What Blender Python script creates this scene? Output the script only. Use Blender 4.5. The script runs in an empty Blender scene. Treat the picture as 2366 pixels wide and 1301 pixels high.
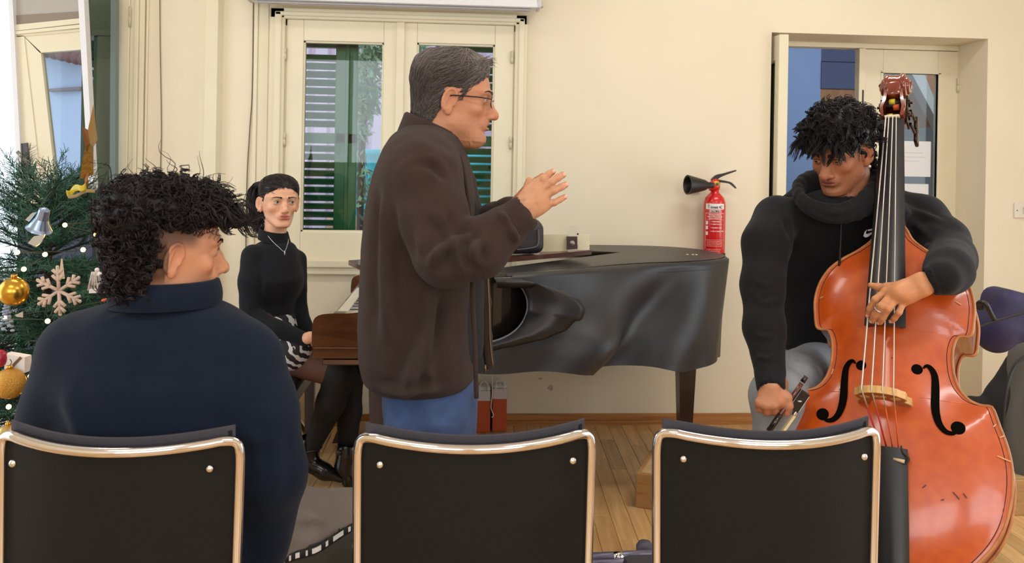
import bpy, bmesh, math, random
import numpy as np
from mathutils import Vector, Matrix
random.seed(7); RNG = np.random.default_rng(7)
SC = bpy.context.scene
COL = SC.collection
# ------------------------------------------------------------------ camera
FPX, CX, CY = 1950.0, 1183.0, 400.0
EYE = np.array([0.0, 0.0, 1.30]); YAW, ROLL = math.radians(4.0), math.radians(1.0)
CF = np.array([math.sin(YAW), math.cos(YAW), 0.0])
_r0 = np.array([math.cos(YAW), -math.sin(YAW), 0.0]); _u0 = np.array([0, 0, 1.0])
CR = _r0*math.cos(ROLL) + _u0*math.sin(ROLL)
CU = -_r0*math.sin(ROLL) + _u0*math.cos(ROLL)
cam = bpy.data.cameras.new('camera'); camo = bpy.data.objects.new('camera', cam); COL.objects.link(camo)
cam.sensor_fit = 'HORIZONTAL'; cam.sensor_width = 36.0; cam.lens = 36.0*FPX/2366.0
cam.shift_x = 0.0; cam.shift_y = -(650.5-CY)/2366.0; cam.clip_start = 0.05; cam.clip_end = 200
mw = Matrix.Identity(4)
for i in range(3):
    mw[i][0] = CR[i]; mw[i][1] = CU[i]; mw[i][2] = -CF[i]; mw[i][3] = EYE[i]
camo.matrix_world = mw
cam.dof.use_dof = True; cam.dof.focus_distance = 2.6; cam.dof.aperture_fstop = 7.0
SC.camera = camo
# ------------------------------------------------------------------ sky, lamps, exposure
SC.view_settings.view_transform = 'Standard'; SC.view_settings.look = 'None'
SC.view_settings.gamma = 1.0; SC.view_settings.use_curve_mapping = False
SC.view_settings.exposure = 0.0
world = bpy.data.worlds.new('World'); SC.world = world; world.use_nodes = True
_bg = world.node_tree.nodes['Background']
_bg.inputs[0].default_value = (0.80, 0.92, 1.0, 1); _bg.inputs[1].default_value = 1.9
def area(name, loc, size, power, color, target=None):
    l = bpy.data.lights.new(name, 'AREA'); l.shape = 'RECTANGLE'; l.size, l.size_y = size
    l.energy = power; l.color = color
    o = bpy.data.objects.new(name, l); COL.objects.link(o); o.location = loc
    if target is not None:
        o.rotation_euler = (Vector(target)-Vector(loc)).to_track_quat('-Z', 'Y').to_euler()
    return o
LAMP_COL = (1.0, 1.0, 1.02)
LAMPS = [(-1.15, 2.75, 3.5), (1.5, 2.85, 11), (-1.15, 0.3, 10.5), (1.5, 0.3, 15)]
for _i, (_x, _y, _p) in enumerate(LAMPS):
    area('ceiling_lamp_light', (_x, _y, 3.055), (1.2, 0.28), _p, LAMP_COL)
# fill light set in two added, unseen windows behind the camera
FILL_WIN = [(-2.7, -.2, 1.35, 2.9), (.5, 3.0, 1.35, 2.9)]
for _x0, _x1, _z0, _z1 in FILL_WIN:
    area('window_daylight', ((_x0+_x1)/2, -3.22, (_z0+_z1)/2), (_x1-_x0, _z1-_z0), 50, (1.0, 1.0, 1.01), ((_x0+_x1)/2, 0, (_z0+_z1)/2))
area('window_daylight', (3.63, 2.1, 1.15), (2.1, 2.2), 22, (1.0, 1.0, 1.02), (0, 2.1, 1.15))  # fill from an added, unseen window in the right wall
area('window_daylight', (-2.97, 2.45, 1.25), (1.65, 2.4), 17, (.84, .93, 1.0), (0, 2.45, 1.25))
# ------------------------------------------------------------------ projection helpers
def D(px, py, d):
    """world point seen at pixel (px,py) at camera depth d"""
    return EYE + d*(CF + CR*((px-CX)/FPX) + CU*((CY-py)/FPX))
def P(px, py, Y):
    """world point seen at pixel (px,py) on the plane y=Y"""
    v = CF + CR*((px-CX)/FPX) + CU*((CY-py)/FPX)
    return EYE + v*(Y/v[1])
def G(px, py, z=0.0):
    v = CF + CR*((px-CX)/FPX) + CU*((CY-py)/FPX)
    return EYE + v*((z-EYE[2])/v[2])
def C3(px, py, d):
    """camera-aligned metric frame (u right, d depth, w up)"""
    return np.array([(px-CX)/FPX*d, d, (CY-py)/FPX*d])
def c2w(V):
    V = np.asarray(V, float)
    return EYE + V[..., 0:1]*CR + V[..., 1:2]*CF + V[..., 2:3]*CU
# ------------------------------------------------------------------ materials
MATS = {}
def lin(c):
    return tuple(((x/255)/12.92 if x/255 <= .04045 else ((x/255+.055)/1.055)**2.4) for x in c)
def M(name, rgb, rough=.5, metal=0., var=0., vscale=8., bump=0., bscale=60., coat=0., sheen=0., trans=0.,
      spec=None, emis=None, estr=0., attr=False, stretch=None, sss=0., ior=None, alpha=1., detail=4., coatr=.08):
    if name in MATS: return MATS[name]
    m = bpy.data.materials.new(name); m.use_nodes = True; nt = m.node_tree; b = nt.nodes['Principled BSDF']
    c = lin(rgb)
    b.inputs['Base Color'].default_value = (*c, 1); b.inputs['Roughness'].default_value = rough
    b.inputs['Metallic'].default_value = metal; b.inputs['Coat Weight'].default_value = coat
    b.inputs['Coat Roughness'].default_value = coatr
    b.inputs['Sheen Weight'].default_value = sheen; b.inputs['Transmission Weight'].default_value = trans
    b.inputs['Alpha'].default_value = alpha
    if sss: b.inputs['Subsurface Weight'].default_value = sss; b.inputs['Subsurface Radius'].default_value = (.012, .005, .003); b.inputs['Subsurface Scale'].default_value = 1.0
    if spec is not None: b.inputs['Specular IOR Level'].default_value = spec
    if ior: b.inputs['IOR'].default_value = ior
    if emis: b.inputs['Emission Color'].default_value = (*lin(emis), 1); b.inputs['Emission Strength'].default_value = estr
    if var or bump:
        tc = nt.nodes.new('ShaderNodeTexCoord'); vec = tc.outputs['Object']
        if stretch:
            mp = nt.nodes.new('ShaderNodeMapping'); mp.inputs['Scale'].default_value = stretch
            nt.links.new(vec, mp.inputs[0]); vec = mp.outputs[0]
    src = None
    if attr:
        at = nt.nodes.new('ShaderNodeVertexColor'); at.layer_name = 'Col'; src = at.outputs[0]
        nt.links.new(src, b.inputs['Base Color'])
    if var:
        nz = nt.nodes.new('ShaderNodeTexNoise'); nz.inputs['Scale'].default_value = vscale; nz.inputs['Detail'].default_value = detail
        nt.links.new(vec, nz.inputs['Vector'])
        mr = nt.nodes.new('ShaderNodeMapRange'); mr.inputs[1].default_value = .3; mr.inputs[2].default_value = .7
        mr.inputs[3].default_value = 1-var; mr.inputs[4].default_value = 1+var
        nt.links.new(nz.outputs[0], mr.inputs[0])
        mx = nt.nodes.new('ShaderNodeMix'); mx.data_type = 'RGBA'; mx.blend_type = 'MULTIPLY'; mx.inputs[0].default_value = 1
        if src: nt.links.new(src, mx.inputs[6])
        else: mx.inputs[6].default_value = (*c, 1)
        nt.links.new(mr.outputs[0], mx.inputs[7]); nt.links.new(mx.outputs[2], b.inputs['Base Color'])
    if bump:
        n2 = nt.nodes.new('ShaderNodeTexNoise'); n2.inputs['Scale'].default_value = bscale; n2.inputs['Detail'].default_value = 3
        nt.links.new(vec, n2.inputs['Vector'])
        bp = nt.nodes.new('ShaderNodeBump'); bp.inputs['Strength'].default_value = bump; bp.inputs['Distance'].default_value = .004
        nt.links.new(n2.outputs[0], bp.inputs['Height']); nt.links.new(bp.outputs[0], b.inputs['Normal'])
    MATS[name] = m
    return m
def wood(name, dark, light, rough=.4, scale=(2, 30, 30), coat=0., rand=0., dist=3., bump=0.):
    """procedural wood grain, object coordinates; rand adds a tone per object / island"""
    if name in MATS: return MATS[name]
    m = bpy.data.materials.new(name); m.use_nodes = True; nt = m.node_tree; b = nt.nodes['Principled BSDF']
    N = nt.nodes.new; L = nt.links.new
    tc = N('ShaderNodeTexCoord'); mp = N('ShaderNodeMapping'); mp.inputs['Scale'].default_value = scale
    L(tc.outputs['Object'], mp.inputs[0])
    nz = N('ShaderNodeTexNoise'); nz.inputs['Scale'].default_value = 1.0; nz.inputs['Detail'].default_value = 6; nz.inputs['Distortion'].default_value = dist*.3
    vec = mp.outputs[0]
    if rand:
        oi = N('ShaderNodeObjectInfo'); ge = N('ShaderNodeNewGeometry')
        ad = N('ShaderNodeMath'); ad.operation = 'ADD'; L(oi.outputs['Random'], ad.inputs[0]); L(ge.outputs['Random Per Island'], ad.inputs[1])
        fr = N('ShaderNodeMath'); fr.operation = 'FRACT'; L(ad.outputs[0], fr.inputs[0])
        sc = N('ShaderNodeMath'); sc.operation = 'MULTIPLY'; sc.inputs[1].default_value = 37.0; L(fr.outputs[0], sc.inputs[0])
        va = N('ShaderNodeVectorMath'); va.operation = 'ADD'; L(mp.outputs[0], va.inputs[0]); L(sc.outputs[0], va.inputs[1]); vec = va.outputs[0]
    L(vec, nz.inputs['Vector'])
    cr = N('ShaderNodeValToRGB'); cr.color_ramp.elements[0].position = .3; cr.color_ramp.elements[1].position = .72
    cr.color_ramp.elements[0].color = (*lin(dark), 1); cr.color_ramp.elements[1].color = (*lin(light), 1)
    L(nz.outputs[0], cr.inputs[0]); out = cr.outputs[0]
    if rand:
        mr = N('ShaderNodeMapRange'); mr.inputs[3].default_value = 1-rand; mr.inputs[4].default_value = 1+rand; L(fr.outputs[0], mr.inputs[0])
        mx = N('ShaderNodeMix'); mx.data_type = 'RGBA'; mx.blend_type = 'MULTIPLY'; mx.inputs[0].default_value = 1
        L(out, mx.inputs[6]); L(mr.outputs[0], mx.inputs[7]); out = mx.outputs[2]
    L(out, b.inputs['Base Color']); b.inputs['Roughness'].default_value = rough; b.inputs['Coat Weight'].default_value = coat; b.inputs['Coat Roughness'].default_value = .06
    if bump:
        bp = N('ShaderNodeBump'); bp.inputs['Strength'].default_value = bump; bp.inputs['Distance'].default_value = .003
        L(nz.outputs[0], bp.inputs['Height']); L(bp.outputs[0], b.inputs['Normal'])
    MATS[name] = m
    return m
# ------------------------------------------------------------------ mesh pieces: (verts Nx3, list of faces)
def frame(d, up=(0, 0, 1)):
    d = np.asarray(d, float); d = d/np.linalg.norm(d); up = np.asarray(up, float)
    x = np.cross(up, d)
    if np.linalg.norm(x) < 1e-4: x = np.cross((1, 0, 0), d)
    x /= np.linalg.norm(x); return x, np.cross(d, x), d
def box(c, s, R=None, bev=0.):
    c = np.asarray(c, float); s = np.asarray(s, float)/2
    if bev <= 0:
        V = np.array([[x, y, z] for x in (-1, 1) for y in (-1, 1) for z in (-1, 1)], float)*s
        F = [(0, 1, 3, 2), (4, 6, 7, 5), (0, 4, 5, 1), (2, 3, 7, 6), (0, 2, 6, 4), (1, 5, 7, 3)]
    else:
        bm = bmesh.new(); bmesh.ops.create_cube(bm, size=2.0)
        for v in bm.verts: v.co = Vector((v.co.x*s[0], v.co.y*s[1], v.co.z*s[2]))
        bmesh.ops.bevel(bm, geom=list(bm.edges), offset=min(bev, min(s)*.95), segments=2, affect='EDGES', profile=.5)
        bm.verts.ensure_lookup_table(); bm.verts.index_update()
        V = np.array([v.co[:] for v in bm.verts]); F = [tuple(v.index for v in f.verts) for f in bm.faces]; bm.free()
    if R is not None: V = V @ np.asarray(R).T
    return V+c, F
def bx(x0, x1, y0, y1, z0, z1, bev=0.):
    return box(((x0+x1)/2, (y0+y1)/2, (z0+z1)/2), (abs(x1-x0), abs(y1-y0), abs(z1-z0)), None, bev)
def loft(rings, cap=True, closed=False):
    n = len(rings[0]); V = np.concatenate(rings); F = []
    m = len(rings)
    for i in range(m-1 if not closed else m):
        a, b = i*n, ((i+1) % m)*n
        for j in range(n): F.append((a+j, a+(j+1) % n, b+(j+1) % n, b+j))
    if cap and not closed: F.append(tuple(range(n))[::-1]); F.append(tuple(range((m-1)*n, m*n)))
    return V, F
def tube(pts, r, n=8, cap=True, up=(0, 0, 1), closed=False, ell=1.0):
    pts = np.asarray(pts, float); m = len(pts); r = np.broadcast_to(np.asarray(r, float), (m,)); rings = []
    a = np.arange(n)*2*np.pi/n; pu = np.asarray(up, float)
    for i in range(m):
        if closed: t = pts[(i+1) % m]-pts[i-1]
        else: t = pts[min(i+1, m-1)]-pts[max(i-1, 0)]
        t = t/(np.linalg.norm(t)+1e-12)
        x = np.cross(pu, t)
        if np.linalg.norm(x) < 1e-3: x = np.cross(np.array([1, .3, 0]), t)
        x /= np.linalg.norm(x); y = np.cross(t, x); pu = y
        rings.append(pts[i]+r[i]*(np.outer(np.cos(a), x)*ell+np.outer(np.sin(a), y)))
    return loft(rings, cap, closed)
def spline(pts, n=8, closed=False):
    """Catmull-Rom through pts"""
    p = np.asarray(pts, float); m = len(p); out = []
    for i in range(m if closed else m-1):
        p0, p1, p2, p3 = (p[(i-1) % m], p[i], p[(i+1) % m], p[(i+2) % m]) if closed else (p[max(i-1, 0)], p[i], p[i+1], p[min(i+2, m-1)])
        for t in np.arange(n)/n:
            out.append(.5*((2*p1)+(-p0+p2)*t+(2*p0-5*p1+4*p2-p3)*t*t+(-p0+3*p1-3*p2+p3)*t**3))
    if not closed: out.append(p[-1])
    return np.array(out)
def lathe(prof, n=24, c=(0, 0, 0), axis=(0, 0, 1)):
    """prof: list of (r, h) along axis"""
    x, y, z = frame(axis, (0, 1, 0) if abs(axis[2]) > .9 else (0, 0, 1)); c = np.asarray(c, float); a = np.arange(n)*2*np.pi/n
    rings = [c+h*z+max(r, 1e-5)*(np.outer(np.cos(a), x)+np.outer(np.sin(a), y)) for r, h in prof]
    return loft(rings, True)
def ball(c, r, n=12, m=8, R=None):
    r = np.broadcast_to(np.asarray(r, float), (3,)); V = []; F = []
    for i in range(m+1):
        th = np.pi*i/m
        for j in range(n):
            ph = 2*np.pi*j/n; V.append((math.sin(th)*math.cos(ph), math.sin(th)*math.sin(ph), math.cos(th)))
    for i in range(m):
        for j in range(n): F.append((i*n+j, (i+1)*n+j, (i+1)*n+(j+1) % n, i*n+(j+1) % n))
    V = np.array(V)*r
    if R is not None: V = V @ np.asarray(R).T
    return V+np.asarray(c, float), F
def prism(poly, off):
    """planar polygon (list of 3-D points) extruded by vector off"""
    a = np.asarray(poly, float); n = len(a); V = np.concatenate([a, a+np.asarray(off, float)])
    F = [tuple(range(n))[::-1], tuple(range(n, 2*n))]+[(i, (i+1) % n, n+(i+1) % n, n+i) for i in range(n)]
    return V, F
def grid(fn, nu, nv, closed_u=False):
    V = np.array([fn(i/(nu if closed_u else nu-1), j/(nv-1)) for i in range(nu) for j in range(nv)]); F = []
    for i in range(nu if closed_u else nu-1):
        for j in range(nv-1):
            k = (i+1) % nu; F.append((i*nv+j, k*nv+j, k*nv+j+1, i*nv+j+1))
    return V, F
def thick(piece, t):
    """give an open sheet a thickness t along its vertex normals"""
    V, F = piece; V = np.asarray(V); nrm = np.zeros_like(V)
    for f in F:
        p = V[list(f)]; k = np.cross(p[1]-p[0], p[-1]-p[0]); nrm[list(f)] += k
    nrm /= (np.linalg.norm(nrm, axis=1)[:, None]+1e-12); n = len(V); W = np.concatenate([V, V-nrm*t]); F2 = [tuple(f) for f in F]+[tuple(i+n for i in f[::-1]) for f in F]
    from collections import Counter
    e = Counter()
    for f in F:
        for a, b in zip(f, f[1:]+f[:1]): e[(a, b)] += 1
    for (a, b) in list(e):
        if (b, a) not in e: F2.append((b, a, a+n, b+n))
    return W, F2
def join(*ps):
    V = []; F = []; o = 0
    for v, f in ps:
        V.append(np.asarray(v)); F += [tuple(i+o for i in q) for q in f]; o += len(v)
    return np.concatenate(V), F
def mk(name, pieces, mat, parent=None, smooth=False, colors=None, world=None):
    if isinstance(pieces, tuple): pieces = [pieces]
    V, F = join(*pieces)
    if world is not None: V = world(V)
    me = bpy.data.meshes.new(name)
    if isinstance(F, np.ndarray): F = F.tolist()
    me.from_pydata(V.tolist() if hasattr(V, 'tolist') else V, [], F); me.update()
    if colors is not None:
        ca = me.color_attributes.new('Col', 'FLOAT_COLOR', 'POINT')
        c4 = np.ones((len(V), 4)); c4[:, :3] = colors; ca.data.foreach_set('color', c4.ravel())
    if smooth:
        if smooth is True: me.polygons.foreach_set('use_smooth', [True]*len(me.polygons))
        else:
            bm = bmesh.new(); bm.from_mesh(me)
            for f in bm.faces: f.smooth = True
            for e in bm.edges:
                if len(e.link_faces) == 2 and e.calc_face_angle(0) > math.radians(smooth): e.smooth = False
            bm.to_mesh(me); bm.free()
    if mat is not None: me.materials.append(mat)
    o = bpy.data.objects.new(name, me); COL.objects.link(o)
    if parent is not None: o.parent = parent; o.matrix_parent_inverse = Matrix.Identity(4)
    return o
def tag(o, label=None, cat=None, group=None, kind=None):
    if label: o['label'] = label
    if cat: o['category'] = cat
    if group: o['group'] = group
    if kind: o['kind'] = kind
    return o
def empty(name, loc=(0, 0, 0), rz=0., label=None, cat=None, group=None):
    o = bpy.data.objects.new(name, None); o.empty_display_size = .05; COL.objects.link(o); o.location = Vector(loc); o.rotation_euler = (0, 0, rz)
    return tag(o, label, cat, group)
def struct(name, pieces, mat, parent=None, smooth=False):
    o = mk(name, pieces, mat, parent, smooth)
    if parent is None: o['kind'] = 'structure'
    return o
def copy_tree(o, parent=None):
    c = o.copy(); COL.objects.link(c); c.parent = parent
    for ch in o.children: copy_tree(ch, c)
    return c
def rz(a):
    c, s = math.cos(a), math.sin(a); return np.array([[c, -s, 0], [s, c, 0], [0, 0, 1]])
def ry(a):
    c, s = math.cos(a), math.sin(a); return np.array([[c, 0, s], [0, 1, 0], [-s, 0, c]])
def rx(a):
    c, s = math.cos(a), math.sin(a); return np.array([[1, 0, 0], [0, c, -s], [0, s, c]])
# ------------------------------------------------------------------ implicit surfaces (bodies, clothes, soft bags)
class Field:
    def __init__(s, lo, hi, h):
        s.lo = np.asarray(lo, float); s.h = h
        s.n = np.ceil((np.asarray(hi, float)-s.lo)/h).astype(int)+1
        s.v = np.full(s.n, 9.0, np.float32)
        s.ax = [(s.lo[i]+h*np.arange(s.n[i])).astype(np.float32) for i in range(3)]
    def _blk(s, lo, hi, pad):
        i0 = np.clip(np.floor((np.asarray(lo)-pad-s.lo)/s.h).astype(int), 0, s.n); i1 = np.clip(np.ceil((np.asarray(hi)+pad-s.lo)/s.h).astype(int)+1, 0, s.n)
        if (i1 <= i0).any(): return None, None
        sl = tuple(slice(a, b) for a, b in zip(i0, i1))
        return sl, (s.ax[0][sl[0]][:, None, None], s.ax[1][sl[1]][None, :, None], s.ax[2][sl[2]][None, None, :])
    def _mix(s, sl, d, k, op):
        a = s.v[sl]
        if op == 'add':
            if k > 0:
                h = np.clip(.5+.5*(d-a)/k, 0, 1); s.v[sl] = d*(1-h)+a*h-k*h*(1-h)
            else: s.v[sl] = np.minimum(a, d)
        else:
            d = -d
            if k > 0:
                h = np.clip(.5-.5*(d-a)/k, 0, 1); s.v[sl] = d*(1-h)+a*h+k*h*(1-h)
            else: s.v[sl] = np.maximum(a, d)
    def cap(s, a, b, ra, rb=None, k=.01, op='add', flat=None):
        """tapered capsule; flat=(axis, factor) squashes it along a unit axis"""
        rb = ra if rb is None else rb; a = np.asarray(a, float); b = np.asarray(b, float); R = max(ra, rb)
        sl, g = s._blk(np.minimum(a, b)-R, np.maximum(a, b)+R, k+2*s.h)
        if sl is None: return s
        ba = b-a; L = max(ba@ba, 1e-12)
        px, py, pz = g[0]-a[0], g[1]-a[1], g[2]-a[2]
        t = np.clip((px*ba[0]+py*ba[1]+pz*ba[2])/L, 0, 1)
        qx, qy, qz = px-t*ba[0], py-t*ba[1], pz-t*ba[2]
        if flat is not None:
            n = np.asarray(flat[0], float); n = n/np.linalg.norm(n); w = (qx*n[0]+qy*n[1]+qz*n[2])*(1/flat[1]-1)
            qx, qy, qz = qx+w*n[0], qy+w*n[1], qz+w*n[2]
        d = np.sqrt(qx*qx+qy*qy+qz*qz)-(ra+(rb-ra)*t)
        s._mix(sl, d.astype(np.float32), k, op); return s
    def chain(s, pts, rs, k=.01, op='add', flat=None):
        for i in range(len(pts)-1): s.cap(pts[i], pts[i+1], rs[i], rs[i+1], k, op, flat)
        return s
    def ell(s, c, r, R=None, k=.01, op='add'):
        c = np.asarray(c, float); r = np.broadcast_to(np.asarray(r, float), (3,)); m = max(r)
        if R is None: sl, g = s._blk(c-r, c+r, k+2*s.h)
        else: sl, g = s._blk(c-m, c+m, k+2*s.h)
        if sl is None: return s
        x, y, z = g[0]-c[0], g[1]-c[1], g[2]-c[2]
        if R is not None:
            R = np.asarray(R); x, y, z = (x*R[0, i]+y*R[1, i]+z*R[2, i] for i in range(3))
        k0 = np.sqrt((x/r[0])**2+(y/r[1])**2+(z/r[2])**2)+1e-9; k1 = np.sqrt((x/r[0]**2)**2+(y/r[1]**2)**2+(z/r[2]**2)**2)+1e-9
        s._mix(sl, (k0*(k0-1)/k1).astype(np.float32), k, op); return s
    def rbox(s, c, half, R=None, r=.01, k=.01, op='add'):
        c = np.asarray(c, float); half = np.asarray(half, float); m = np.linalg.norm(half)
        sl, g = s._blk(c-m, c+m, k+2*s.h)
        if sl is None: return s
        x, y, z = g[0]-c[0], g[1]-c[1], g[2]-c[2]
        if R is not None:
            R = np.asarray(R); x, y, z = (x*R[0, i]+y*R[1, i]+z*R[2, i] for i in range(3))
        qx, qy, qz = (np.abs(v)-(h_-r) for v, h_ in zip((x, y, z), half))
        d = np.sqrt(np.maximum(qx, 0)**2+np.maximum(qy, 0)**2+np.maximum(qz, 0)**2)+np.minimum(np.maximum(np.maximum(qx, qy), qz), 0)-r
        s._mix(sl, d.astype(np.float32), k, op); return s
    def slabs(s, rows, k=.02, op='add', p=2.0, rnd=.03):
        """stack of horizontal super-ellipses: rows of (w, uc, hu, dc, hd) sorted by rising w, in the (u,d,w) frame"""
        r = np.asarray(sorted(rows), float); w = r[:, 0]
        sl, g = s._blk((np.min(r[:, 1]-r[:, 2]), np.min(r[:, 3]-r[:, 4]), w[0]), (np.max(r[:, 1]+r[:, 2]), np.max(r[:, 3]+r[:, 4]), w[-1]), k+2*s.h)
        if sl is None: return s
        z = g[2].ravel(); f = [np.interp(z, w, r[:, i]).astype(np.float32)[None, None, :] for i in range(1, 5)]
        q = (np.abs((g[0]-f[0])/f[1])**p+np.abs((g[1]-f[2])/f[3])**p)**(1/p)
        d = (q-1)*np.minimum(f[1], f[3]); e = np.maximum(w[0]-g[2], g[2]-w[-1])+0*d
        a = np.maximum(d+rnd, 0); b = np.maximum(e+rnd, 0)
        d = np.sqrt(a*a+b*b)+np.minimum(np.maximum(d+rnd, e+rnd), 0)-rnd
        s._mix(sl, d.astype(np.float32), k, op); return s
    def fn(s, f, lo, hi, k=.01, op='add'):
        sl, g = s._blk(lo, hi, k+2*s.h)
        if sl is not None: s._mix(sl, f(*g).astype(np.float32), k, op)
        return s
    def copy(s):
        o = object.__new__(Field); o.lo, o.h, o.n, o.ax = s.lo, s.h, s.n, s.ax; o.v = s.v.copy(); return o
    def sample(s, p):
        q = (np.asarray(p)-s.lo)/s.h; i = np.clip(np.round(q).astype(int), 0, s.n-1); return s.v[i[:, 0], i[:, 1], i[:, 2]]
    def tri(s, p):
        q = np.clip((np.asarray(p)-s.lo)/s.h, 0, s.n-1.001); i = q.astype(int); f = q-i; r = 0
        for a in (0, 1):
            for b in (0, 1):
                for c in (0, 1):
                    r = r+s.v[i[:, 0]+a, i[:, 1]+b, i[:, 2]+c]*(f[:, 0] if a else 1-f[:, 0])*(f[:, 1] if b else 1-f[:, 1])*(f[:, 2] if c else 1-f[:, 2])
        return r
    def mesh(s):
        """surface nets -> (V, quads)"""
        v = s.v; neg = v < 0; nx, ny, nz = v.shape
        c = np.zeros((nx-1, ny-1, nz-1), np.int8)
        for a in (0, 1):
            for b in (0, 1):
                for d in (0, 1): c += neg[a:nx-1+a, b:ny-1+b, d:nz-1+d]
        act = (c > 0) & (c < 8); idx = np.argwhere(act); ids = np.full(c.shape, -1, np.int64); ids[act] = np.arange(len(idx))
        acc = np.zeros((len(idx), 3)); cnt = np.zeros(len(idx))
        cor = [np.array((a, b, d)) for a in (0, 1) for b in (0, 1) for d in (0, 1)]
        vals = {tuple(q): v[idx[:, 0]+q[0], idx[:, 1]+q[1], idx[:, 2]+q[2]] for q in cor}
        for q in cor:
            for ax in range(3):
                if q[ax] == 0:
                    r = q.copy(); r[ax] = 1; va, vb = vals[tuple(q)], vals[tuple(r)]; m = (va < 0) != (vb < 0)
                    t = np.where(m, va/(va-vb+1e-20), 0); p = np.tile(q.astype(float), (len(idx), 1)); p[:, ax] += t
                    acc[m] += p[m]; cnt[m] += 1
        V = s.lo+s.h*(idx+acc/cnt[:, None]); F = []
        for ax in range(3):
            o1, o2 = (ax+1) % 3, (ax+2) % 3
            sa = [slice(None)]*3; sb = [slice(None)]*3; sa[ax] = slice(0, v.shape[ax]-1); sb[ax] = slice(1, None)
            m = neg[tuple(sa)] != neg[tuple(sb)]
            for o in (o1, o2):
                e = [slice(None)]*3; e[o] = 0; m[tuple(e)] = False; e[o] = -1; m[tuple(e)] = False
            q = np.argwhere(m); flip = neg[tuple(sa)][m]
            def cell(d1, d2):
                t = q.copy(); t[:, o1] -= d1; t[:, o2] -= d2; return ids[t[:, 0], t[:, 1], t[:, 2]]
            a, b, cc, dd = cell(1, 1), cell(0, 1), cell(0, 0), cell(1, 0)
            f = np.stack([a, b, cc, dd], 1); f[~flip] = f[~flip][:, ::-1]; F.append(f)
        F = np.concatenate(F); F = F[(F >= 0).all(1)]
        return V, F
def vnormals(V, F):
    F = np.asarray(F); n = np.zeros_like(V); k = np.cross(V[F[:, 2]]-V[F[:, 0]], V[F[:, 3]]-V[F[:, 1]])
    for i in range(4): np.add.at(n, F[:, i], k)
    return n/(np.linalg.norm(n, axis=1)[:, None]+1e-12)
def relax(V, F, it=2, lam=.5):
    F = np.asarray(F)
    for _ in range(it):
        a = np.zeros_like(V); c = np.zeros(len(V))
        for i in range(4):
            for j in (1, 3): np.add.at(a, F[:, i], V[F[:, (i+j) % 4]]); np.add.at(c, F[:, i], 1)
        V = V+lam*(a/np.maximum(c, 1)[:, None]-V)
    return V
def segdist(V, pts):
    best = np.full(len(V), 9.); arc = np.zeros(len(V)); tot = 0; L = [np.linalg.norm(pts[i+1]-pts[i]) for i in range(len(pts)-1)]; S = sum(L)
    for i in range(len(pts)-1):
        a, b = pts[i], pts[i+1]; ba = b-a; t = np.clip((V-a) @ ba/(ba @ ba+1e-12), 0, 1); d = np.linalg.norm(V-a-t[:, None]*ba, axis=1)
        m = d < best; best[m] = d[m]; arc[m] = (tot+t[m]*L[i])/S; tot += L[i]
    return best, arc
def folds(V, F, lines):
    """raise (+) or sink (-) soft cloth folds along polylines: (points, width, height)"""
    N = vnormals(V, F); disp = np.zeros(len(V))
    for pts, wid, hgt in lines:
        d, arc = segdist(V, spline([np.asarray(p, float) for p in pts], 5)); fade = np.clip(np.minimum(arc, 1-arc)*5, 0, 1)
        fade = np.where((arc <= 0) | (arc >= 1), 0, fade)
        disp += hgt*fade*np.exp(-(d/wid)**2)-hgt*.45*fade*np.exp(-((d-1.9*wid)/wid)**2)
    return V+N*disp[:, None]
def hash3(i):
    i = i.astype(np.int64); n = (i[..., 0]*73856093) ^ (i[..., 1]*19349663) ^ (i[..., 2]*83492791); n = (n ^ (n >> 13))*1274126177
    return ((n & 0xffff)/65535.0)*2-1
def noise3(p):
    p = np.asarray(p, float); i = np.floor(p).astype(int); f = p-i; f = f*f*(3-2*f); r = 0
    for a in (0, 1):
        for b in (0, 1):
            for c in (0, 1):
                w = (f[..., 0] if a else 1-f[..., 0])*(f[..., 1] if b else 1-f[..., 1])*(f[..., 2] if c else 1-f[..., 2])
                r = r+w*hash3(i+np.array([a, b, c]))
    return r
# ================================================================== the room
YW = 4.36; XL, XR, YB, ZC = -2.95, 3.6, -3.2, 3.12
def WX(px, py=300): return P(px, py, YW)[0]
def WZ(py, px=1183): return P(px, py, YW)[2]
def plaster(name, rgb, var=.035):
    m = M(name, rgb, rough=.75, var=var, vscale=1.7, bump=.12, bscale=22, detail=8, spec=.3)
    return m
m_wall = plaster('cream_wall_paint', (231, 220, 196))
m_trim = M('cream_gloss_paint', (228, 219, 192), rough=.38, var=.03, vscale=5, bump=.05, bscale=30)
m_white = M('white_paint', (228, 228, 232), rough=.4)
m_ceil = M('white_ceiling', (236, 232, 222), rough=.8)
m_hinge = M('painted_hinge', (205, 196, 170), rough=.4)
m_dark = M('dark_rubber', (40, 36, 34), rough=.6)
wx0, wx1 = WX(655), WX(1190); wz0, wz1 = WZ(602, 900), WZ(52, 900)
dx0, dx1 = WX(1781, 200), WX(2281, 200); dz1 = WZ(82, 2030)
lx0, lx1, lz1 = -2.8, WX(268, 200), 2.55
T = .30
struct('wall_back', [bx(XL, lx0, YW, YW+T, 0, ZC), bx(lx0, lx1, YW, YW+T, lz1, ZC), bx(lx1, wx0, YW, YW+T, 0, ZC),
    bx(wx0, wx1, YW, YW+T, 0, wz0), bx(wx0, wx1, YW, YW+T, wz1, ZC), bx(wx1, dx0, YW, YW+T, 0, ZC),
    bx(dx0, dx1, YW, YW+T, dz1, ZC), bx(dx1, XR, YW, YW+T, 0, ZC)], m_wall)
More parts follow.
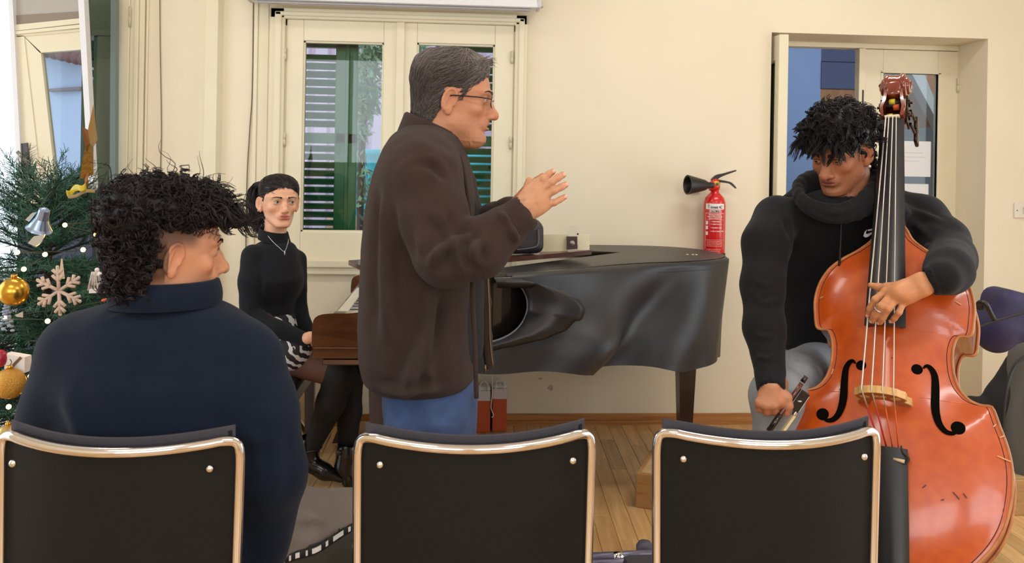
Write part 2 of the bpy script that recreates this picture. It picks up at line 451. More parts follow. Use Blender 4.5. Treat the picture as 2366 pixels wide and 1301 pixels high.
struct('wall_right', [bx(XR, XR+.2, YB, 1.0, 0, ZC), bx(XR, XR+.2, 3.2, YW+T, 0, ZC), bx(XR, XR+.2, 1.0, 3.2, 2.3, ZC), bx(XR, XR+.2, 1.0, 3.2, 0, .04)], m_wall)
struct('window_4', [bx(XR, XR+.06, 1.0, 1.06, .04, 2.3, .004), bx(XR, XR+.06, 3.14, 3.2, .04, 2.3, .004), bx(XR, XR+.06, 2.07, 2.13, .04, 2.3, .004), bx(XR, XR+.06, 1.0, 3.2, 2.24, 2.3, .004), bx(XR, XR+.06, 1.0, 3.2, .04, .12, .004)], m_trim)  # frame of the added right-wall window, put in for its fill light
_w = [bx(XL, XR, YB-.2, YB, 0, 1.35), bx(XL, XR, YB-.2, YB, 2.9, ZC)]; _xs = [XL]+[v for w in FILL_WIN for v in w[:2]]+[XR]
for _a, _b in zip(_xs[::2], _xs[1::2]): _w.append(bx(_a, _b, YB-.2, YB, 1.35, 2.9))
struct('wall_front', _w, m_wall)
for _k, (_a, _b, _c, _d) in enumerate(FILL_WIN):  # frames for the added windows behind the camera, unseen fill sources
    struct('window_%d' % (_k+2), [bx(_a, _b, YB-.06, YB, _c, _c+.06, .004), bx(_a, _b, YB-.06, YB, _d-.06, _d, .004), bx(_a, _a+.06, YB-.06, YB, _c, _d, .004), bx(_b-.06, _b, YB-.06, YB, _c, _d, .004), bx((_a+_b)/2-.03, (_a+_b)/2+.03, YB-.06, YB, _c, _d, .004)], m_trim)
# left wall with a tall balcony opening that lets the daylight in
struct('wall_left', [bx(XL-.2, XL, YB, 1.6, 0, ZC), bx(XL-.2, XL, 3.3, YW+T, 0, ZC), bx(XL-.2, XL, 1.6, 3.3, 2.5, ZC)], m_wall)
struct('ceiling', bx(XL-.2, XR+.2, YB-.2, YW+T, ZC, ZC+.12), m_ceil)
# ---- parquet: separate planks where the photograph shows them, the rest as one field
m_parq = wood('oak_parquet', (188, 142, 90), (222, 180, 124), rough=.3, scale=(34, 2.2, 30), rand=.2, coat=.25)
floor = struct('floor', bx(XL-.2, XR+.2, YB-.2, YW+T+.3, -.08, -.012), M('floor_screed', (96, 66, 40), rough=.8))
PW, PL, PH = .07, .42, .012
pv, pf = box((0, 0, -PH/2), (PW-.0012, PL-.0012, PH), None, .0012)
pme = None; rest = []; prot = rz(math.radians(-3.0)); nplank = 0
for i in range(-52, 62):
    for j in range(-10, 14):
        c = prot @ np.array([i*PW, (j+(.5 if i % 2 else 0)+.13*math.sin(i*1.7))*PL+.1, 0])
        if not (XL+.02 < c[0] < XR-.02 and YB+.1 < c[1] < YW+.3): continue
        vis = (2.15 < c[1] and 0.02 < c[0] < 1.02) or (2.9 < c[1] < 4.4 and -1.0 < c[0] < -.25) or (3.6 < c[1] and -.3 < c[0] < 1.3)
        if vis and nplank < 300:
            nplank += 1
            if pme is None:
                o = mk('plank', (pv, pf), m_parq, floor); pme = o.data
            else:
                o = bpy.data.objects.new('plank', pme); COL.objects.link(o); o.parent = floor
            o.location = c; o.rotation_euler = (0, 0, math.radians(-3.0))
        else:
            v, f = box((0, 0, -PH/2), (PW-.0012, PL-.0012, PH)); rest.append((v @ prot.T+c, f))
o = mk('plank_field', rest, m_parq, floor); o['kind'] = 'stuff'
m_base = wood('oak_skirting', (150, 96, 50), (196, 140, 82), rough=.4, scale=(2, 30, 40))
def skirting(name, x0, x1):
    struct(name, [bx(x0, x1, YW-.012, YW, 0, .055), bx(x0, x1, YW-.02, YW, 0, .022), bx(x0, x1, YW-.026, YW, 0, .010)], m_base)
skirting('baseboard_back', lx1+.4, dx0); skirting('baseboard_right', dx1, XR)
# ---- wall scars and patches: shallow chips in the plaster
m_chip = M('bare_plaster_chip', (186, 176, 158), rough=.9)
def chip(px, py, r, sx=1.0):
    c = P(px, py, YW); n = 9; a = np.arange(n)*2*np.pi/n
    rr = r*(1+.35*RNG.uniform(-1, 1, n)); poly = np.stack([c[0]+rr*np.cos(a)*sx, np.full(n, YW-.0012), c[2]+rr*np.sin(a)], 1)
    o = struct('trim_plaster_chip', prism(poly, (0, .002, 0)), m_chip); return o
chip(1271, 896, .014); chip(1248, 874, .006, 1.8)
# ---- left trim, cables, panelling (x 265..590)
def strip(name, pxa, pxb, dep, py=250, z0=0, z1=ZC, mat=None, bev=.004):
    return bx(WX(pxa, py), WX(pxb, py), YW-dep, YW+.001, z0, z1, bev)
tr = struct('trim_1', [strip('', 268, 302, .035), strip('', 302, 312, .028), strip('', 312, 322, .034), strip('', 322, 334, .022), strip('', 336, 341, .012)], m_trim)
for py in (38, 700):
    c = P(300, py, YW-.04); mk('hinge', [lathe([(.006, -.05), (.006, -.004), (.0045, -.003), (.0045, .003), (.006, .004), (.006, .05)], 10, c)], m_hinge, tr, True)
tr2 = struct('trim_2', [prism([(WX(471), YW, 0), (WX(477), YW-.045, 0), (WX(505), YW-.045, 0), (WX(513), YW, 0)], (0, 0, ZC))], m_trim)
struct('trim_3', [strip('', 585, 594, .012), strip('', 594, 618, .004)], m_trim)
m_cab = M('thin_brown_cable', (110, 96, 74), rough=.6)
def cable(name, pts, r, label):
    q = spline([P(px, py, YW-.006) for px, py in pts], 6)
    return tag(mk(name, tube(q, r, 6), m_cab, None, True), label, 'cable')
cable('cable', [(369, -60), (370, 100), (373, 300), (371, 420), (374, 800)], .0022, 'thin cable running down the cream wall nearest the Christmas tree')
cable('cable', [(586, -60), (583, 200), (577, 300), (570, 440), (566, 760)], .0028, 'thin cable running down the wall beside the window above the seated woman')
# ---- window
win = struct('window_1', [bx(WX(622), WX(1214), YW-.03, YW, wz1-.0, WZ(27, 900)+.0, .006), bx(wx0-.03, wx1+.03, YW-.006, YW+.02, wz1-.03, wz1+.04), bx(wx0-.03, wx0+.02, YW-.006, YW+.02, wz0, wz1+.04), bx(wx1-.02, wx1+.03, YW-.006, YW+.02, wz0, wz1+.04), bx(WX(622), WX(657), YW-.03, YW, wz0-.01, WZ(27, 900), .006), bx(WX(1186), WX(1214), YW-.03, YW, wz0-.01, WZ(27, 900), .006),
    bx(WX(634), WX(650), YW-.042, YW, wz0-.01, WZ(36, 900), .006), bx(WX(1194), WX(1207), YW-.042, YW, wz0-.01, WZ(36, 900), .006), bx(WX(634), WX(1207), YW-.042, YW, WZ(46, 900), WZ(36, 900), .006)], m_trim)
mk('sill', [bx(WX(628), WX(1204), YW-.045, YW+.02, WZ(618, 900), WZ(600, 900), .006), bx(WX(640), WX(1196), YW-.03, YW, WZ(634, 900), WZ(618, 900), .004)], m_trim, win)
m_glass = M('window_glass', (235, 245, 242), rough=.0, trans=1.0, ior=1.45)
_nt = m_glass.node_tree; _b = _nt.nodes['Principled BSDF']; _o = _nt.nodes['Material Output']
_tr = _nt.nodes.new('ShaderNodeBsdfTransparent'); _tr.inputs[0].default_value = (.93, .97, .96, 1); _gl = _nt.nodes.new('ShaderNodeBsdfGlossy'); _gl.inputs[1].default_value = .01
_lw = _nt.nodes.new('ShaderNodeFresnel'); _lw.inputs[0].default_value = 1.38; _mx = _nt.nodes.new('ShaderNodeMixShader')
_nt.links.new(_lw.outputs[0], _mx.inputs[0]); _nt.links.new(_tr.outputs[0], _mx.inputs[1]); _nt.links.new(_gl.outputs[0], _mx.inputs[2]); _nt.links.new(_mx.outputs[0], _o.inputs[0])
def casement(name, xa, xb, gxa, gxb, za, zb, gza, gzb, parent, y=YW-.012, t=.045, mat=m_trim):
    c = mk(name, [bx(xa, gxa, y, y+t, za, zb, .004), bx(gxb, xb, y, y+t, za, zb, .004), bx(gxa, gxb, y, y+t, gzb, zb, .004), bx(gxa, gxb, y, y+t, za, gza, .004),
        bx(gxa-.001, gxa+.008, y+.012, y+t, gza, gzb), bx(gxb-.008, gxb+.001, y+.012, y+t, gza, gzb), bx(gxa, gxb, y+.012, y+t, gza-.001, gza+.008), bx(gxa, gxb, y+.012, y+t, gzb-.008, gzb+.001)], mat, parent)
    mk('pane', bx(gxa, gxb, y+.026, y+.030, gza, gzb), m_glass, c)
    return c
ca = casement('casement', WX(660), WX(916), WX(699), WX(884), wz0, wz1, WZ(536, 790), WZ(97, 790), win)
cb = casement('casement', WX(928), WX(1184), WX(961), WX(1140), wz0, wz1, WZ(538, 1050), WZ(102, 1050), win)
mk('centre_stile', bx(WX(913), WX(932), YW-.026, YW+.01, wz0, wz1, .004), m_trim, win)
for px, py, c in ((659, 124, ca), (657, 322, ca), (1183, 132, cb), (1180, 330, cb)):
    mk('hinge', lathe([(.007, -.032), (.007, -.002), (.005, -.001), (.005, .001), (.007, .002), (.007, .032)], 10, P(px, py, YW-.022)), m_hinge, c, True)
# ---- green louvred shutters outside the window
m_shut = M('green_shutter_paint', (22, 104, 58), rough=.35, var=.12, vscale=6)
def shutter(name, xa, xb, za, zb, y, stile_a, stile_b, rails, parent, mat=m_shut, pitch=.044):
    r = mk(name, [bx(xa, xa+stile_a, y, y+.04, za, zb, .004), bx(xb-stile_b, xb, y, y+.04, za, zb, .004)]+[bx(xa, xb, y, y+.04, a, b, .003) for a, b in rails], mat, parent)
    z = za+.02; me = None; w = xb-stile_b-xa-stile_a
    while z < zb-.02:
        if not any(a-.015 < z < b+.015 for a, b in rails):
            if me is None:
                o = mk('slat', box((0, 0, 0), (w, .046, .009), rx(math.radians(-38)), .002), mat, r); me = o.data
            else:
                o = bpy.data.objects.new('slat', me); COL.objects.link(o); o.parent = r
            o.location = ((xa+stile_a+xb-stile_b)/2, y+.022, z)
        z += pitch
    return r
ys = YW+.19
def SX(px, Y): return P(px, 300, Y)[0]
sz0, sz1 = wz0-.02, wz1+.03; zr = P(740, 320, ys)[2]
sh1 = shutter('shutter', wx0-.04, SX(824, ys), sz0, sz1, ys, .03+SX(696, ys)-wx0, SX(824, ys)-SX(773, ys), [(sz0, sz0+.05), (sz1-.14, sz1), (zr-.025, zr+.03)], win)
sh2 = shutter('shutter', SX(1040, ys), wx1+.04, sz0, sz1, ys, .06, .05, [(sz0, sz0+.05), (sz1-.14, sz1), (zr-.025, zr+.03)], win)
mk('latch', [tube(spline([P(779, 305, ys-.01), P(775, 320, ys-.014), P(776, 345, ys-.014), P(785, 356, ys-.012), P(786, 330, ys-.01)], 5), .004, 6)], m_shut, sh1, True)
mk('shutter_cover_strip', bx(SX(797, ys), SX(806, ys), ys-.012, ys, sz0, sz1, .003), m_shut, sh1)
# ---- outside: yard wall, tarp fence, bush
m_corr = M('lilac_corrugated_sheet', (214, 190, 214), rough=.6, var=.04, vscale=3)
yo = 9.0; x0, x1 = P(700, 300, yo)[0]-1.5, P(1200, 300, yo)[0]+1.2; sheets = empty('corrugated_wall', (x0, yo, -.5), 0, 'lilac corrugated sheet wall standing across the yard outside the window', 'wall')
k = 0; xx = 0.; me = None
while xx < x1-x0:
    if me is None:
        v, f = prism([(0, 0, 0), (.03, -.05, 0), (.15, -.05, 0), (.18, 0, 0), (.2, 0, 0), (.2, .02, 0), (0, .02, 0)], (0, 0, 4.6)); o = mk('sheet_rib', (v, f), m_corr, sheets); me = o.data
    else: o = bpy.data.objects.new('sheet_rib', me); COL.objects.link(o); o.parent = sheets
    o.location = (xx, 0, 0); xx += .2
yt = 8.0
def tarpf(u, v):
    x = P(780, 400, yt)[0]+u*1.9; return (x, yt+.05*math.sin(u*25)+.03*math.sin(v*9+u*7), P(850, 500, yt)[2]+v*(P(850, 342, yt)[2]-P(850, 500, yt)[2])-.02*math.sin(u*11)*(v > .9))
tag(mk('tarp_fence', thick(grid(tarpf, 40, 14), .02), M('turquoise_tarp', (40, 172, 196), rough=.45, var=.12, vscale=4), None, True), 'turquoise tarpaulin fence in the yard outside the window', 'fence')
zt = P(850, 500, yt)[2]
tag(mk('low_wall', [bx(P(760, 400, yt)[0], P(1160, 400, yt)[0], yt-.06, yt+.15, -.4, zt-.09), bx(P(760, 400, yt)[0], P(1160, 400, yt)[0], yt-.09, yt+.17, zt-.09, zt)], plaster('pale_terracotta', (226, 190, 170))), 'low pale terracotta wall under the turquoise tarp outside', 'wall')
tag(mk('fence_post', [tube([P(841, 345, yt-.1), P(838, 470, yt-.1), P(834, 560, yt-.1)], .012, 8)], M('rusty_steel', (96, 62, 60), rough=.6), None, True), 'thin rusty post in front of the turquoise tarp', 'post')
def leafcloud(cs, n, lsize, seed, droop=.4):
    r = np.random.default_rng(seed); V = []; F = []
    for c, rad, num in cs:
        for _ in range(num):
            d = r.normal(size=3); d /= np.linalg.norm(d); p = np.asarray(c)+d*np.asarray(rad)*r.uniform(.25, 1)**.5
            t = r.normal(size=3); t[2] -= droop*2; t /= np.linalg.norm(t); s = np.cross(t, r.normal(size=3)); s /= np.linalg.norm(s); L = lsize*r.uniform(.6, 1.3); k = len(V)
            V += [p, p+t*L*.5+s*L*.13, p+t*L, p+t*L*.5-s*L*.13]; F.append((k, k+1, k+2, k+3))
    return np.array(V), F
yb = 6.6
def Q(px, py): return P(px, py, yb)
_bz = Q(835, 620); _bz[2] = -.4
bush = empty('climbing_bush', _bz, 0, 'feathery grey-green tree outside the window by the shutter', 'tree')
inv = -np.array(bush.location)
v, f = leafcloud([(Q(838, 130), (.16, .3, .16), 420), (Q(842, 180), (.13, .3, .2), 420), (Q(836, 225), (.17, .3, .16), 420), (Q(832, 280), (.07, .25, .18), 200), (Q(870, 112), (.10, .2, .06), 90), (Q(836, 400), (.05, .2, .25), 70), (Q(850, 470), (.08, .2, .25), 60), (Q(975, 140), (.10, .2, .2), 240), (Q(972, 240), (.07, .2, .2), 120)], 0, .085, 3)
o = mk('foliage', (v+inv, f), M('grey_green_leaves', (128, 158, 128), rough=.6, var=.3, vscale=9), bush); o['kind'] = 'stuff'
mk('trunk', [tube(spline([_bz, Q(832, 480), Q(836, 340), Q(846, 200), Q(850, 90)], 5)+inv, [.03]*5*4+[.01], 6), tube(spline([Q(846, 110), Q(862, 130), Q(872, 150)], 4)+inv, .008, 5)], M('grey_bark', (92, 80, 76), rough=.9), bush, True)
tag(mk('yard_ground', bx(-9, 9, YW+T+.02, 14, -.6, -.4), M('yard_concrete', (170, 160, 150), rough=.9, var=.1)), None, None, None, 'structure')
# ---- door on the right: deep opening, double leaf with glazing
yd = YW+.27
def DX(px, Y, py=200): return P(px, py, Y)[0]
def DZ(py, Y, px=2030): return P(px, py, Y)[2]
m_dtrim = m_trim
d1 = struct('door_1', [bx(dx0-.02, dx0+.03, yd-.01, yd+.06, 0, dz1), bx(DX(2217, yd), dx1+.02, yd-.01, yd+.06, 0, dz1, .003), bx(dx0, dx1, yd-.01, yd+.06, DZ(113, yd), dz1, .003)], m_trim)
zt1 = DZ(116, yd, 2100); xa, xb = DX(1983, yd), DX(2214, yd); ga, gb = DX(2040, yd), DX(2168, yd)
leaf = mk('leaf', [bx(xa, ga, yd, yd+.045, .02, zt1, .003), bx(gb, xb, yd, yd+.045, .02, zt1, .003), bx(ga, gb, yd, yd+.045, DZ(168, yd), zt1, .003), bx(ga, gb, yd, yd+.045, .02, .75, .003),
    bx(DX(1981, yd), DX(1996, yd), yd-.02, yd+.0, .02, zt1, .003), bx(ga-.012, ga, yd-.004, yd+.02, .75, DZ(166, yd)), bx(gb, gb+.012, yd-.004, yd+.02, .75, DZ(166, yd)), bx(ga-.012, gb+.012, yd-.004, yd+.02, DZ(168, yd), DZ(163, yd))], m_trim, d1)
mk('pane', bx(ga, gb, yd+.02, yd+.024, .75, DZ(168, yd)), m_glass, leaf)
for py in (197, 490): mk('hinge', lathe([(.007, -.04), (.007, -.003), (.005, -.002), (.005, .002), (.007, .003), (.007, .04)], 10, P(2214, py, yd-.012)), m_hinge, leaf, True)
for py in (230, 590): mk('bolt_slot', bx(DX(1990, yd)-.004, DX(1990, yd)+.004, yd-.023, yd-.02, DZ(py, yd)-.07, DZ(py, yd)+.05), m_dark, leaf)
# the other leaf stands open towards the room
ha, hb = DX(1799, YW-.06), DX(1821, YW-.06); zt2 = DZ(79, YW-.06, 1808)
lo = mk('leaf', [bx(ha, hb, YW-.06, YW+.0, .02, zt2, .004), bx(ha, hb, yd-.09, yd-.02, .02, zt2, .004), bx(ha, hb, YW, yd-.09, zt2-.13, zt2, .003), bx(ha, hb, YW, yd-.09, .02, .75, .003)], m_trim, d1)
mk('pane', bx((ha+hb)/2-.002, (ha+hb)/2+.002, YW, yd-.09, .75, zt2-.13), m_glass, lo)
m_paper = M('white_paper', (226, 226, 230), rough=.7)
for pxa, pxb, pya, pyb, nm in ((2073, 2157, 326, 408, 'upper'), (2080, 2153, 425, 520, 'lower')):
    o = tag(mk('paper_notice', bx(DX(pxa, yd), DX(pxb, yd), yd+.016, yd+.0175, DZ(pyb, yd, 2110), DZ(pya, yd, 2110)), m_paper), '%s of the two white paper sheets on the door glass' % nm, 'paper', 'paper sheets on the door glass')
    if nm == 'upper':
        mk('faint_print', [bx(DX(2073+a, yd), DX(2157-b, yd), yd+.0155, yd+.016, DZ(y_+2, yd, 2110), DZ(y_, yd, 2110)) for a, b, y_ in ((14, 18, 352), (10, 12, 362), (16, 26, 371))], M('pale_grey_print', (205, 205, 214), rough=.7), o)
# corridor behind the door
yc = YW+2.1
m_blue = M('corridor_blue_paint', (124, 150, 196), rough=.6, var=.03, vscale=2)
m_grey = M('corridor_grey_paint', (118, 126, 140), rough=.7, var=.04, vscale=2)
struct('wall_corridor', [bx(.9, DX(1896, yc), yc, yc+.1, -.05, 3.0)], m_blue)
struct('wall_corridor_side', [bx(.85, .9, YW+T, yc+1.2, -.05, 3.0), bx(5.2, 5.3, YW+T, yc+1.2, -.05, 3.0), bx(.9, 5.3, yc+1.1, yc+1.2, -.05, 3.0)], m_grey)
struct('ceiling_corridor', bx(.85, 5.3, YW+T, yc+1.2, 2.9, 3.0), m_ceil)
struct('floor_corridor', bx(.85, 5.3, YW+T+.31, yc+1.2, -.07, -.01), m_base)
area('corridor_lamp', (2.6, YW+1.1, 2.85), (.8, .3), 15, (.92, .96, 1.0))  # added area light to brighten the corridor, no fitting there
cupb = empty('corridor_cupboard', (DX(1940, yc), yc, 0), 0, 'brown cupboard with dark blue top seen through the open doorway', 'cupboard')
cl = lambda a, b, c_, d_, e, f_: bx(a-cupb.location[0], b-cupb.location[0], c_-yc, d_-yc, e, f_, .004)
mk('wood_panel', cl(DX(1896, yc), DX(1996, yc), yc, yc+.4, 0, DZ(206, yc, 1940)), wood('warm_brown_veneer', (132, 92, 60), (158, 114, 78), rough=.45, scale=(20, 2, 2)), cupb)
mk('blue_top_panel', [cl(DX(1896, yc), DX(1996, yc), yc-.01, yc+.4, DZ(206, yc, 1940), DZ(143, yc, 1940)-.004), cl(DX(1896, yc), DX(1996, yc), yc, yc+.4, DZ(143, yc, 1940), DZ(80, yc, 1940))], M('dark_blue_panel', (66, 76, 112), rough=.5), cupb)
stair = empty('staircase', (DX(2150, yc), yc, 0), 0, 'pale stair stringer and terracotta underside seen through the door glass', 'stairs')
so = lambda a, y_: np.array([P(a[0], a[1], y_)[0]-stair.location[0], y_-yc, P(a[0], a[1], y_)[2]])
mk('stringer', prism([so(a, yc-.1) for a in ((2108, 172), (2136, 172), (2176, 268), (2176, 300))], (0, .12, 0)), M('pale_stone', (196, 196, 204), rough=.6), stair)
mk('soffit', prism([so(a, yc) for a in ((2134, 168), (2190, 168), (2190, 290), (2174, 268))], (0, .8, 0)), M('terracotta_soffit', (196, 140, 118), rough=.8), stair)
tag(mk('pipe', tube([P(2166, 300, yc-.3), P(2160, 560, yc-.3)], .03, 10), M('brown_pipe', (120, 92, 74), rough=.5), None, True), 'brown pipe behind the papers on the door glass', 'pipe')
# light switch on the right
sw = P(2352, 486, YW); o = tag(mk('light_switch', [box((sw[0]+.018, YW-.005, sw[2]), (.088, .012, .082), None, .004)], M('ivory_plastic', (226, 219, 204), rough=.35)), 'ivory plastic light switch on the wall right of the doorway', 'switch')
mk('rocker', box((sw[0]+.036, YW-.013, sw[2]), (.03, .008, .038), rx(.12), .002), M('grey_plastic', (205, 202, 196), rough=.4), o)
mk('screw', lathe([(.003, 0), (.003, .002)], 8, (sw[0]-.012, YW-.011, sw[2]), (0, -1, 0)), m_dark, o)
# ---- projector screen casing above the window
za = P(900, 12, YW-.12)[2]; xs0, xs1 = P(585, 0, YW-.12)[0]-.03, P(1249, 10, YW-.12)[0]
ps = empty('projector_screen', ((xs0+xs1)/2, YW-.12, za), 0, 'white rolled-up projector screen casing fixed above the window', 'projector screen')
hw = (xs1-xs0)/2
mk('casing', [box((0, .0, .055), (2*hw-.03, .11, .11), None, .012), box((0, -.05, .012), (2*hw-.03, .012, .024), None, .004)], m_white, ps)
for s in (-1, 1): mk('end_cap', [box((s*(hw-.012), 0, .057), (.024, .12, .12), None, .012)], M('grey_white_plastic', (206, 204, 206), rough=.4), ps)
mk('pull_bar', box((0, -.01, -.006), (2*hw-.1, .03, .012), None, .005), M('pale_metal', (190, 188, 196), rough=.35, metal=.4), ps)
mk('bracket', box((hw+.008, .03, .03), (.02, .05, .025), None, .004), m_hinge, ps)
# ---- lamps on the ceiling
m_lamp = M('lamp_diffuser', (255, 250, 240), rough=.5, emis=(255, 246, 228), estr=5.0)
names = ['above the window', 'above the doorway', 'behind the camera on the window side', 'behind the camera on the door side']
for (lx, ly, _), nm in zip(LAMPS, names):
    l = empty('ceiling_light', (lx, ly, ZC), 0, 'long white ceiling light %s' % nm, 'light', 'ceiling lights')
    mk('housing', box((0, 0, -.018), (1.3, .34, .036), None, .008), m_white, l)
    mk('diffuser', box((0, 0, -.042), (1.22, .29, .014), None, .005), m_lamp, l)
# ---- glazed door set in the left corner, daylight beyond
yl = YW-.28
def LP(px, py, Y=yl): return P(px, py, Y)
def quad(pts, Y=yl, t=.04, bev=False): return prism([LP(a, b, Y) for a, b in pts], (0, t, 0))
d2 = struct('door_2', [quad([(17, -40), (27, -40), (52, 446), (41, 446)], yl-.01, .05), quad([(178, -40), (192, -40), (217, 440), (205, 440)], yl-.01, .05), quad([(41, 446), (52, 440), (116, 410), (118, 418), (52, 452)], yl-.012, .05)], m_white)
mk('head_panel', quad([(24, -40), (182, -40), (186, 26), (26, 36)], yl+.02), M('grey_lilac_paint', (176, 170, 164), rough=.5), d2)
mk('head_band', quad([(26, 36), (186, 26), (187, 42), (27, 58)], yl+.015), M('taupe_paint', (140, 126, 112), rough=.5), d2)
mk('moulding', [quad([(27, 58), (187, 42), (188, 54), (28, 72)], yl+.008), quad([(28, 73), (188, 56), (188, 64), (28, 80)], yl+.0), quad([(28, 80), (188, 66), (189, 72), (29, 86)], yl+.012)], m_trim, d2)
mk('frame_stile', quad([(27, 84), (55, 82), (100, 470), (50, 470)], yl+.012), m_trim, d2)
lf = mk('leaf', [quad([(55, 84), (190, 72), (193, 114), (92, 122)], yl+.018), quad([(56, 84), (94, 120), (128, 420), (128, 470), (100, 470)], yl+.018)], m_trim, d2)
mk('pane', prism([LP(a, b, yl+.04) for a, b in ((92, 122), (193, 114), (210, 440), (130, 440))], (0, .004, 0)), m_glass, lf)
mk('lower_panel', quad([(40, 446), (118, 412), (212, 440), (216, 1010), (40, 1010)], yl+.03), M('navy_lower_panel', (38, 44, 74), rough=.4), d2)
m_iron = M('dark_iron', (78, 72, 76), rough=.4, metal=.6)
hd = mk('handle_plate', quad([(46, 332), (62, 330), (72, 406), (56, 408)], yl-.0, .012), m_iron, lf)
mk('handle_lever', [tube([LP(58, 366, yl-.012), LP(52, 364, yl-.05), LP(40, 350, yl-.055)], .008, 8), tube([LP(52, 364, yl-.05), LP(66, 376, yl-.05)], .008, 8)], M('brushed_steel', (150, 146, 140), rough=.35, metal=.8), hd, True)
# second, narrow glazed leaf with a dark shutter behind
lf2 = mk('side_leaf', [quad([(256, -40), (268, -40), (264, 900), (250, 900)], yl+.16), quad([(192, -40), (198, -40), (216, 440), (216, 900), (208, 900), (206, 440)], yl+.16)], M('blue_grey_frame', (112, 126, 124), rough=.4), d2)
mk('pane', prism([LP(a, b, yl+.18) for a, b in ((196, -40), (258, -40), (252, 900), (212, 900))], (0, .004, 0)), m_glass, lf2)
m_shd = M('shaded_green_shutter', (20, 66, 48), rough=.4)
sx0, sx1 = SX(186, YW+.06), SX(222, YW+.06)
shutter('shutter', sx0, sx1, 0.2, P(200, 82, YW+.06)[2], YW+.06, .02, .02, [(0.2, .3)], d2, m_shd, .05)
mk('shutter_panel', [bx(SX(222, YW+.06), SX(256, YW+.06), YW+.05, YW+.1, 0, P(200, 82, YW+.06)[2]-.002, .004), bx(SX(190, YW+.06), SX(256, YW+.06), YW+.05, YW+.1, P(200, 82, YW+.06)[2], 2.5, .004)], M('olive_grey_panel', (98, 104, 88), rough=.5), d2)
# neighbouring house outside that door
yn = 7.2
nh = empty('neighbour_house', P(140, 500, yn), 0, 'pale blue-lit rendered house wall with tiled eave outside the glazed door', 'building'); ni = -np.array(nh.location)
mk('wall', prism([P(a, b, yn)+ni for a, b in ((60, 110), (222, 110), (222, 900), (60, 900))], (0, .3, 0)), plaster('blue_white_render', (176, 190, 224)), nh)
mk('string_course', [prism([P(a, b, yn-.05)+ni for a, b in ((112, 205), (186, 200), (186, 208), (112, 211))], (0, .06, 0))], M('rusty_trim', (130, 118, 128), rough=.8), nh)
for i in range(7):
    a = 92+i*17
    mk('roof_tile', tube([P(a, 116+i*4, yn-.25)+ni, P(a-22, 86+i*2, yn+.3)+ni], .05, 8), M('clay_tile', (120, 86, 92), rough=.8), nh, True)
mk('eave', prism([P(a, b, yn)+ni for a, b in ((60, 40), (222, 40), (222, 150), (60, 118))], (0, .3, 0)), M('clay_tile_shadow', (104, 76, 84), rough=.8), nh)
# ================================================================== three chairs in the front row
m_chrome = M('chrome_tube', (222, 220, 222), rough=.12, metal=1.0)
m_blk = M('black_chair_shell', (13, 12, 11), rough=.7, var=.12, vscale=14, bump=.25, bscale=420, spec=.3)
m_pad = M('charcoal_seat_fabric', (62, 60, 68), rough=.9, bump=.4, bscale=500)
def chair_build():
    c = empty('stacking_chair'); hw, sag, ztop, zb = .217, .062, .815, .40
    def yb(x): return -sag*(1-(x/hw)**2)
    def zt(x): return -.012*(1-(x/hw)**2)
    xs = np.linspace(-hw, hw, 25)
    # frame tube: rear legs run up into the back hoop
    r = .0095; cr = .028
    left = [(-hw+.0, .02, .0), (-hw+.003, .0, .25), (-hw+.004, -.002, .45), (-hw, 0, ztop-.10), (-hw, 0, ztop-cr)]
    top = [(x, yb(x), ztop+zt(x)) for x in np.linspace(-hw+cr, hw-cr, 21)]
    hoop = [(-hw, 0, ztop-.10), (-hw, 0, ztop-cr), (-hw+.008, -.002, ztop-.008)]+top+[(hw-.008, -.002, ztop-.008), (hw, 0, ztop-cr), (hw, 0, ztop-.10)]
    mk('back_hoop', tube(spline([(-hw+.004, -.002, .44)]+hoop+[(hw-.004, -.002, .44)], 4), r, 12), m_chrome, c, True)
    def shell(y0, t, x1, za, zb_, ins):
        def f(u, v):
            x = (u*2-1)*x1; z = za+(zb_-za)*v; return (x, yb(x)+y0, z+(zt(x) if v > .5 else 0)*(v*2-1 if v > .5 else 0))
        return thick(grid(f, 25, 10), t)
    mk('back_shell', shell(.004, .012, hw-.004, zb, ztop-.004, 0), m_blk, c, 40)
    pad = mk('back_cushion', thick(grid(lambda u, v: ((u*2-1)*(hw-.012), yb((u*2-1)*(hw-.012))+.012+.028*(1-(2*v-1)**8)*(1-(2*u-1)**12), zb+.03+(ztop+.02-zb-.03)*v+zt((u*2-1)*hw)), 25, 14), .004), m_pad, c, True)
    for s in (-1, 1):
        sc = mk('screw', lathe([(.0001, .005), (.004, .0045), (.0065, .002), (.007, 0)], 12, (s*(hw-.041), yb(hw-.041)-.013, ztop-.045), (0, -1, 0)), m_chrome, c, True)
    mk('seat', [box((0, .18, .40), (2*hw-.03, .36, .04), None, .018)], m_pad, c, 40)
    mk('seat_shell', [box((0, .18, .376), (2*hw-.05, .34, .012), None, .005)], m_blk, c)
    for s in (-1, 1):
        mk('rear_leg', tube(spline([(s*(hw-.004), -.002, .46), (s*(hw-.002), .0, .25), (s*hw, -.05, .01)], 6), r, 10), m_chrome, c, True)
        mk('front_leg', tube(spline([(s*(hw-.02), .0, .365), (s*(hw-.02), .30, .365), (s*(hw-.02), .335, .34), (s*(hw-.02), .34, .2), (s*(hw-.02), .35, .01)], 6), r, 10), m_chrome, c, True)
        for y, q_ in ((-.05, hw), (.35, hw-.02)): mk('foot_cap', lathe([(.013, 0), (.013, .02)], 10, (s*q_, y, 0)), m_dark, c, True)
    return c
ch = chair_build()
def put_chair(o, px, py, d, rot, label):
    w = D(px, py, d); o.location = (w[0], w[1], 0); o.rotation_euler = (0, 0, math.radians(rot)); tag(o, label, 'chair', 'front row chairs'); return o
c2, c3 = copy_tree(ch), copy_tree(ch)
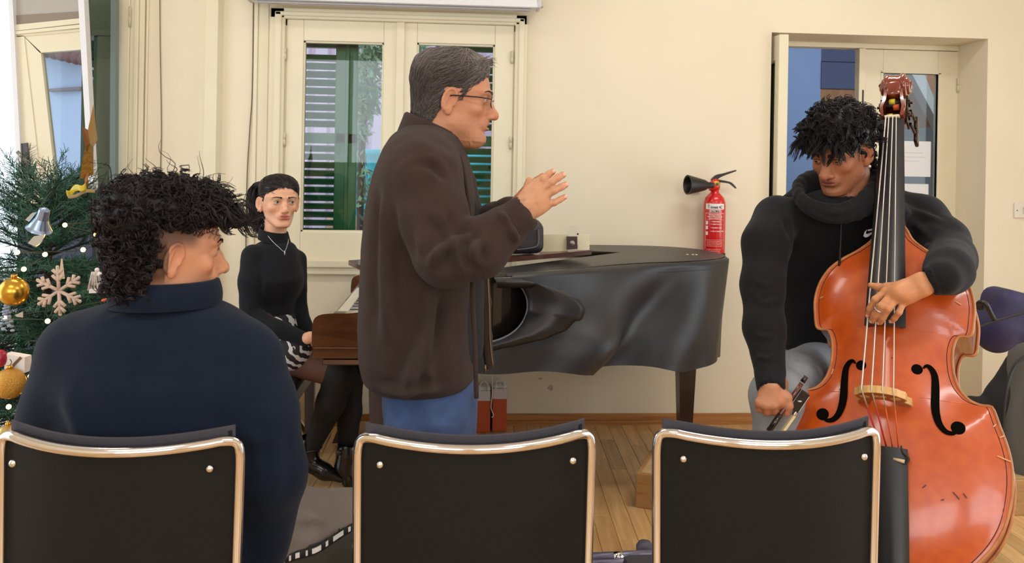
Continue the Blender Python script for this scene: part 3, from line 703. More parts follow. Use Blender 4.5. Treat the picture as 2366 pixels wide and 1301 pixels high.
put_chair(ch, 279, 1020, 1.525, -5.5, 'black chrome-edged chair with the curly-haired person in navy sitting on it')
put_chair(c2, 1101, 1020, 1.575, 2.4, 'empty black chrome-edged chair between the two others, in front of the standing man')
put_chair(c3, 1774, 1010, 1.63, 1.0, 'empty black chrome-edged chair in front of the double bass')
# grey tubular stand lying low between two chairs
m_gtube = M('grey_lilac_tube', (122, 120, 142), rough=.35, metal=.5)
st = empty('floor_stand', G(1440, 1290), 0, 'grey tubular stand foot on the floor between the two empty chairs', 'stand'); si = -np.array(st.location)
mk('bar', [tube([G(1360, 1289, .03)+si, G(1520, 1281, .03)+si], .016, 12), tube([G(1360, 1301, .03)+si, G(1520, 1294, .03)+si], .010, 10)], m_gtube, st, True)
mk('joint', [lathe([(.019, 0), (.019, .03)], 12, G(1428, 1288, .03)+si-np.array([.015, 0, 0]), (1, 0, 0))], m_chrome, st, True)
mk('rubber_foot', [lathe([(.0, 0), (.028, .0), (.03, .03), (.02, .045), (0, .046)], 14, G(1489, 1282, .0)+si)], M('slate_rubber', (84, 82, 98), rough=.5), st, True)
# ================================================================== grand piano and its cover
pw = wood('lacquered_walnut', (70, 42, 26), (104, 66, 40), rough=.12, scale=(3, 20, 20), coat=.8)
m_pblk = M('black_lacquer', (24, 19, 18), rough=.22, coat=.4)
PX0, PX1, PYf, PYb = -.457, 1.235, 3.06, 4.27
def outline(off=0.):
    pts = [(PX0+.24, PYf), (.05, PYf+.0), (.22, PYf+.03), (.42, PYf+.15), (.60, PYf+.30), (.80, PYf+.42), (1.0, PYf+.50), (1.14, PYf+.60), (PX1-.01, PYf+.74), (PX1, PYf+.90), (PX1-.05, PYf+1.08), (PX1-.2, PYb-.02), (.8, PYb), (.2, PYb), (PX0+.24, PYb)]
    q = spline([np.array((*p, 0)) for p in pts], 5)[:, :2]
    if off:
        t = np.gradient(q, axis=0); t /= np.linalg.norm(t, axis=1)[:, None]; q = q+off*np.stack([t[:, 1], -t[:, 0]], 1)
    return q
pn = empty('grand_piano', (PX0, PYf, 0), 0, 'brown lacquered grand piano mostly hidden under a black cover', 'piano'); pi_ = np.array([-PX0, -PYf, 0])
def pz(q, z): return np.concatenate([q, np.full((len(q), 1), z)], 1)+pi_
ol = outline()
mk('case', prism(pz(ol, .64), (0, 0, .26)), m_pblk, pn)
mk('lid', prism(pz(outline(.012)[2:], .90), (0, 0, .022)), m_pblk, pn)
mk('key_bed', bx(.0, .36, .0, PYb-PYf, .60, .66, .005), pw, pn)
# treble cheek: the rounded brown arm beside the keys
def arm(y0, y1):
    pr = [(-.02, .62), (-.035, .66), (-.035, .745), (-.02, .775), (.02, .785), (.10, .787), (.16, .80), (.22, .845), (.26, .88), (.30, .90), (.40, .90), (.40, .62)]
    q = spline([np.array((a, 0, b)) for a, b in pr], 4); q = np.concatenate([q])
    return prism([(a[0], y0, a[2]) for a in q], (0, y1-y0, 0))
ck = mk('cheek', arm(.0, .055), pw, pn)
mk('cheek_lower_rail', bx(-.03, .40, -.006, .0, .625, .665, .003), pw, ck)
mk('cheek', arm(PYb-PYf-.055, PYb-PYf), pw, pn)
mk('key_slip', bx(-.028, .0, .055, PYb-PYf-.055, .645, .705, .004), pw, pn)
m_ivory = M('ivory_key', (236, 232, 218), rough=.25)
kw = (PYb-PYf-.12)/52
me = None
for i in range(52):
    if me is None: o = mk('white_key', bx(0, .15, 0, kw-.0012, .70, .722, .0015), m_ivory, pn); me = o.data
    else: o = bpy.data.objects.new('white_key', me); COL.objects.link(o); o.parent = pn
    o.location = (-.005, .06+i*kw, 0)
me = None
for i in range(51):
    if i % 7 in (2, 6): continue
    if me is None: o = mk('black_key', bx(.05, .15, -.0055, .0055, .722, .734, .002), m_pblk, pn); me = o.data
    else: o = bpy.data.objects.new('black_key', me); COL.objects.link(o); o.parent = pn
    o.location = (-.005, .06+(i+1)*kw, 0)
mk('fallboard', bx(.15, .17, .055, PYb-PYf-.055, .70, .86, .004), pw, pn)
def pleg(x, y, name='leg'):
    l = mk(name, [loft([np.array([(x+sx*w-0, y+sy*w, z) for sx, sy in ((-1, -1), (1, -1), (1, 1), (-1, 1))]) for z, w in ((.07, .026), (.12, .030), (.58, .046), (.60, .058), (.64, .058))])], M('dark_mahogany', (48, 28, 24), rough=.35, coat=.3), pn)
    mk('caster', [lathe([(.02, -.012), (.026, 0), (.02, .012)], 14, (x, y, .026), (1, 0, 0)), bx(x-.008, x+.008, y-.012, y+.012, .03, .075)], M('brass', (150, 112, 60), rough=.35, metal=.9), l, True)
lw = D(1583, 900, 3.98)
pleg(.20, .16); pleg(.20, PYb-PYf-.16); pleg(lw[0]-PX0, lw[1]-PYf)
mk('pedal_lyre', [bx(.30, .33, .50, .53, .12, .62), bx(.30, .33, .66, .69, .12, .62), bx(.27, .36, .46, .73, .08, .13, .01)], M('dark_mahogany', (48, 28, 24)), pn)
# folded front lid board on top, with the things standing on it
yb0 = 3.30
bl, br = D(1178, 595, 3.27), D(1367, 578, 3.42); bz = .985
m_board = wood('dark_walnut_board', (60, 32, 26), (92, 52, 40), rough=.3, scale=(3, 30, 30), coat=.3)
xd = (br-bl)/np.linalg.norm(br-bl); yd_ = np.array([-xd[1], xd[0], 0]); yd_ /= np.linalg.norm(yd_)
fb = mk('folded_lid', prism([bl-xd*.55, br, br+yd_*.34, bl-xd*.55+yd_*.34], (0, 0, -.018)), m_board, None); tag(fb, 'dark walnut lid board lying on top of the covered piano', 'board')
m_acr = M('clear_acrylic', (240, 240, 232), rough=.08, trans=.75, alpha=.42, ior=1.3)
def stand_plate(pa, pb, d, mat, name, label, cat, t=.004, parent=None):
    a, b = D(*pa, d), D(*pb, d); q = [D(pa[0], pa[1], d), D(pb[0], pa[1]-2, d), D(pb[0], pb[1], d), D(pa[0], pb[1], d)]
    o = mk(name, prism(q, CF*t), mat, parent)
    if label: tag(o, label, cat)
    return o
stand_plate((1246, 590), (1312, 542), 3.42, M('cream_card', (222, 212, 178), rough=.6), 'cream_card', 'blank cream card standing on the walnut board behind the raised hands', 'card')
stand_plate((1335, 582), (1362, 541), 3.43, M('pale_cream_card', (230, 222, 190), rough=.6), 'cream_card', 'narrow cream card at the right end of the walnut board', 'card')
bxo = stand_plate((1310, 577), (1334, 547), 3.38, M('maroon_leather_case', (62, 34, 34), rough=.5), 'small_case', 'small dark maroon case with a silver emblem on the walnut board', 'case', .03)
mk('emblem', lathe([(.0001, .003), (.010, .002), (.011, 0)], 16, D(1322, 562, 3.379), tuple(-CF)), M('silver_emblem', (150, 140, 138), rough=.4, metal=.6), bxo, True)
mk('clear_lid', prism([D(1311, 549, 3.395), D(1333, 548, 3.395), D(1333, 521, 3.42), D(1316, 523, 3.42)], CF*.003), m_acr, bxo)
mk('knob', ball(D(1335, 541, 3.385), .004, 8, 6), m_dark, bxo, True)
# black bag on the board behind the man's wrist
f = Field(C3(1175, 600, 3.3)-.05, C3(1260, 490, 3.5)+.05, .006)
f.rbox(C3(1206, 548, 3.36), (.075, .07, .062), rz(.3), .03).cap(C3(1200, 520, 3.34), C3(1238, 525, 3.36), .026, .02, .02).ell(C3(1225, 530, 3.36), (.035, .05, .05), None, .02)
v, q = f.mesh(); bg = tag(mk('black_bag', (v, q.tolist()), M('black_nylon', (38, 34, 40), rough=.5, bump=.2, bscale=200), None, True, world=c2w), 'black nylon bag on the walnut board behind the raised hands', 'bag')
mk('bag_zip', tube(spline([c2w(C3(1195, 577, 3.265)), c2w(C3(1220, 574, 3.265)), c2w(C3(1243, 566, 3.28)), c2w(C3(1244, 530, 3.29))], 6), .003, 6), M('grey_zip', (84, 76, 84), rough=.5), bg, True)
# ---- cover
m_cov = M('black_leatherette', (36, 36, 40), rough=.42, var=.08, vscale=20, bump=.10, bscale=300, spec=.5)
co = outline(.03); seg = np.r_[0, np.cumsum(np.linalg.norm(np.diff(co, axis=0), axis=1))]; SL = seg[-1]
def oc(s):
    s = np.clip(s, 0, 1)*SL; return np.array([np.interp(s, seg, co[:, 0]), np.interp(s, seg, co[:, 1])])
def onrm(s):
    t = oc(s+.01)-oc(s-.01); t /= np.linalg.norm(t); return np.array([t[1], -t[0]])
def bump1(x, c, w): return math.exp(-((x-c)/w)**2)
S0 = .075; S1 = .995
def coverf(u, v):
    s = S0+(S1-S0)*u; p = oc(s); n = onrm(s)
    zb_ = .585-.10*min(max((s-.20)/.16, 0), 1)-.02*bump1(s, .20, .05)+.012*math.sin(s*21)+.008*math.sin(s*47); z = .932+(zb_-.932)*v
    a = v**.7
    off = .012+.03*a
    off += .13*bump1(s+.10*v, .29, .045)*a*(1-.5*v)-.075*bump1(s+.13*v, .375, .035)*a
    off += .10*bump1(s+.06*v, .405, .03)*a*.5-.035*bump1(s, .46, .03)*a+.03*bump1(s, .52, .03)*a
    off += .03*math.sin(s*60+v*2)*a*.35+.045*bump1(v, .72, .22)*bump1(s, .24, .10)
    tl = min(max((s-.40)/.08, 0), 1); off = off*(1-tl)+tl*(.014-.035*v+.012*math.sin(s*60+v*2)*a)
    if p[1] > 4.15: off = min(off, .02)
    q = p+n*off
    if v < .02: q = p-n*.004
    return (q[0], q[1], z)
def hole(u, v):
    s = S0+(S1-S0)*u; return ((s-.075)/.062)**2+((v-.30)/.40)**2
nu, nv = 200, 46
gv, gf = grid(coverf, nu, nv)
gf = [q for q in gf if hole((q[0]//nv)/(nu-1), (q[0] % nv)/(nv-1)) > 1]
top = [tuple(coverf(i/(nu-1), 0)) for i in range(nu)]; topv = np.array([np.array(t)+(0, 0, .006) for t in top]); ctr = topv.mean(0)+np.array([.1, 0, .0])
tv = np.concatenate([topv, topv*.94+ctr*.06+(0, 0, .003), topv*.5+ctr*.5+(0, 0, .005), ctr[None]+(0, 0, .006)]); tf = []
for i in range(nu-1):
    tf += [(i, i+1, nu+i+1, nu+i), (nu+i, nu+i+1, 2*nu+i+1, 2*nu+i), (2*nu+i, 2*nu+i+1, 3*nu)]
cv = mk('piano_cover', [thick((gv, gf), .004)], m_cov, None, 60); tag(cv, 'black leatherette cover draped over the grand piano with its side flap folded back', 'cover')
mk('cover_top', (tv, tf), m_cov, cv, True)
rim = []
for k in range(40):
    a = -.35*math.pi+k/39*1.02*math.pi; s = .075+.062*math.cos(a); v_ = .30+.40*math.sin(a)
    if s >= S0: rim.append(np.array(coverf((s-S0)/(S1-S0), max(v_, .03)))-np.array([0, .012, 0]))
mk('piping', tube(rim, .0045, 8), M('grey_piping', (104, 106, 112), rough=.4), cv, True)
# rolled-back flap edge standing proud beside the opening
fl = []
for k in range(24):
    t = k/23; a = np.array(rim[min(int(t*(len(rim)-1)), len(rim)-1)]); fl.append(a)
fl = np.array(fl)
def flapf(u, v):
    a = fl[min(int(u*23), 23)]; w = .20*math.sin(min(u*1.25, 1)*math.pi)**.8+.01; b = a+np.array([w*v, -.03*math.sin(v*math.pi)-.006, -.03*v*v])
    return b
mk('folded_flap', thick(grid(flapf, 24, 10), .003), m_cov, cv, True)
seamp = [np.array(coverf(u, .075))-np.array([0, .003, 0]) for u in np.linspace(.28, .62, 50)]
mk('seam', tube(seamp, .0022, 6), m_cov, cv, True)
for px, py in ((1588, 583), (1601, 584), (1609, 581)):
    c = D(px, py, 3.82); c[2] = .945; mk('speck', ball(c, (.006, .006, .003), 8, 5), M('crumb_white', (214, 206, 180), rough=.8), cv, True)
# ================================================================== double bass
_tilt, _az = math.radians(25), math.radians(32)
BO = C3(2056, 915, 2.25); _nh = np.array([-math.sin(_az), -math.cos(_az), 0]); _up = np.array([0, 0, 1.])
BN = math.cos(_tilt)*_nh+math.sin(_tilt)*_up; BV = math.cos(_tilt)*_up-math.sin(_tilt)*_nh
BU = np.cross(BV, BN); BU = BU if BU[0] > 0 else -BU
def _rot(ax, a, v): return v*math.cos(a)+np.cross(ax, v)*math.sin(a)+ax*(ax @ v)*(1-math.cos(a))
def BL(px, py, h=0.):
    """pixel -> (a, b) on the plane h above the bass front"""
    r = np.array([(px-CX)/FPX, 1.0, (CY-py)/FPX]); t = ((BO+BN*h) @ BN)/(r @ BN); p = r*t-BO; return np.array([p @ BU, p @ BV])
# spin the axis inside its plane so that the string line follows the neck in the picture
_p0, _p1 = BL(2056, 915), BL(2062, 300, .03); _an = math.atan2(_p1[0]-_p0[0], _p1[1]-_p0[1]); _s = BU*math.cos(_an)-BV*math.sin(_an); BV = BV*math.cos(_an)+BU*math.sin(_an); BU = _s
def BX(a, b, h): return BO+a*BU+b*BV+h*BN
def BW(P3): P3 = np.asarray(P3, float); return c2w(BO+P3[..., 0:1]*BU+P3[..., 1:2]*BV+P3[..., 2:3]*BN)
right = [(2070, 512), (2090, 530), (2106, 556), (2138, 580), (2178, 602), (2212, 628), (2236, 664), (2247, 705), (2246, 742), (2239, 776), (2214, 777), (2202, 792), (2196, 822), (2199, 862), (2211, 897), (2234, 924), (2262, 937), (2287, 941), (2305, 985), (2325, 1040), (2335, 1095), (2333, 1150), (2319, 1213), (2292, 1262), (2252, 1304), (2205, 1336), (2150, 1356), (2100, 1364), (2075, 1366)]
rl = np.array([BL(*q) for q in right]); rl[0, 0] = .012; rl[-1, 0] = .004
hb_ = rl[:, 1]; hw_ = np.abs(rl[:, 0])
for i in range(1, len(hb_)): hb_[i] = min(hb_[i], hb_[i-1]-.001)
_t = np.arange(len(rl)); _tt = np.linspace(0, len(rl)-1, 300)
_sm = spline(np.stack([hw_, hb_, 0*hb_], 1), 8); HB, HW = _sm[:, 1], _sm[:, 0]
for i in range(1, len(HB)): HB[i] = min(HB[i], HB[i-1]-1e-5)
btop, bbot = HB[0], HB[-1]
def halfw(b): return np.interp(b, HB[::-1], HW[::-1])
WMX = HW.max()
_OL = np.concatenate([np.stack([HW, HB], 1), np.stack([-HW, HB], 1)[::-1]])
_bc = {}
def _bh(d): return .004+.052*(1-np.exp(-d/.075))*(d/(d+.022))
_GA, _GB = np.linspace(-.36, .36, 145), np.linspace(bbot-.02, btop+.02, 230)
_gd = np.zeros((145, 230))
for _i in range(145):
    _q = np.stack([np.full(230, _GA[_i]), _GB], 1); _dd = np.sqrt(((_q[:, None]-_OL[None, ::2])**2).sum(2)).min(1); _gd[_i] = np.where(np.abs(_GA[_i]) > halfw(_GB), 0, _dd)
def belly(a, b):
    x = min(max((a+.36)/.005, 0), 143.999); y = min(max((b-_GB[0])/(_GB[1]-_GB[0]), 0), 228.999); i, j = int(x), int(y); fx_, fy_ = x-i, y-j
    d = _gd[i, j]*(1-fx_)*(1-fy_)+_gd[i+1, j]*fx_*(1-fy_)+_gd[i, j+1]*(1-fx_)*fy_+_gd[i+1, j+1]*fx_*fy_
    return .004+.052*(1-math.exp(-d/.075))*(d/(d+.022))
m_bass = wood('bass_varnish', (188, 72, 14), (206, 90, 18), rough=.3, scale=(30, 30, 30), coat=.55, dist=1.0)
_n = m_bass.node_tree; _b = _n.nodes['Principled BSDF']; _b.inputs['Coat Roughness'].default_value = .12
m_rib = wood('bass_rib_varnish', (112, 46, 18), (156, 76, 34), rough=.22, scale=(6, 60, 6), coat=.7)
m_edge = wood('worn_bass_edge', (160, 92, 46), (206, 140, 84), rough=.4, scale=(12, 12, 12))
bass = empty('double_bass', c2w(BX(0, bbot, -.1)), 0, 'orange-brown varnished double bass held by the bow-haired player in black', 'double bass')
bass['label'] = 'orange-brown varnished double bass leaning on the player in the black hoodie'
_bi = -np.array(bass.location)
def bmk(name, pieces, mat, parent=None, smooth=False):
    if isinstance(pieces, tuple): pieces = [pieces]
    return mk(name, [(BW(v)+_bi, f) for v, f in pieces], mat, parent or bass, smooth)
RIB = .19
bs = np.unique(np.concatenate([HB[::2], np.linspace(bbot, btop, 60)]))
def platef(top):
    V = []; F = []; nt_ = 33
    for b in bs:
        w = halfw(b)+.004
        for j in range(nt_):
            t = math.sin((j/(nt_-1)-.5)*math.pi); a = t*w; h = belly(a, b) if top else -RIB-.004-.012*(1-t*t)
            V.append((a, b, h))
    n = len(bs)
    for i in range(n-1):
        for j in range(nt_-1):
            q = (i*nt_+j, i*nt_+j+1, (i+1)*nt_+j+1, (i+1)*nt_+j); F.append(q if top else q[::-1])
    return np.array(V), F
front = bmk('front_plate', platef(True), m_bass, None, True)
bmk('back_plate', platef(False), m_rib, None, True)
ro = np.stack([HW, HB], 1); loop = np.concatenate([ro, ro[::-1]*[-1, 1]])
bmk('ribs', loft([np.concatenate([loop*[1, 1], np.full((len(loop), 1), h)], 1) for h in (.002, -RIB/2, -RIB)], False), m_rib, None, 40)
lp = np.concatenate([np.stack([HW+.004, HB, 0*HB+.002], 1), np.stack([-HW-.004, HB, 0*HB+.002], 1)[::-1]])[::2]
bmk('front_edge', tube(lp, .0042, 6, closed=True, up=(0, 0, 1)), m_edge, None, True)
lp2 = lp.copy(); lp2[:, 2] = -RIB-.002; bmk('back_edge', tube(lp2, .0045, 6, closed=True), m_edge, None, True)
pf = lp.copy(); cen = pf[:, :2].copy(); cen[:, 0] *= 1-.012/np.maximum(np.abs(cen[:, 0]), .02); pf2 = np.array([(a, b, belly(a, b)+.0004) for a, b in cen if btop-.03 > b > bbot+.02])
bmk('purfling', [tube(pf2[pf2[:, 0] > 0], .0009, 4), tube(pf2[pf2[:, 0] < 0], .0009, 4)], m_dark, front)
# f-holes: black sheets on the belly paint the dark of the openings
m_fhole_dark = M('f_hole_dark', (12, 9, 8), rough=.9, spec=.05)
def fhole(sgn):
    st_ = [(2136, 857), (2143, 851), (2153, 857), (2161, 874), (2163, 905), (2163, 940), (2166, 965), (2174, 988), (2188, 1004), (2204, 1008), (2215, 1003)]
    wd = [.002, .004, .006, .0075, .009, .0098, .009, .0075, .006, .0045, .002]
    c = spline(np.array([(*BL(*q), 0) for q in st_]), 5)[:, :2]; w = np.interp(np.linspace(0, 1, len(c)), np.linspace(0, 1, len(wd)), wd); c[:, 0] *= sgn
    t = np.gradient(c, axis=0); t /= np.linalg.norm(t, axis=1)[:, None]; n = np.stack([-t[:, 1], t[:, 0]], 1)
    V = []
    for k in range(len(c)):
        for s in (-1, 0, 1):
            p = c[k]+n[k]*w[k]*s; V.append((p[0], p[1], belly(*p)+.0012))
    F = [(k*3+j, k*3+j+1, k*3+j+4, k*3+j+3) for k in range(len(c)-1) for j in (0, 1)]
    pcs = [thick((np.array(V), F), .003)]
    for (px, py), r in (((2122, 860), .0135), ((2216, 994), .0165)):
        q = BL(px, py); q[0] *= sgn; a = np.arange(20)*2*np.pi/20; V = [(q[0], q[1], belly(*q)+.0014)]+[(q[0]+r*math.cos(x), q[1]+r*math.sin(x), belly(q[0]+r*math.cos(x), q[1]+r*math.sin(x))+.0013) for x in a]
        pcs.append(thick((np.array(V), [(0, 1+k, 1+(k+1) % 20) for k in range(20)]), .003))
    bmk('f_hole', pcs, m_fhole_dark, front)
fhole(1); fhole(-1)
# scratches and worn spots
m_scr = M('pale_scratch', (222, 168, 120), rough=.5)
for px, py, l, an in ((2316, 1010, .012, .6), (2298, 985, .01, .9), (1945, 900, .012, 1.2), (1925, 860, .016, 1.3), (1900, 690, .01, .3), (2215, 705, .014, -.5), (2190, 640, .012, -.6), (2320, 1062, .03, -.3)):
    a, b = BL(px, py); V = []
    for s in (-1, 1):
        for w in (-1, 1): x, y = a+math.cos(an)*l*s*.5-math.sin(an)*w*.0014, b+math.sin(an)*l*s*.5+math.cos(an)*w*.0014; V.append((x, y, belly(x, y)+.0012))
    bmk('scratch', thick((np.array(V), [(0, 1, 3, 2)]), .002), m_scr, front)
m_gouge = M('dark_gouge', (96, 40, 20), rough=.6)
for px, py, l, an in ((2140, 1130, .012, .8), (2212, 1150, .02, -.8), (2232, 1150, .012, -.9), (2181, 1160, .008, .5), (2066, 836, .004, 0)):
    a, b = BL(px, py); V = []
    for s in (-1, 1):
        for w in (-1, 1): x, y = a+math.cos(an)*l*s*.5-math.sin(an)*w*.0012, b+math.sin(an)*l*s*.5+math.cos(an)*w*.0012; V.append((x, y, belly(x, y)+.0012))
    bmk('gouge', thick((np.array(V), [(0, 1, 3, 2)]), .002), m_gouge, front)
# fingerboard, neck, nut
m_ebony = M('ebony_fingerboard', (38, 37, 42), rough=.32, var=.12, vscale=60, spec=.5, stretch=(1, 1, 1))
HN, HE = .045, .105
fa, fb2 = BL(2043, 272, HN), BL(2079, 272, HN); ea, eb = BL(2003, 752, HE), BL(2081, 748, HE)
NB = (fa[1]+fb2[1])/2; EB = (ea[1]+eb[1])/2; nc, nw = (fa[0]+fb2[0])/2, abs(fb2[0]-fa[0])/2; ec, ew = (ea[0]+eb[0])/2, abs(eb[0]-ea[0])/2
def fboard(u, v):
    c = nc+(ec-nc)*v; w = nw+(ew-nw)*v; x = (u*2-1); return (c+x*w, NB+(EB-NB)*v, HN+(HE-HN)*v-.016-.018*(x*x)*w/.04)
bmk('fingerboard', thick(grid(fboard, 13, 24), .016), m_ebony, None, 50)
joint = btop-.0
def nk(b, w, h0, h1): return np.array([(nc+(ec-nc)*((NB-b)/(NB-EB))+w*math.cos(a), b, (h0+h1)/2+(h1-h0)/2*math.sin(a)) for a in np.arange(14)*2*np.pi/14])
def hbd(b): return HN+(HE-HN)*(NB-b)/(NB-EB)
bmk('neck', loft([nk(NB+.01, nw, -.0, hbd(NB)-.012), nk(NB-.12, nw*1.05, hbd(NB-.12)-.05, hbd(NB-.12)-.012), nk(joint+.12, nw*1.25, hbd(joint+.12)-.058, hbd(joint+.12)-.01), nk(joint+.03, nw*1.4, -.03, hbd(joint+.03)-.01), nk(joint-.01, nw*1.7, -.12, hbd(joint)-.012), nk(joint-.03, nw*1.5, -.15, .04)]), m_rib, None, True)
bmk('nut', box((nc, NB+.004, HN-.002), (nw*2.0, .008, .016), None, .003), M('bone_nut', (224, 208, 178), rough=.4))
# pegbox and scroll
m_pegbox = wood('pegbox_varnish', (92, 32, 16), (138, 54, 26), rough=.18, scale=(8, 30, 8), coat=.8)
def hh(px, py, h=0.02): return BL(px, py, h)
b0 = NB+.008; b1 = hh(2062, 232)[1]; b2 = hh(2062, 205)[1]; b3 = hh(2062, 163)[1]
xn = nc
for s in (-1, 1):
    sec = [(b0-.004, .022, -.01, .052), (b0+.04*.8, .026, -.03, .048), (b1, .020, -.05, .030), (b2, .016, -.055, .02)]
    bmk('pegbox_cheek', loft([np.array([(xn+s*w, b, lo), (xn+s*(w+.009), b, lo), (xn+s*(w+.009), b, hi), (xn+s*w, b, hi)]) for b, w, lo, hi in sec]), m_pegbox, None, 50)
bmk('pegbox_floor', loft([np.array([(xn-w, b, lo), (xn+w, b, lo), (xn+w, b, lo+.012), (xn-w, b, lo+.012)]) for b, w, lo in ((b0, .022, -.015), (b1, .021, -.055), (b2, .018, -.06))]), m_pegbox)
sb = (b2+b3)/2; R_ = (b3-b2)*.62
bmk('scroll', [loft([np.array([(xn+x, sb+R_*1.0*math.cos(t)*f, -.03+R_*1.0*math.sin(t)*f) for t in np.arange(24)*2*np.pi/24]) for x, f in ((-.022, .80), (-.019, .98), (-.015, 1.0), (-.008, .94), (0, .97), (.008, .94), (.015, 1.0), (.019, .98), (.022, .80))]),
    box((xn, b2-.002, -.005), (.040, .05, .07), None, .010)], m_pegbox, None, 40)
sp_ = lambda s: [np.array([(xn+s*(.022+.018*(k/40)), sb+R_*(.92-.72*k/40)*math.cos(.3+k/40*4.2*math.pi), -.03+R_*(.92-.72*k/40)*math.sin(.3+k/40*4.2*math.pi)) for k in range(41)])][0]
for s in (-1, 1): bmk('scroll_turn', [tube(sp_(s), np.linspace(.008, .010, 41), 8, up=(1, 0, 0)), lathe([(.016, .02), (.014, .042), (.008, .047)], 14, (xn, sb, -.03), (s, 0, 0))], m_pegbox, None, True)
m_tuner = M('dark_bronze_tuner', (58, 46, 40), rough=.28, metal=.85)
for i, (s, b) in enumerate(((1, b0+.065), (1, b0+.02), (-1, b0+.055), (-1, b0+.012))):
    tn = bmk('tuning_machine', [box((xn+s*.036, b, -.02), (.006, .05, .05), None, .002), lathe([(.014, 0), (.014, .006), (.004, .007), (.004, .012)], 16, (xn+s*.038, b+.006, -.012), (s, 0, 0)), tube([(xn+s*.042, b-.012, -.03), (xn+s*.048, b-.016, -.085)], .0045, 8)], m_tuner, None, 40)
    bmk('tuner_key', [box((xn+s*.050, b-.02, -.112), (.012, .044, .046), None, .005)], m_tuner, tn, True)
    bmk('peg_roller', tube([(xn-.024, b, .006), (xn+.024, b, .006)], .007, 10), m_dark, tn, True)
m_ystr = M('yellow_string_silk', (206, 190, 52), rough=.6); m_ostr = M('orange_string_silk', (214, 92, 46), rough=.6)
for k, (b, m_, x) in enumerate(((b0+.065, m_ystr, -.004), (b0+.045, m_ostr, .008), (b0+.014, m_ystr, -.010))):
    bmk('string_winding', tube([(xn+x-.008, b, .010), (xn+x+.008, b, .012)], .0095, 10), m_, None, True)
# bridge
m_br = wood('maple_bridge', (206, 160, 96), (226, 186, 120), rough=.5, scale=(20, 20, 20))
m_brc = wood('bridge_face', (150, 92, 50), (178, 116, 66), rough=.5, scale=(20, 20, 20))
fl_, fr_ = BL(1986, 932, .01), BL(2112, 936, .01); tl_, tr_ = BL(1990, 878, .15), BL(2080, 884, .145)
bb = (fl_[1]+fr_[1])/2+.0; bc = 0.5*(fl_[0]+fr_[0]); bw_ = abs(fr_[0]-fl_[0])/2
HBR = .145
xi, zi = np.array([-1.0, -.70, -.66, -.52, -.40, -.30, 0, .30, .40, .52, .66, .70, 1.0]), None
bp = [(-1.0, .0), (-.56, .0), (-.52, .022), (-.40, .055), (-.2, .072), (0, .077), (.2, .072), (.40, .055), (.52, .022), (.56, 0), (1.0, 0), (1.0, .03), (.86, .05), (.80, .062), (.92, .075), (.90, .10), (.74, .115), (.66, .128), (.33, HBR-.002), (0, HBR+.003), (-.33, HBR-.002), (-.66, .128), (-.74, .115), (-.90, .10), (-.92, .075), (-.80, .062), (-.86, .05), (-1.0, .03)]
q = [(bc+x*bw_, bb+.010, z+.035) for x, z in bp]
br = bmk('bridge', prism(q, (0, -.018, 0)), m_br)
bmk('bridge_face', prism([(bc+(x*.93)*bw_, bb-.0082, .035+(.004 if z < .01 else z-.004)) for x, z in bp], (0, -.0006, 0)), m_brc, br)
for x, z, r in ((-.55, .095, .012), (.55, .095, .012), (-.12, .108, .009), (.12, .108, .009), (0, .102, .006)):
    bmk('bridge_cutout', lathe([(r, 0), (r, .0012)], 16, (bc+x*bw_, bb-.0088, .035+z), (0, -1, 0)), m_br, br)
# strings
def stp(i, where):
    if where == 'n': q = BL((2047, 2054, 2063, 2071)[i], 270, HN+.006); return np.array([q[0], q[1], HN+.008])
    if where == 'b': x = (-.56, -.19, .19, .56)[i]; return np.array([bc+x*bw_, bb, .035+HBR-.012*x*x*2.2+.003])
    x = (-.020, -.007, .007, .020)[i]; tq = BL(2058, 1042, .05); return np.array([tq[0]+x, tq[1], .062])
ms = M('steel_string', (214, 206, 196), rough=.35, metal=.6); mred = M('red_string_silk', (186, 40, 52), rough=.6)
for i, r in enumerate((.0021, .0018, .0016, .0014)):
    n_, b_, t_ = stp(i, 'n'), stp(i, 'b'), stp(i, 't'); mid = b_+(t_-b_)*.30
    s_ = bmk('string', tube([n_, b_, mid], r, 6), ms, None, True)
    bmk('string_silk', tube([mid, t_], r*1.15, 6), mred if i < 2 else m_ostr, s_, True)
# tailpiece, pickup lead, endpin
tq = BL(2058, 1036, .05); tb_ = BL(2068, 1325, .03)
m_tail = M('black_tailpiece', (22, 21, 22), rough=.4)
bmk('tailpiece', thick(grid(lambda u, v: (tq[0]+(tb_[0]-tq[0])*v+(u*2-1)*(.034-.008*v), tq[1]+(tb_[1]-tq[1])*v, .066-.012*v-.012*(u*2-1)**2), 9, 12), .014), m_tail, None, 50)
bmk('tailpiece_saddle', tube([(tq[0]-.036, tq[1]-.012, .068), (tq[0]+.036, tq[1]-.012, .068)], .003, 8), M('pewter', (120, 116, 122), rough=.4, metal=.5), None, True)
for i in range(4): x = (-.020, -.007, .007, .020)[i]; bmk('string_ball_end', ball((tq[0]+x, tq[1]-.04, .069), .005, 8, 6), m_ostr if i > 1 else mred, None, True)
pc = [BL(*p_, .075) for p_ in ((2062, 1062), (2080, 1064), (2092, 1072), (2100, 1060), (2086, 1045), (2082, 1030))]
bmk('pickup_cable', tube(spline([(*p_, .074) for p_ in pc], 6), .0022, 6), m_dark, None, True)
bmk('pickup_plug', tube([(*BL(2064, 1060, .078), .078), (*BL(2090, 1067, .078), .078)], [.003, .005], 8), M('plug_cream', (206, 188, 150), rough=.5), None, True)
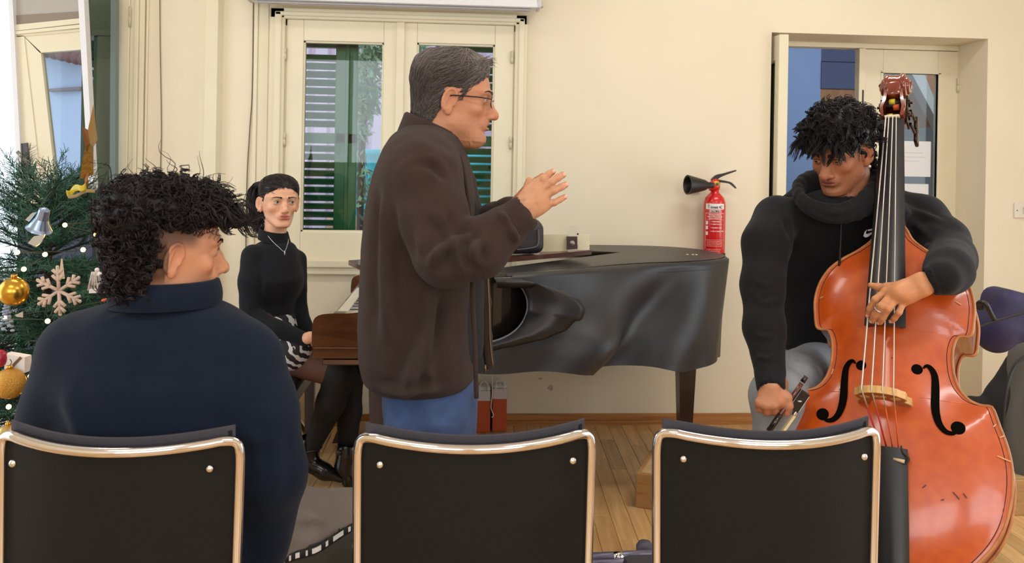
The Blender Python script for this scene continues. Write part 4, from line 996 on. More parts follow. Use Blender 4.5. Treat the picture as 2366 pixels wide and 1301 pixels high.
bmk('pickup_cable', tube(spline([(*BL(2072, 1066, .07), .07), (*BL(2080, 1100, .05), .055), (*BL(2086, 1150, .05), .053), (*BL(2084, 1230, .05), .05), (*BL(2088, 1320, .04), .04)], 6), .0018, 6), M('clear_grey_cable', (150, 110, 96), rough=.4), None, True)
e0 = BW(np.array([0, bbot+.01, -RIB/2])); dv = BW(np.array([0, bbot-1.0, -RIB/2]))-e0; e1 = e0+dv*((e0[2]-.012)/-dv[2] if dv[2] < 0 else .1)
mk('endpin', [tube([e0+_bi, e1+_bi], .006, 10), tube([e0+_bi, e0+_bi+(e1-e0)*.2], .018, 12)], m_chrome, bass, True)
mk('endpin_tip', ball(e1+_bi, .012, 12, 8), m_dark, bass, True)
print('BASS bottom', e0, e1, 'top', BW(np.array([0, b3, 0])))
# ================================================================== fire extinguisher on the wall
def text_mesh(body, size, font_shear=0., space=1.0, bold=0.):
    cu = bpy.data.curves.new('txt', 'FONT'); cu.body = body; cu.size = size; cu.align_x = 'LEFT'; cu.space_character = space; cu.offset = bold; cu.resolution_u = 2
    o = bpy.data.objects.new('txt', cu); COL.objects.link(o); dg = bpy.context.evaluated_depsgraph_get(); me = bpy.data.meshes.new_from_object(o.evaluated_get(dg))
    V = np.array([v.co[:] for v in me.vertices]).reshape(-1, 3); F = [tuple(p.vertices) for p in me.polygons]
    bpy.data.objects.remove(o); bpy.data.curves.remove(cu); bpy.data.meshes.remove(me); return V, F
ye = YW-.085; ec0 = P(1650, 540, ye); ES = 4.36/FPX*1.015
er = .0565
def ez(py): return P(1650, py, ye)[2]
fx = empty('fire_extinguisher', (ec0[0], ye, ez(612)), 0, 'red fire extinguisher with black horn hanging on the cream wall', 'fire extinguisher'); H0 = ez(612)
m_red = M('red_enamel', (206, 22, 24), rough=.22, coat=.5, var=.03, vscale=6)
tk = mk('cylinder', lathe([(.04, 0), (er-.004, .004), (er, .012), (er, ez(476)-H0), (er*.97, ez(467)-H0), (er*.84, ez(457)-H0), (er*.6, ez(450)-H0), (.022, ez(445)-H0), (.020, ez(436)-H0), (.020, ez(425)-H0)], 32), m_red, fx, True)
mk('base_ring', lathe([(er+.001, .03), (er+.0015, .032), (er+.0015, .062), (er+.001, .064)], 32), M('black_rubber_ring', (30, 28, 30), rough=.5), fx, True)
vz = ez(427)-H0
vb = mk('valve_body', [lathe([(.020, vz-.03), (.026, vz-.02), (.026, vz+.012), (.018, vz+.03)], 18), lathe([(.022, -.02), (.027, 0), (.022, .02)], 16, (-.012, -.012, vz-.008), (-1, 0, 0))], m_red, fx, 40)
mk('safety_seal', [ball((-.002, -.026, vz+.004), (.018, .008, .016), 12, 8)], M('yellow_seal', (196, 186, 60), rough=.5), vb, True)
mk('safety_pin', [ball((.002, -.034, vz+.004), (.008, .005, .008), 10, 6)], M('green_seal', (52, 110, 40), rough=.5), vb, True)
m_bpl = M('black_plastic', (32, 29, 30), rough=.4)
def ex(px, py, dy=0): q = P(px, py, ye); return np.array([q[0]-ec0[0], dy, q[2]-H0])
mk('horn', [lathe([(.014, 0), (.017, .03), (.028, .05), (.049, .135), (.051, .145), (.044, .145), (.02, .06)], 24, ex(1644, 428, -.03), tuple((ex(1597, 427, -.05)-ex(1644, 428, -.03))/np.linalg.norm(ex(1597, 427, -.05)-ex(1644, 428, -.03))))], m_bpl, fx, 40)
def lever(pts, w, t): 
    q = spline([ex(a, b) for a, b in pts], 6); n = len(q); ww = np.interp(np.linspace(0, 1, n), np.linspace(0, 1, len(w)), w); r = []
    for i in range(n):
        tn = q[min(i+1, n-1)]-q[max(i-1, 0)]; tn /= np.linalg.norm(tn); nr = np.array([-tn[2], 0, tn[0]])
        r.append(np.array([q[i]+nr*ww[i]+[0, -t, 0], q[i]-nr*ww[i]+[0, -t, 0], q[i]-nr*ww[i]+[0, t, 0], q[i]+nr*ww[i]+[0, t, 0]]))
    return loft(r)
mk('squeeze_lever', lever([(1646, 419), (1656, 409), (1672, 403), (1700, 394)], (.012, .011, .006, .003), .010), m_bpl, fx, 40)
mk('carry_handle', lever([(1648, 417), (1660, 418), (1684, 422), (1692, 427), (1700, 435)], (.010, .007, .0045, .0045, .002), .010), m_bpl, fx, 40)
mk('wall_bracket', [box((0, .055, ez(500)-H0), (.07, .05, .03), None, .004), box((-.075, .07, ez(437)-H0), (.05, .02, .012), None, .003)], m_hinge, fx)
m_lab = M('label_white', (236, 228, 224), rough=.5); m_lr = M('label_dark_ink', (44, 24, 28), rough=.5)
def wrap(piece, r):
    V, F = piece; V = np.asarray(V, float); a = V[:, 0]/r-.26; return np.stack([r*np.sin(a), -r*np.cos(a), V[:, 1]], 1), F
def patch(x0, x1, z0, z1, r, n=16): return wrap(grid(lambda u, v: (x0+(x1-x0)*u, z0+(z1-z0)*v, 0), n, 2), r)
lab = mk('label_band', patch(-.052, .052, ez(483)-H0, ez(470)-H0, er+.0006), m_lab, fx, True)
def wtext(body, px, py, size, mat, parent, r=er+.0012, bold=.0, name='lettering', fitw=None):
    V, F = text_mesh(body, size, bold=bold)
    if fitw: V[:, 0] *= fitw/max(V[:, 0].max()-V[:, 0].min(), 1e-6)
    V = V+[ (px-1650)*ES, ez(py)-H0, 0]; mk(name, wrap((V, F), r), mat, parent)
wtext('invest 4C', 1640, 481, .021, m_lr, lab, bold=.0006, fitw=.062)
mk('label_mark', wrap((np.array([(-.036, ez(472)-H0, 0), (-.030, ez(472)-H0, 0), (-.032, ez(481)-H0, 0), (-.034, ez(481)-H0, 0)]), [(0, 3, 2, 1)]), er+.0012), M('label_red_mark', (170, 20, 30), rough=.5), lab)
l2 = mk('label_plate', patch(-.027, .027, ez(490)-H0, ez(484)-H0, er+.0006), m_lab, fx, True); wtext('CALCMNA', 1639, 489.6, .0155, m_lr, l2, bold=.0005, fitw=.050)
m_wink = M('label_white_ink', (238, 214, 206), rough=.5)
fr = [patch(-.052, .052, ez(492.4)-H0, ez(491.6)-H0, er+.0008), patch(-.052, -.0507, ez(575)-H0, ez(492)-H0, er+.0008, 2), patch(.0507, .052, ez(575)-H0, ez(492)-H0, er+.0008, 2), patch(-.052, .052, ez(506.4)-H0, ez(506)-H0, er+.0008), patch(-.052, .052, ez(553)-H0, ez(552.6)-H0, er+.0008)]
lf3 = mk('label_frame', fr, m_wink, fx)
for body, px, py, s, w in (('TRANSLOUZEVAC', 1636, 497, .0095, .066), ('FIRE EXTINGUISHER', 1632, 501.5, .0095, .082), ('CARBON DIOXIDE 2 kg', 1636, 505, .006, .066), ('1. VGERANMINA', 1641, 512, .0075, .050), ('2. REMOVE PIN', 1641, 518, .0075, .058), ('3. SQUEEZE LEVER', 1641, 526, .0075, .058), ('4. AIM AT BASE OF FIRE', 1641, 534, .0075, .072)):
    wtext(body, px, py, s, m_wink, lf3, fitw=w, bold=.0003)
for k, py in enumerate((513, 524, 537)): mk('pictogram', patch(-.049, -.036, ez(py+5)-H0, ez(py-3)-H0, er+.0007, 3), m_lab, lf3)
for k in range(7): wtext('NUDZAMI OBLAND VEICTA UZMNAT' if k % 2 else 'SET MARKI ILLTAN VERIDGT USE', 1631, 557+k*3.6+(4 if k > 3 else 0), .0056, m_wink, lf3, fitw=.086-.012*(k > 3))
# ================================================================== gift bags, cardboard, bench, boxes
m_or = M('orange_card', (196, 84, 34), rough=.55, var=.04, vscale=6); m_wh = M('white_card', (216, 202, 196), rough=.6); m_rope = M('white_cord', (226, 218, 206), rough=.7)
def gift(px0, px1, pytop, pyb, d, label, cord):
    a, b = D(px0, pyb, d), D(px1, pyb, d); w = np.linalg.norm(b-a); h = (pyb-pytop)/FPX*d; o = empty('gift_bag', (*(a+b)[:2]/2, 0), 0, label, 'bag', 'orange and white gift bags')
    mk('bag_body', bx(-w/2, w/2, 0, .09, .002, h*.76, .002), m_or, o); mk('white_band', bx(-w/2, w/2, 0, .09, h*.76, h, .002), m_wh, o)
    mk('tissue', [ball((x, .04, h), (.02, .03, .022), 8, 6) for x in (-w*.25, 0, w*.25)], M('tissue_white', (230, 224, 222), rough=.8), o, True)
    mk('cord_handle', tube(spline([(-w*.3, .0, h-.02), (-w*.28, .0, h+.03), (0, .0, h+.05), (w*.28, .0, h+.03), (w*.3, .0, h-.02)], 6), .003, 6), m_rope, o, True)
    if cord: mk('hanging_cord', tube(spline([np.array(q)+0 for q in cord(w, h)], 6), .003, 6), m_rope, o, True)
    return o
gift(1101, 1132, 905, 1001, 4.22, 'orange and white gift bag half hidden behind the standing man\'s jeans', None)
gift(1137, 1170, 902, 1001, 4.24, 'orange and white gift bag on the floor, the one nearer the wall\'s bare corner', lambda w, h: [(-w*.6, -.02, h+.07), (-w*.55, -.02, h*.9), (-w*.62, -.02, h*.6), (-w*.45, -.02, h*.42), (-w*.56, -.02, h*.36)])['label'] = 'orange and white gift bag with a white cord dangling at its left side'
tag(mk('black_folder', bx(D(1132, 1000, 4.28)[0], D(1137, 1000, 4.28)[0]+.002, 4.27, 4.335, 0, .2), m_blk), 'thin black folder standing between the two gift bags', 'folder')
gs = D(884, 990, 4.22); tag(mk('green_box', bx(gs[0]-.012, gs[0]+.012, gs[1]-.03, gs[1]+.03, 0, .2, .002), M('leaf_green_card', (112, 150, 52), rough=.5)), 'narrow leaf-green box on the floor left of the standing man', 'box')
gs = D(898, 990, 3.9); tag(mk('brown_crate', bx(gs[0]-.02, gs[0]+.16, gs[1], gs[1]+.2, 0, .19, .004), wood('dark_brown_crate', (52, 34, 28), (74, 50, 40), rough=.5)), 'dark brown crate behind the standing man\'s legs', 'crate')
m_kraft = M('kraft_card', (176, 138, 92), rough=.8, var=.08, vscale=9); m_kraft2 = M('pale_kraft_card', (206, 176, 126), rough=.8, var=.06, vscale=9)
base = D(700, 1010, 4.0)
for i in range(7):
    lean = math.radians(33); L = .55-.018*i; w = .30; dn_ = np.array([-math.sin(lean), 0, math.cos(lean)]); nrm = np.array([math.cos(lean), 0, math.sin(lean)]); foot = np.array([D(752, 1000, 4.0)[0]-.035*i, 3.92+.006*(i % 3), .002])
    tag(mk('cardboard_sheet', prism([foot, foot+[0, w, 0], foot+[0, w, 0]+dn_*L, foot+dn_*L], nrm*.008), m_kraft if i % 2 else m_kraft2), 'flattened cardboard sheet leaning in the stack behind the seated woman\'s legs', 'cardboard', 'leaning cardboard sheets')
fl_b = D(838, 1000, 4.05); fbx = empty('cardboard_box', (fl_b[0], fl_b[1], 0), 0, 'open cardboard box on the floor behind the seated woman\'s boots', 'box')
mk('box_side', bx(-.12, .11, .0, .2, 0, .02, .001), m_kraft, fbx)
mk('box_flap', [prism([(-.10, 0, .02), (.06, 0, .02), (.03, -.02, .10), (-.12, -.02, .09)], (0, .005, 0)), prism([(.03, -.02, .10), (.07, 0, .01), (.08, .1, .01), (.04, .1, .10)], (.004, 0, 0))], m_kraft2, fbx)
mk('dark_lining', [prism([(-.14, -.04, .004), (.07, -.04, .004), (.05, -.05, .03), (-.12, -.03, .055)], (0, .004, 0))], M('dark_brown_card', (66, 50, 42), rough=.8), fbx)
# piano bench the woman sits on
bnc = empty('piano_bench', (*D(612, 900, 3.55)[:2], 0), 0, 'dark piano bench with a black padded seat under the seated woman', 'bench')
_bz = .45; mk('seat_pad', box((0, 0, _bz), (.36, .62, .06), None, .02), M('black_vinyl', (26, 25, 28), rough=.4), bnc, 40)
mk('apron', box((0, 0, _bz-.06), (.33, .58, .06), None, .004), M('dark_mahogany', (48, 28, 24)), bnc)
for sx in (-1, 1):
    for sy in (-1, 1): mk('leg', loft([np.array([(sx*.145+a*w, sy*.26+b*w, z) for a, b in ((-1, -1), (1, -1), (1, 1), (-1, 1))]) for z, w in ((0, .016), (_bz-.08, .022), (_bz-.03, .022))]), M('dark_mahogany', (48, 28, 24)), bnc)
wb = D(682, 890, 3.42); sp = empty('white_panel_box', (wb[0], wb[1], 0), 0, 'pale panel with a dark frame beside the seated woman\'s bench', 'panel')
mk('frame', bx(-.012, .012, 0, .02, 0, .46, .002), M('dark_frame', (44, 34, 36), rough=.4), sp); mk('white_face', bx(-.05, -.012, .005, .015, .30, .45, .001), M('white_paper_face', (214, 212, 210), rough=.6), sp)
# two low wooden boxes on the floor
m_pine = wood('rough_pine_side', (150, 108, 62), (186, 144, 92), rough=.6, scale=(4, 4, 26), bump=.2); m_pine2 = wood('pine_top', (190, 158, 104), (214, 186, 136), rough=.6, scale=(4, 30, 4))
def lowbox(px, py, w, l, h, rot, label):
    c = G(px, py); o = empty('wooden_box', (c[0], c[1], 0), math.radians(rot), label, 'box', 'low wooden boxes')
    mk('side_board', bx(0, w, 0, .02, 0, h, .004), m_pine, o); mk('side_board', bx(0, w, l-.02, l, 0, h, .004), m_pine, o); mk('end_board', bx(0, .02, .02, l-.02, 0, h-.002, .003), m_pine, o); mk('end_board', bx(w-.02, w, .02, l-.02, 0, h-.002, .003), m_pine, o)
    mk('top_board', bx(.012, w-.012, .012, l-.012, h-.03, h-.008, .002), m_pine2, o)
lowbox(1468, 1172, .62, .30, .135, -24, 'low pine box on the floor behind the empty chair beside the bass')
lowbox(2336, 1192, .6, .16, .14, -2, 'low pine box at the right edge behind the bass')
# ================================================================== bags at the right
f = Field(C3(2210, 850, 2.9)-.12, C3(2480, 660, 3.3)+.12, .01)
f.rbox(C3(2400, 742, 3.1), (.20, .085, .085), ry(.26), .045, .02).ell(C3(2300, 768, 3.1), (.07, .08, .075), None, .04)
v, q = f.mesh(); nb = tag(mk('instrument_bag', (v, q.tolist()), M('navy_padded_nylon', (40, 36, 76), rough=.6, bump=.15, bscale=160), None, True, world=c2w), 'navy padded instrument bag lying at the right edge behind the bass', 'bag')
mk('carry_strap', tube(spline([c2w(C3(2263, 712, 2.99)), c2w(C3(2266, 700, 2.97)), c2w(C3(2278, 703, 2.95)), c2w(C3(2288, 722, 2.96)), c2w(C3(2296, 735, 2.98))], 6), .009, 8, ell=1.6), m_bpl, nb, True)
mk('zip', tube(spline([c2w(C3(2262, 756, 2.985)), c2w(C3(2310, 738, 2.972)), c2w(C3(2380, 720, 2.962))], 6), .004, 6), m_bpl, nb, True)
f = Field(C3(2300, 1190, 3.45)-.25, C3(2560, 790, 3.45)+.25, .011)
f.rbox(C3(2452, 960, 3.45), (.215, .12, .315), ry(.10), .10, .02).ell(C3(2440, 1010, 3.40), (.19, .12, .24), None, .05)
v, q = f.mesh(); v = relax(v, q, 2); gb = tag(mk('gig_bag', (v, q.tolist()), M('grey_padded_canvas', (104, 102, 98), rough=.8, bump=.2, bscale=120), None, True, world=c2w), 'tall grey padded instrument bag standing at the right edge', 'bag')
mk('edge_piping', tube(spline([c2w(C3(a, b, d)) for a, b, d in ((2330, 1090, 3.33), (2318, 1000, 3.32), (2326, 900, 3.32), (2352, 836, 3.34), (2420, 800, 3.35))], 6), .007, 8), m_bpl, gb, True)
mk('carry_handle', tube(spline([c2w(C3(a, b, d)) for a, b, d in ((2400, 1010, 3.28), (2402, 980, 3.25), (2402, 940, 3.25), (2400, 910, 3.28))], 6), .012, 8), m_bpl, gb, True)
f = Field(C3(2170, 1160, 3.4)-.2, C3(2480, 790, 3.75)+.2, .012)
f.chain([C3(2362, 850, 3.52), C3(2335, 930, 3.52), C3(2318, 1090, 3.52)], [.07, .10, .12], .02).cap(C3(2330, 975, 3.52), C3(2246, 945, 3.55), .075, .055, .03).cap(C3(2262, 1000, 3.54), C3(2310, 1090, 3.54), .10, .13, .03)
v, q = f.mesh(); tag(mk('backpack', (v, q.tolist()), M('black_canvas', (34, 33, 35), rough=.8, bump=.3, bscale=90), None, True, world=c2w), 'black soft bag slumped behind the bass next to the grey one', 'bag')
# ================================================================== Christmas tree
td = 2.5; tb0 = D(105, 1000, td); tree = empty('christmas_tree', (tb0[0], tb0[1], 0), 0, 'small artificial Christmas tree with lights at the left edge', 'tree'); tc_ = np.array([tb0[0], tb0[1], 0]); ztip = D(110, 446, td)[2]
mk('trunk', tube([(0, 0, .0), (0, 0, ztip-.05)], [.02, .008], 8), M('tree_trunk', (60, 46, 36), rough=.9), tree, True)
mk('stand', [tube([(0, 0, .05), (.22*math.cos(a), .22*math.sin(a), .008)], .01, 8) for a in (.5, 2.6, 4.7)], M('green_metal', (30, 60, 44), rough=.5), tree, True)
rg = np.random.default_rng(5); NV = []; NF = []; TW = []
def needles(p0, p1, n, ln):
    d = p1-p0; L = np.linalg.norm(d); d = d/L; x, y, _ = frame(d); t = (np.arange(n)+rg.uniform(0, 1, n))/n; a = rg.uniform(0, 2*np.pi, n)
    o = np.cos(a)[:, None]*x+np.sin(a)[:, None]*y; p = p0+d*L*t[:, None]; s = d*.55+o*.85; s /= np.linalg.norm(s, axis=1)[:, None]; q = np.cross(s, d); q /= np.linalg.norm(q, axis=1)[:, None]+1e-9; s *= (ln*rg.uniform(.7, 1.2, n))[:, None]
    NV.append(np.stack([p-q*.0011, p+q*.0011, p+s+q*.0006, p+s-q*.0006], 1).reshape(-1, 3))
zs = np.linspace(.18, ztip-.02, 44)
for i, z in enumerate(zs):
    f_ = (ztip-z)/(ztip-.18); R = .105+.27*f_**.8; nb_ = 9 if f_ > .25 else 7
    for k in range(nb_):
        a = i*2.4+k*2*np.pi/nb_+rg.uniform(-.25, .25); r = R*rg.uniform(.72, 1.08); c = np.array([math.cos(a), math.sin(a), 0])
        p0 = np.array([0, 0, z]); p1 = c*r+np.array([0, 0, z+.02-.10*f_*rg.uniform(.2, 1.2)+(.06 if f_ < .2 else 0)])
        TW.append((p0, p1)); needles(p0+(p1-p0)*.35, p1, 46, .026)
        for s in (-1, 1, -1, 1):
            t = rg.uniform(.4, .9); q0 = p0+(p1-p0)*t; dd = rz(s*rg.uniform(.5, .9)) @ (p1-p0); dd /= np.linalg.norm(dd); q1 = q0+dd*rg.uniform(.05, .11)+np.array([0, 0, rg.uniform(-.02, .03)]); needles(q0, q1, 26, .024)
NV = np.concatenate(NV); NF = np.arange(len(NV)).reshape(-1, 4).tolist(); fo = mk('needles', (NV, NF), M('fir_green', (26, 78, 60), rough=.55, var=.45, vscale=26), tree); fo['kind'] = 'stuff'
mk('branches', [tube([a, b], [.004, .002], 4) for a, b in TW], M('branch_wire', (44, 52, 40), rough=.8), tree)['kind'] = 'stuff'
# lights: a string with separate bulbs
ls = empty('string_lights', tc_, 0, 'string of warm fairy lights wound round the Christmas tree', 'lights'); m_bulb = M('warm_bulb', (255, 190, 110), rough=.3, emis=(255, 176, 84), estr=26.0)
LPX = [(104, 588, 2.2), (192, 577, 2.24), (40, 583, 2.2), (222, 542, 2.3), (234, 514, 2.3), (38, 645, 2.12), (110, 742, 2.15), (43, 865, 2.12), (100, 800, 2.16), (70, 870, 2.15), (150, 520, 2.3), (20, 940, 2.15), (272, 664, 2.32), (262, 692, 2.3), (55, 622, 2.18), (12, 735, 2.2), (80, 930, 2.2)]
for px, py, d in LPX: mk('bulb', ball(D(px, py, d)-tc_, .0062, 10, 8), m_bulb, ls, True)
order = sorted(LPX, key=lambda t: t[1]); mk('wire', tube(spline([D(px, py, d+.03)-tc_ for px, py, d in order], 6), .0014, 5), M('green_wire', (24, 44, 34), rough=.6), ls, True)
m_gold = M('gold_bauble', (206, 160, 62), rough=.25, metal=.9)
def bauble(px, py, rpx, d, label, mat=m_gold):
    c = D(px, py, d); r = rpx/FPX*d; o = tag(mk('bauble', ball(c, r, 24, 16), mat, None, True), label, 'bauble', 'gold baubles'); mk('cap', [lathe([(r*.2, 0), (r*.2, r*.22)], 12, c+np.array([0, 0, r*.97]))], m_gold, o, True)
    mk('hook', tube(spline([c+np.array([0, 0, r*1.18]), c+np.array([.004, 0, r*1.4]), c+np.array([0, 0, r*1.6])], 5), .001, 5), m_iron, o, True)
bauble(32, 674, 33, 2.10, 'plain gold bauble hanging at the left edge level with the snowflake'); bauble(22, 886, 35, 2.08, 'glittering gold bauble low on the tree by the white gift ornament', M('glitter_gold', (206, 158, 74), rough=.35, metal=.8, bump=.9, bscale=420)); bauble(18, 1012, 30, 2.06, 'pale gold bauble just above the left chair back', M('pale_gold', (214, 190, 128), rough=.3, metal=.7))
# snowflake
sfd = 2.07; m_sn = M('frosted_wood', (206, 184, 168), rough=.6, bump=.6, bscale=300); so_ = D(136, 672, sfd); sf = empty('snowflake_ornament', so_, 0, 'frosted beige snowflake ornament hanging on the Christmas tree', 'ornament')
ux, uy = CR, CU; pcs = []
for k in range(6):
    a = k*math.pi/3+math.pi/2+.06; d1 = math.cos(a)*ux+math.sin(a)*uy; Rr = .058
    pcs.append(tube([d1*.0, d1*Rr], .0042, 6))
    for t, l_ in ((.42, .020), (.68, .018)):
        for s in (-1, 1):
            d2_ = math.cos(a+s*.75)*ux+math.sin(a+s*.75)*uy; pcs.append(tube([d1*Rr*t, d1*Rr*t+d2_*l_], .0040, 6))
    pcs.append(ball(d1*Rr, .0046, 6, 5))
mk('arms', pcs, m_sn, sf, True); mk('ribbon', thick(grid(lambda u, v: D(143+(-5 if u < .5 else 5)*(.3+.7*v)+(u-.5)*4*v, 598+v*46, sfd)-so_, 3, 8), .001), m_sn, sf)
# bell, wooden gift ornament, silver bow, pine cone, candle ornament
m_silv = M('silver_foil', (196, 202, 214), rough=.2, metal=.9)
bl_ = D(90, 530, 2.16); tag(mk('bell_ornament', lathe([(.004, .062), (.013, .056), (.016, .03), (.022, .012), (.032, .0), (.029, .0), (.012, .04)], 20, bl_, tuple(np.array([.35, -.25, .9]))), M('blue_silver', (150, 170, 204), rough=.25, metal=.8), None, 40), 'shiny silver bell ornament near the top of the tree', 'ornament')
hs = D(222, 668, 2.12); ho = empty('house_ornament', hs, 0, 'little striped wooden tepee ornament beside the curly hair', 'ornament')
mk('staves', [tube([D(204+i*7.5, 672, 2.12)-hs, D(214+i*3.2, 628, 2.13)-hs], .0032, 5) for i in range(6)], M('striped_wood', (196, 186, 180), rough=.6, var=.4, vscale=80), ho, True); mk('base', prism([D(a, b, 2.115)-hs for a, b in ((206, 668), (246, 666), (246, 676), (205, 678))], CF*.012), M('white_felt', (230, 226, 226), rough=.8), ho); mk('snow', [ball(D(232, 634, 2.11)-hs, .008, 8, 6), ball(D(224, 624, 2.11)-hs, .006, 8, 6)], M('white_felt', (230, 226, 226)), ho, True)
gp = D(34, 836, 2.1); gi = empty('gift_ornament', gp, 0, 'small white gift parcel ornament low on the tree at the left', 'ornament')
mk('parcel', prism([D(a, b, 2.1)-gp for a, b in ((10, 818), (57, 826), (57, 862), (10, 862))], CF*.03), M('white_felt', (230, 226, 226)), gi); mk('ribbon', prism([D(a, b, 2.098)-gp for a, b in ((20, 850), (46, 824), (50, 828), (26, 853))], CF*.002), M('brown_ribbon', (110, 84, 70), rough=.6), gi)
rb = D(2, 828, 2.1); tag(mk('red_ornament', ball(rb, (.016, .016, .022), 12, 8), M('crimson_gloss', (150, 22, 50), rough=.3), None, True), 'dark red ornament cut by the left edge of the picture', 'ornament')
pc_ = D(14, 738, 2.14); pco = empty('pine_cone', pc_, 0, 'frosted pine cone with a white foil leaf on the left branches', 'ornament')
mk('scales', [ball(np.array([.016*math.cos(k*2.4)*(1-k/26), .016*math.sin(k*2.4)*(1-k/26), -.028+k*.0028]), (.006, .006, .0035), 6, 4) for k in range(24)], M('frosted_scale', (150, 164, 190), rough=.6), pco, True); mk('foil_leaf', prism([D(a, b, 2.12)-pc_ for a, b in ((34, 728), (53, 720), (53, 734), (38, 732))], CF*.002), m_silv, pco)
sv = D(84, 556, 2.13); fbo = tag(mk('foil_bow', prism([D(a, b, 2.13) for a, b in ((64, 562), (78, 546), (103, 542), (96, 560), (82, 570))], CF*.004), m_silv), 'bright silver foil bow near the top left of the tree', 'ornament'); mk('tail', prism([D(a, b, 2.14) for a, b in ((58, 508), (74, 492), (84, 490), (66, 512))], CF*.004), m_silv, fbo)
m_yr = M('yellow_glitter_ribbon', (206, 188, 40), rough=.4, bump=.6, bscale=300)
yro = tag(mk('yellow_ribbon', thick(grid(lambda u, v: D(152+44*u+3*v, 440-18*u+14*v+4*math.sin(u*9), 2.24+.02*math.sin(u*6)), 12, 4), .002), m_yr, None, True), 'yellow glitter ribbon round the top of the tree', 'ribbon'); mk('ribbon_end', thick(grid(lambda u, v: D(238+22*u, 432+14*u+10*v, 2.26), 6, 3), .002), m_yr, yro, True)
tag(mk('gauze_ribbon', thick(grid(lambda u, v: D(158+62*u, 450-14*u+8*v+3*math.sin(u*7), 2.23), 12, 3), .002), M('gold_gauze', (150, 130, 92), rough=.7), None, True), 'dull gold gauze ribbon below the yellow one on the tree', 'ribbon')
for i, (px, py) in enumerate(((180, 744), (238, 688), (96, 745), (150, 782))):
    pass
tag(mk('orange_ribbon', tube(spline([D(240, 694, 2.1), D(252, 692, 2.09), D(262, 698, 2.1), D(270, 688, 2.1)], 6), .004, 6, ell=2), m_ostr, None, True), 'orange curl of ribbon beside the navy shoulder', 'ribbon')
# star on top
st_d = 2.42; sc_ = D(208, 330, st_d); star = empty('star_topper', sc_, 0, 'crinkled gold star topper seen edge-on above the tree', 'ornament')
m_star = M('crinkled_gold', (186, 142, 66), rough=.4, metal=.6, bump=1.0, bscale=60); m_star2 = M('copper_gold', (150, 96, 58), rough=.4, metal=.5)
def sp3(px, py, dd=0): return D(px, py, st_d+dd)-sc_
cN, cF = sp3(208, 332, -.02), sp3(212, 332, .03)
tips = [sp3(216, 240, .01), sp3(190, 292, -.06), sp3(226, 322, .07), sp3(184, 414, -.02), sp3(216, 404, .03)]; val = [sp3(203, 300, -.03), sp3(222, 300, .03), sp3(196, 340, -.04), sp3(216, 340, .04), sp3(200, 372, .0)]
ring_ = [tips[0], val[1], tips[2], val[3], tips[4], val[4], tips[3], val[2], tips[1], val[0]]
V = np.array(ring_+[cN, cF]); mk('star_body', (V, [(i, (i+1) % 10, 10) for i in range(10)]+[((i+1) % 10, i, 11) for i in range(10)]), m_star, star)
mk('side_point', (np.array([tips[1], val[0], val[2], cN+(cN-cF)*.1]), [(0, 1, 3), (0, 3, 2), (1, 2, 3), (0, 2, 1)]), m_star2, star)
mk('lower_point', (np.array([val[2], val[3], tips[4], tips[3], cN, cF+.002]), [(0, 4, 3), (4, 1, 2), (4, 2, 3), (0, 3, 2), (0, 2, 1), (5, 1, 0)]), m_star, star)
mk('stem', tube([sp3(200, 400), sp3(198, 440)], .005, 6), m_star2, star, True)
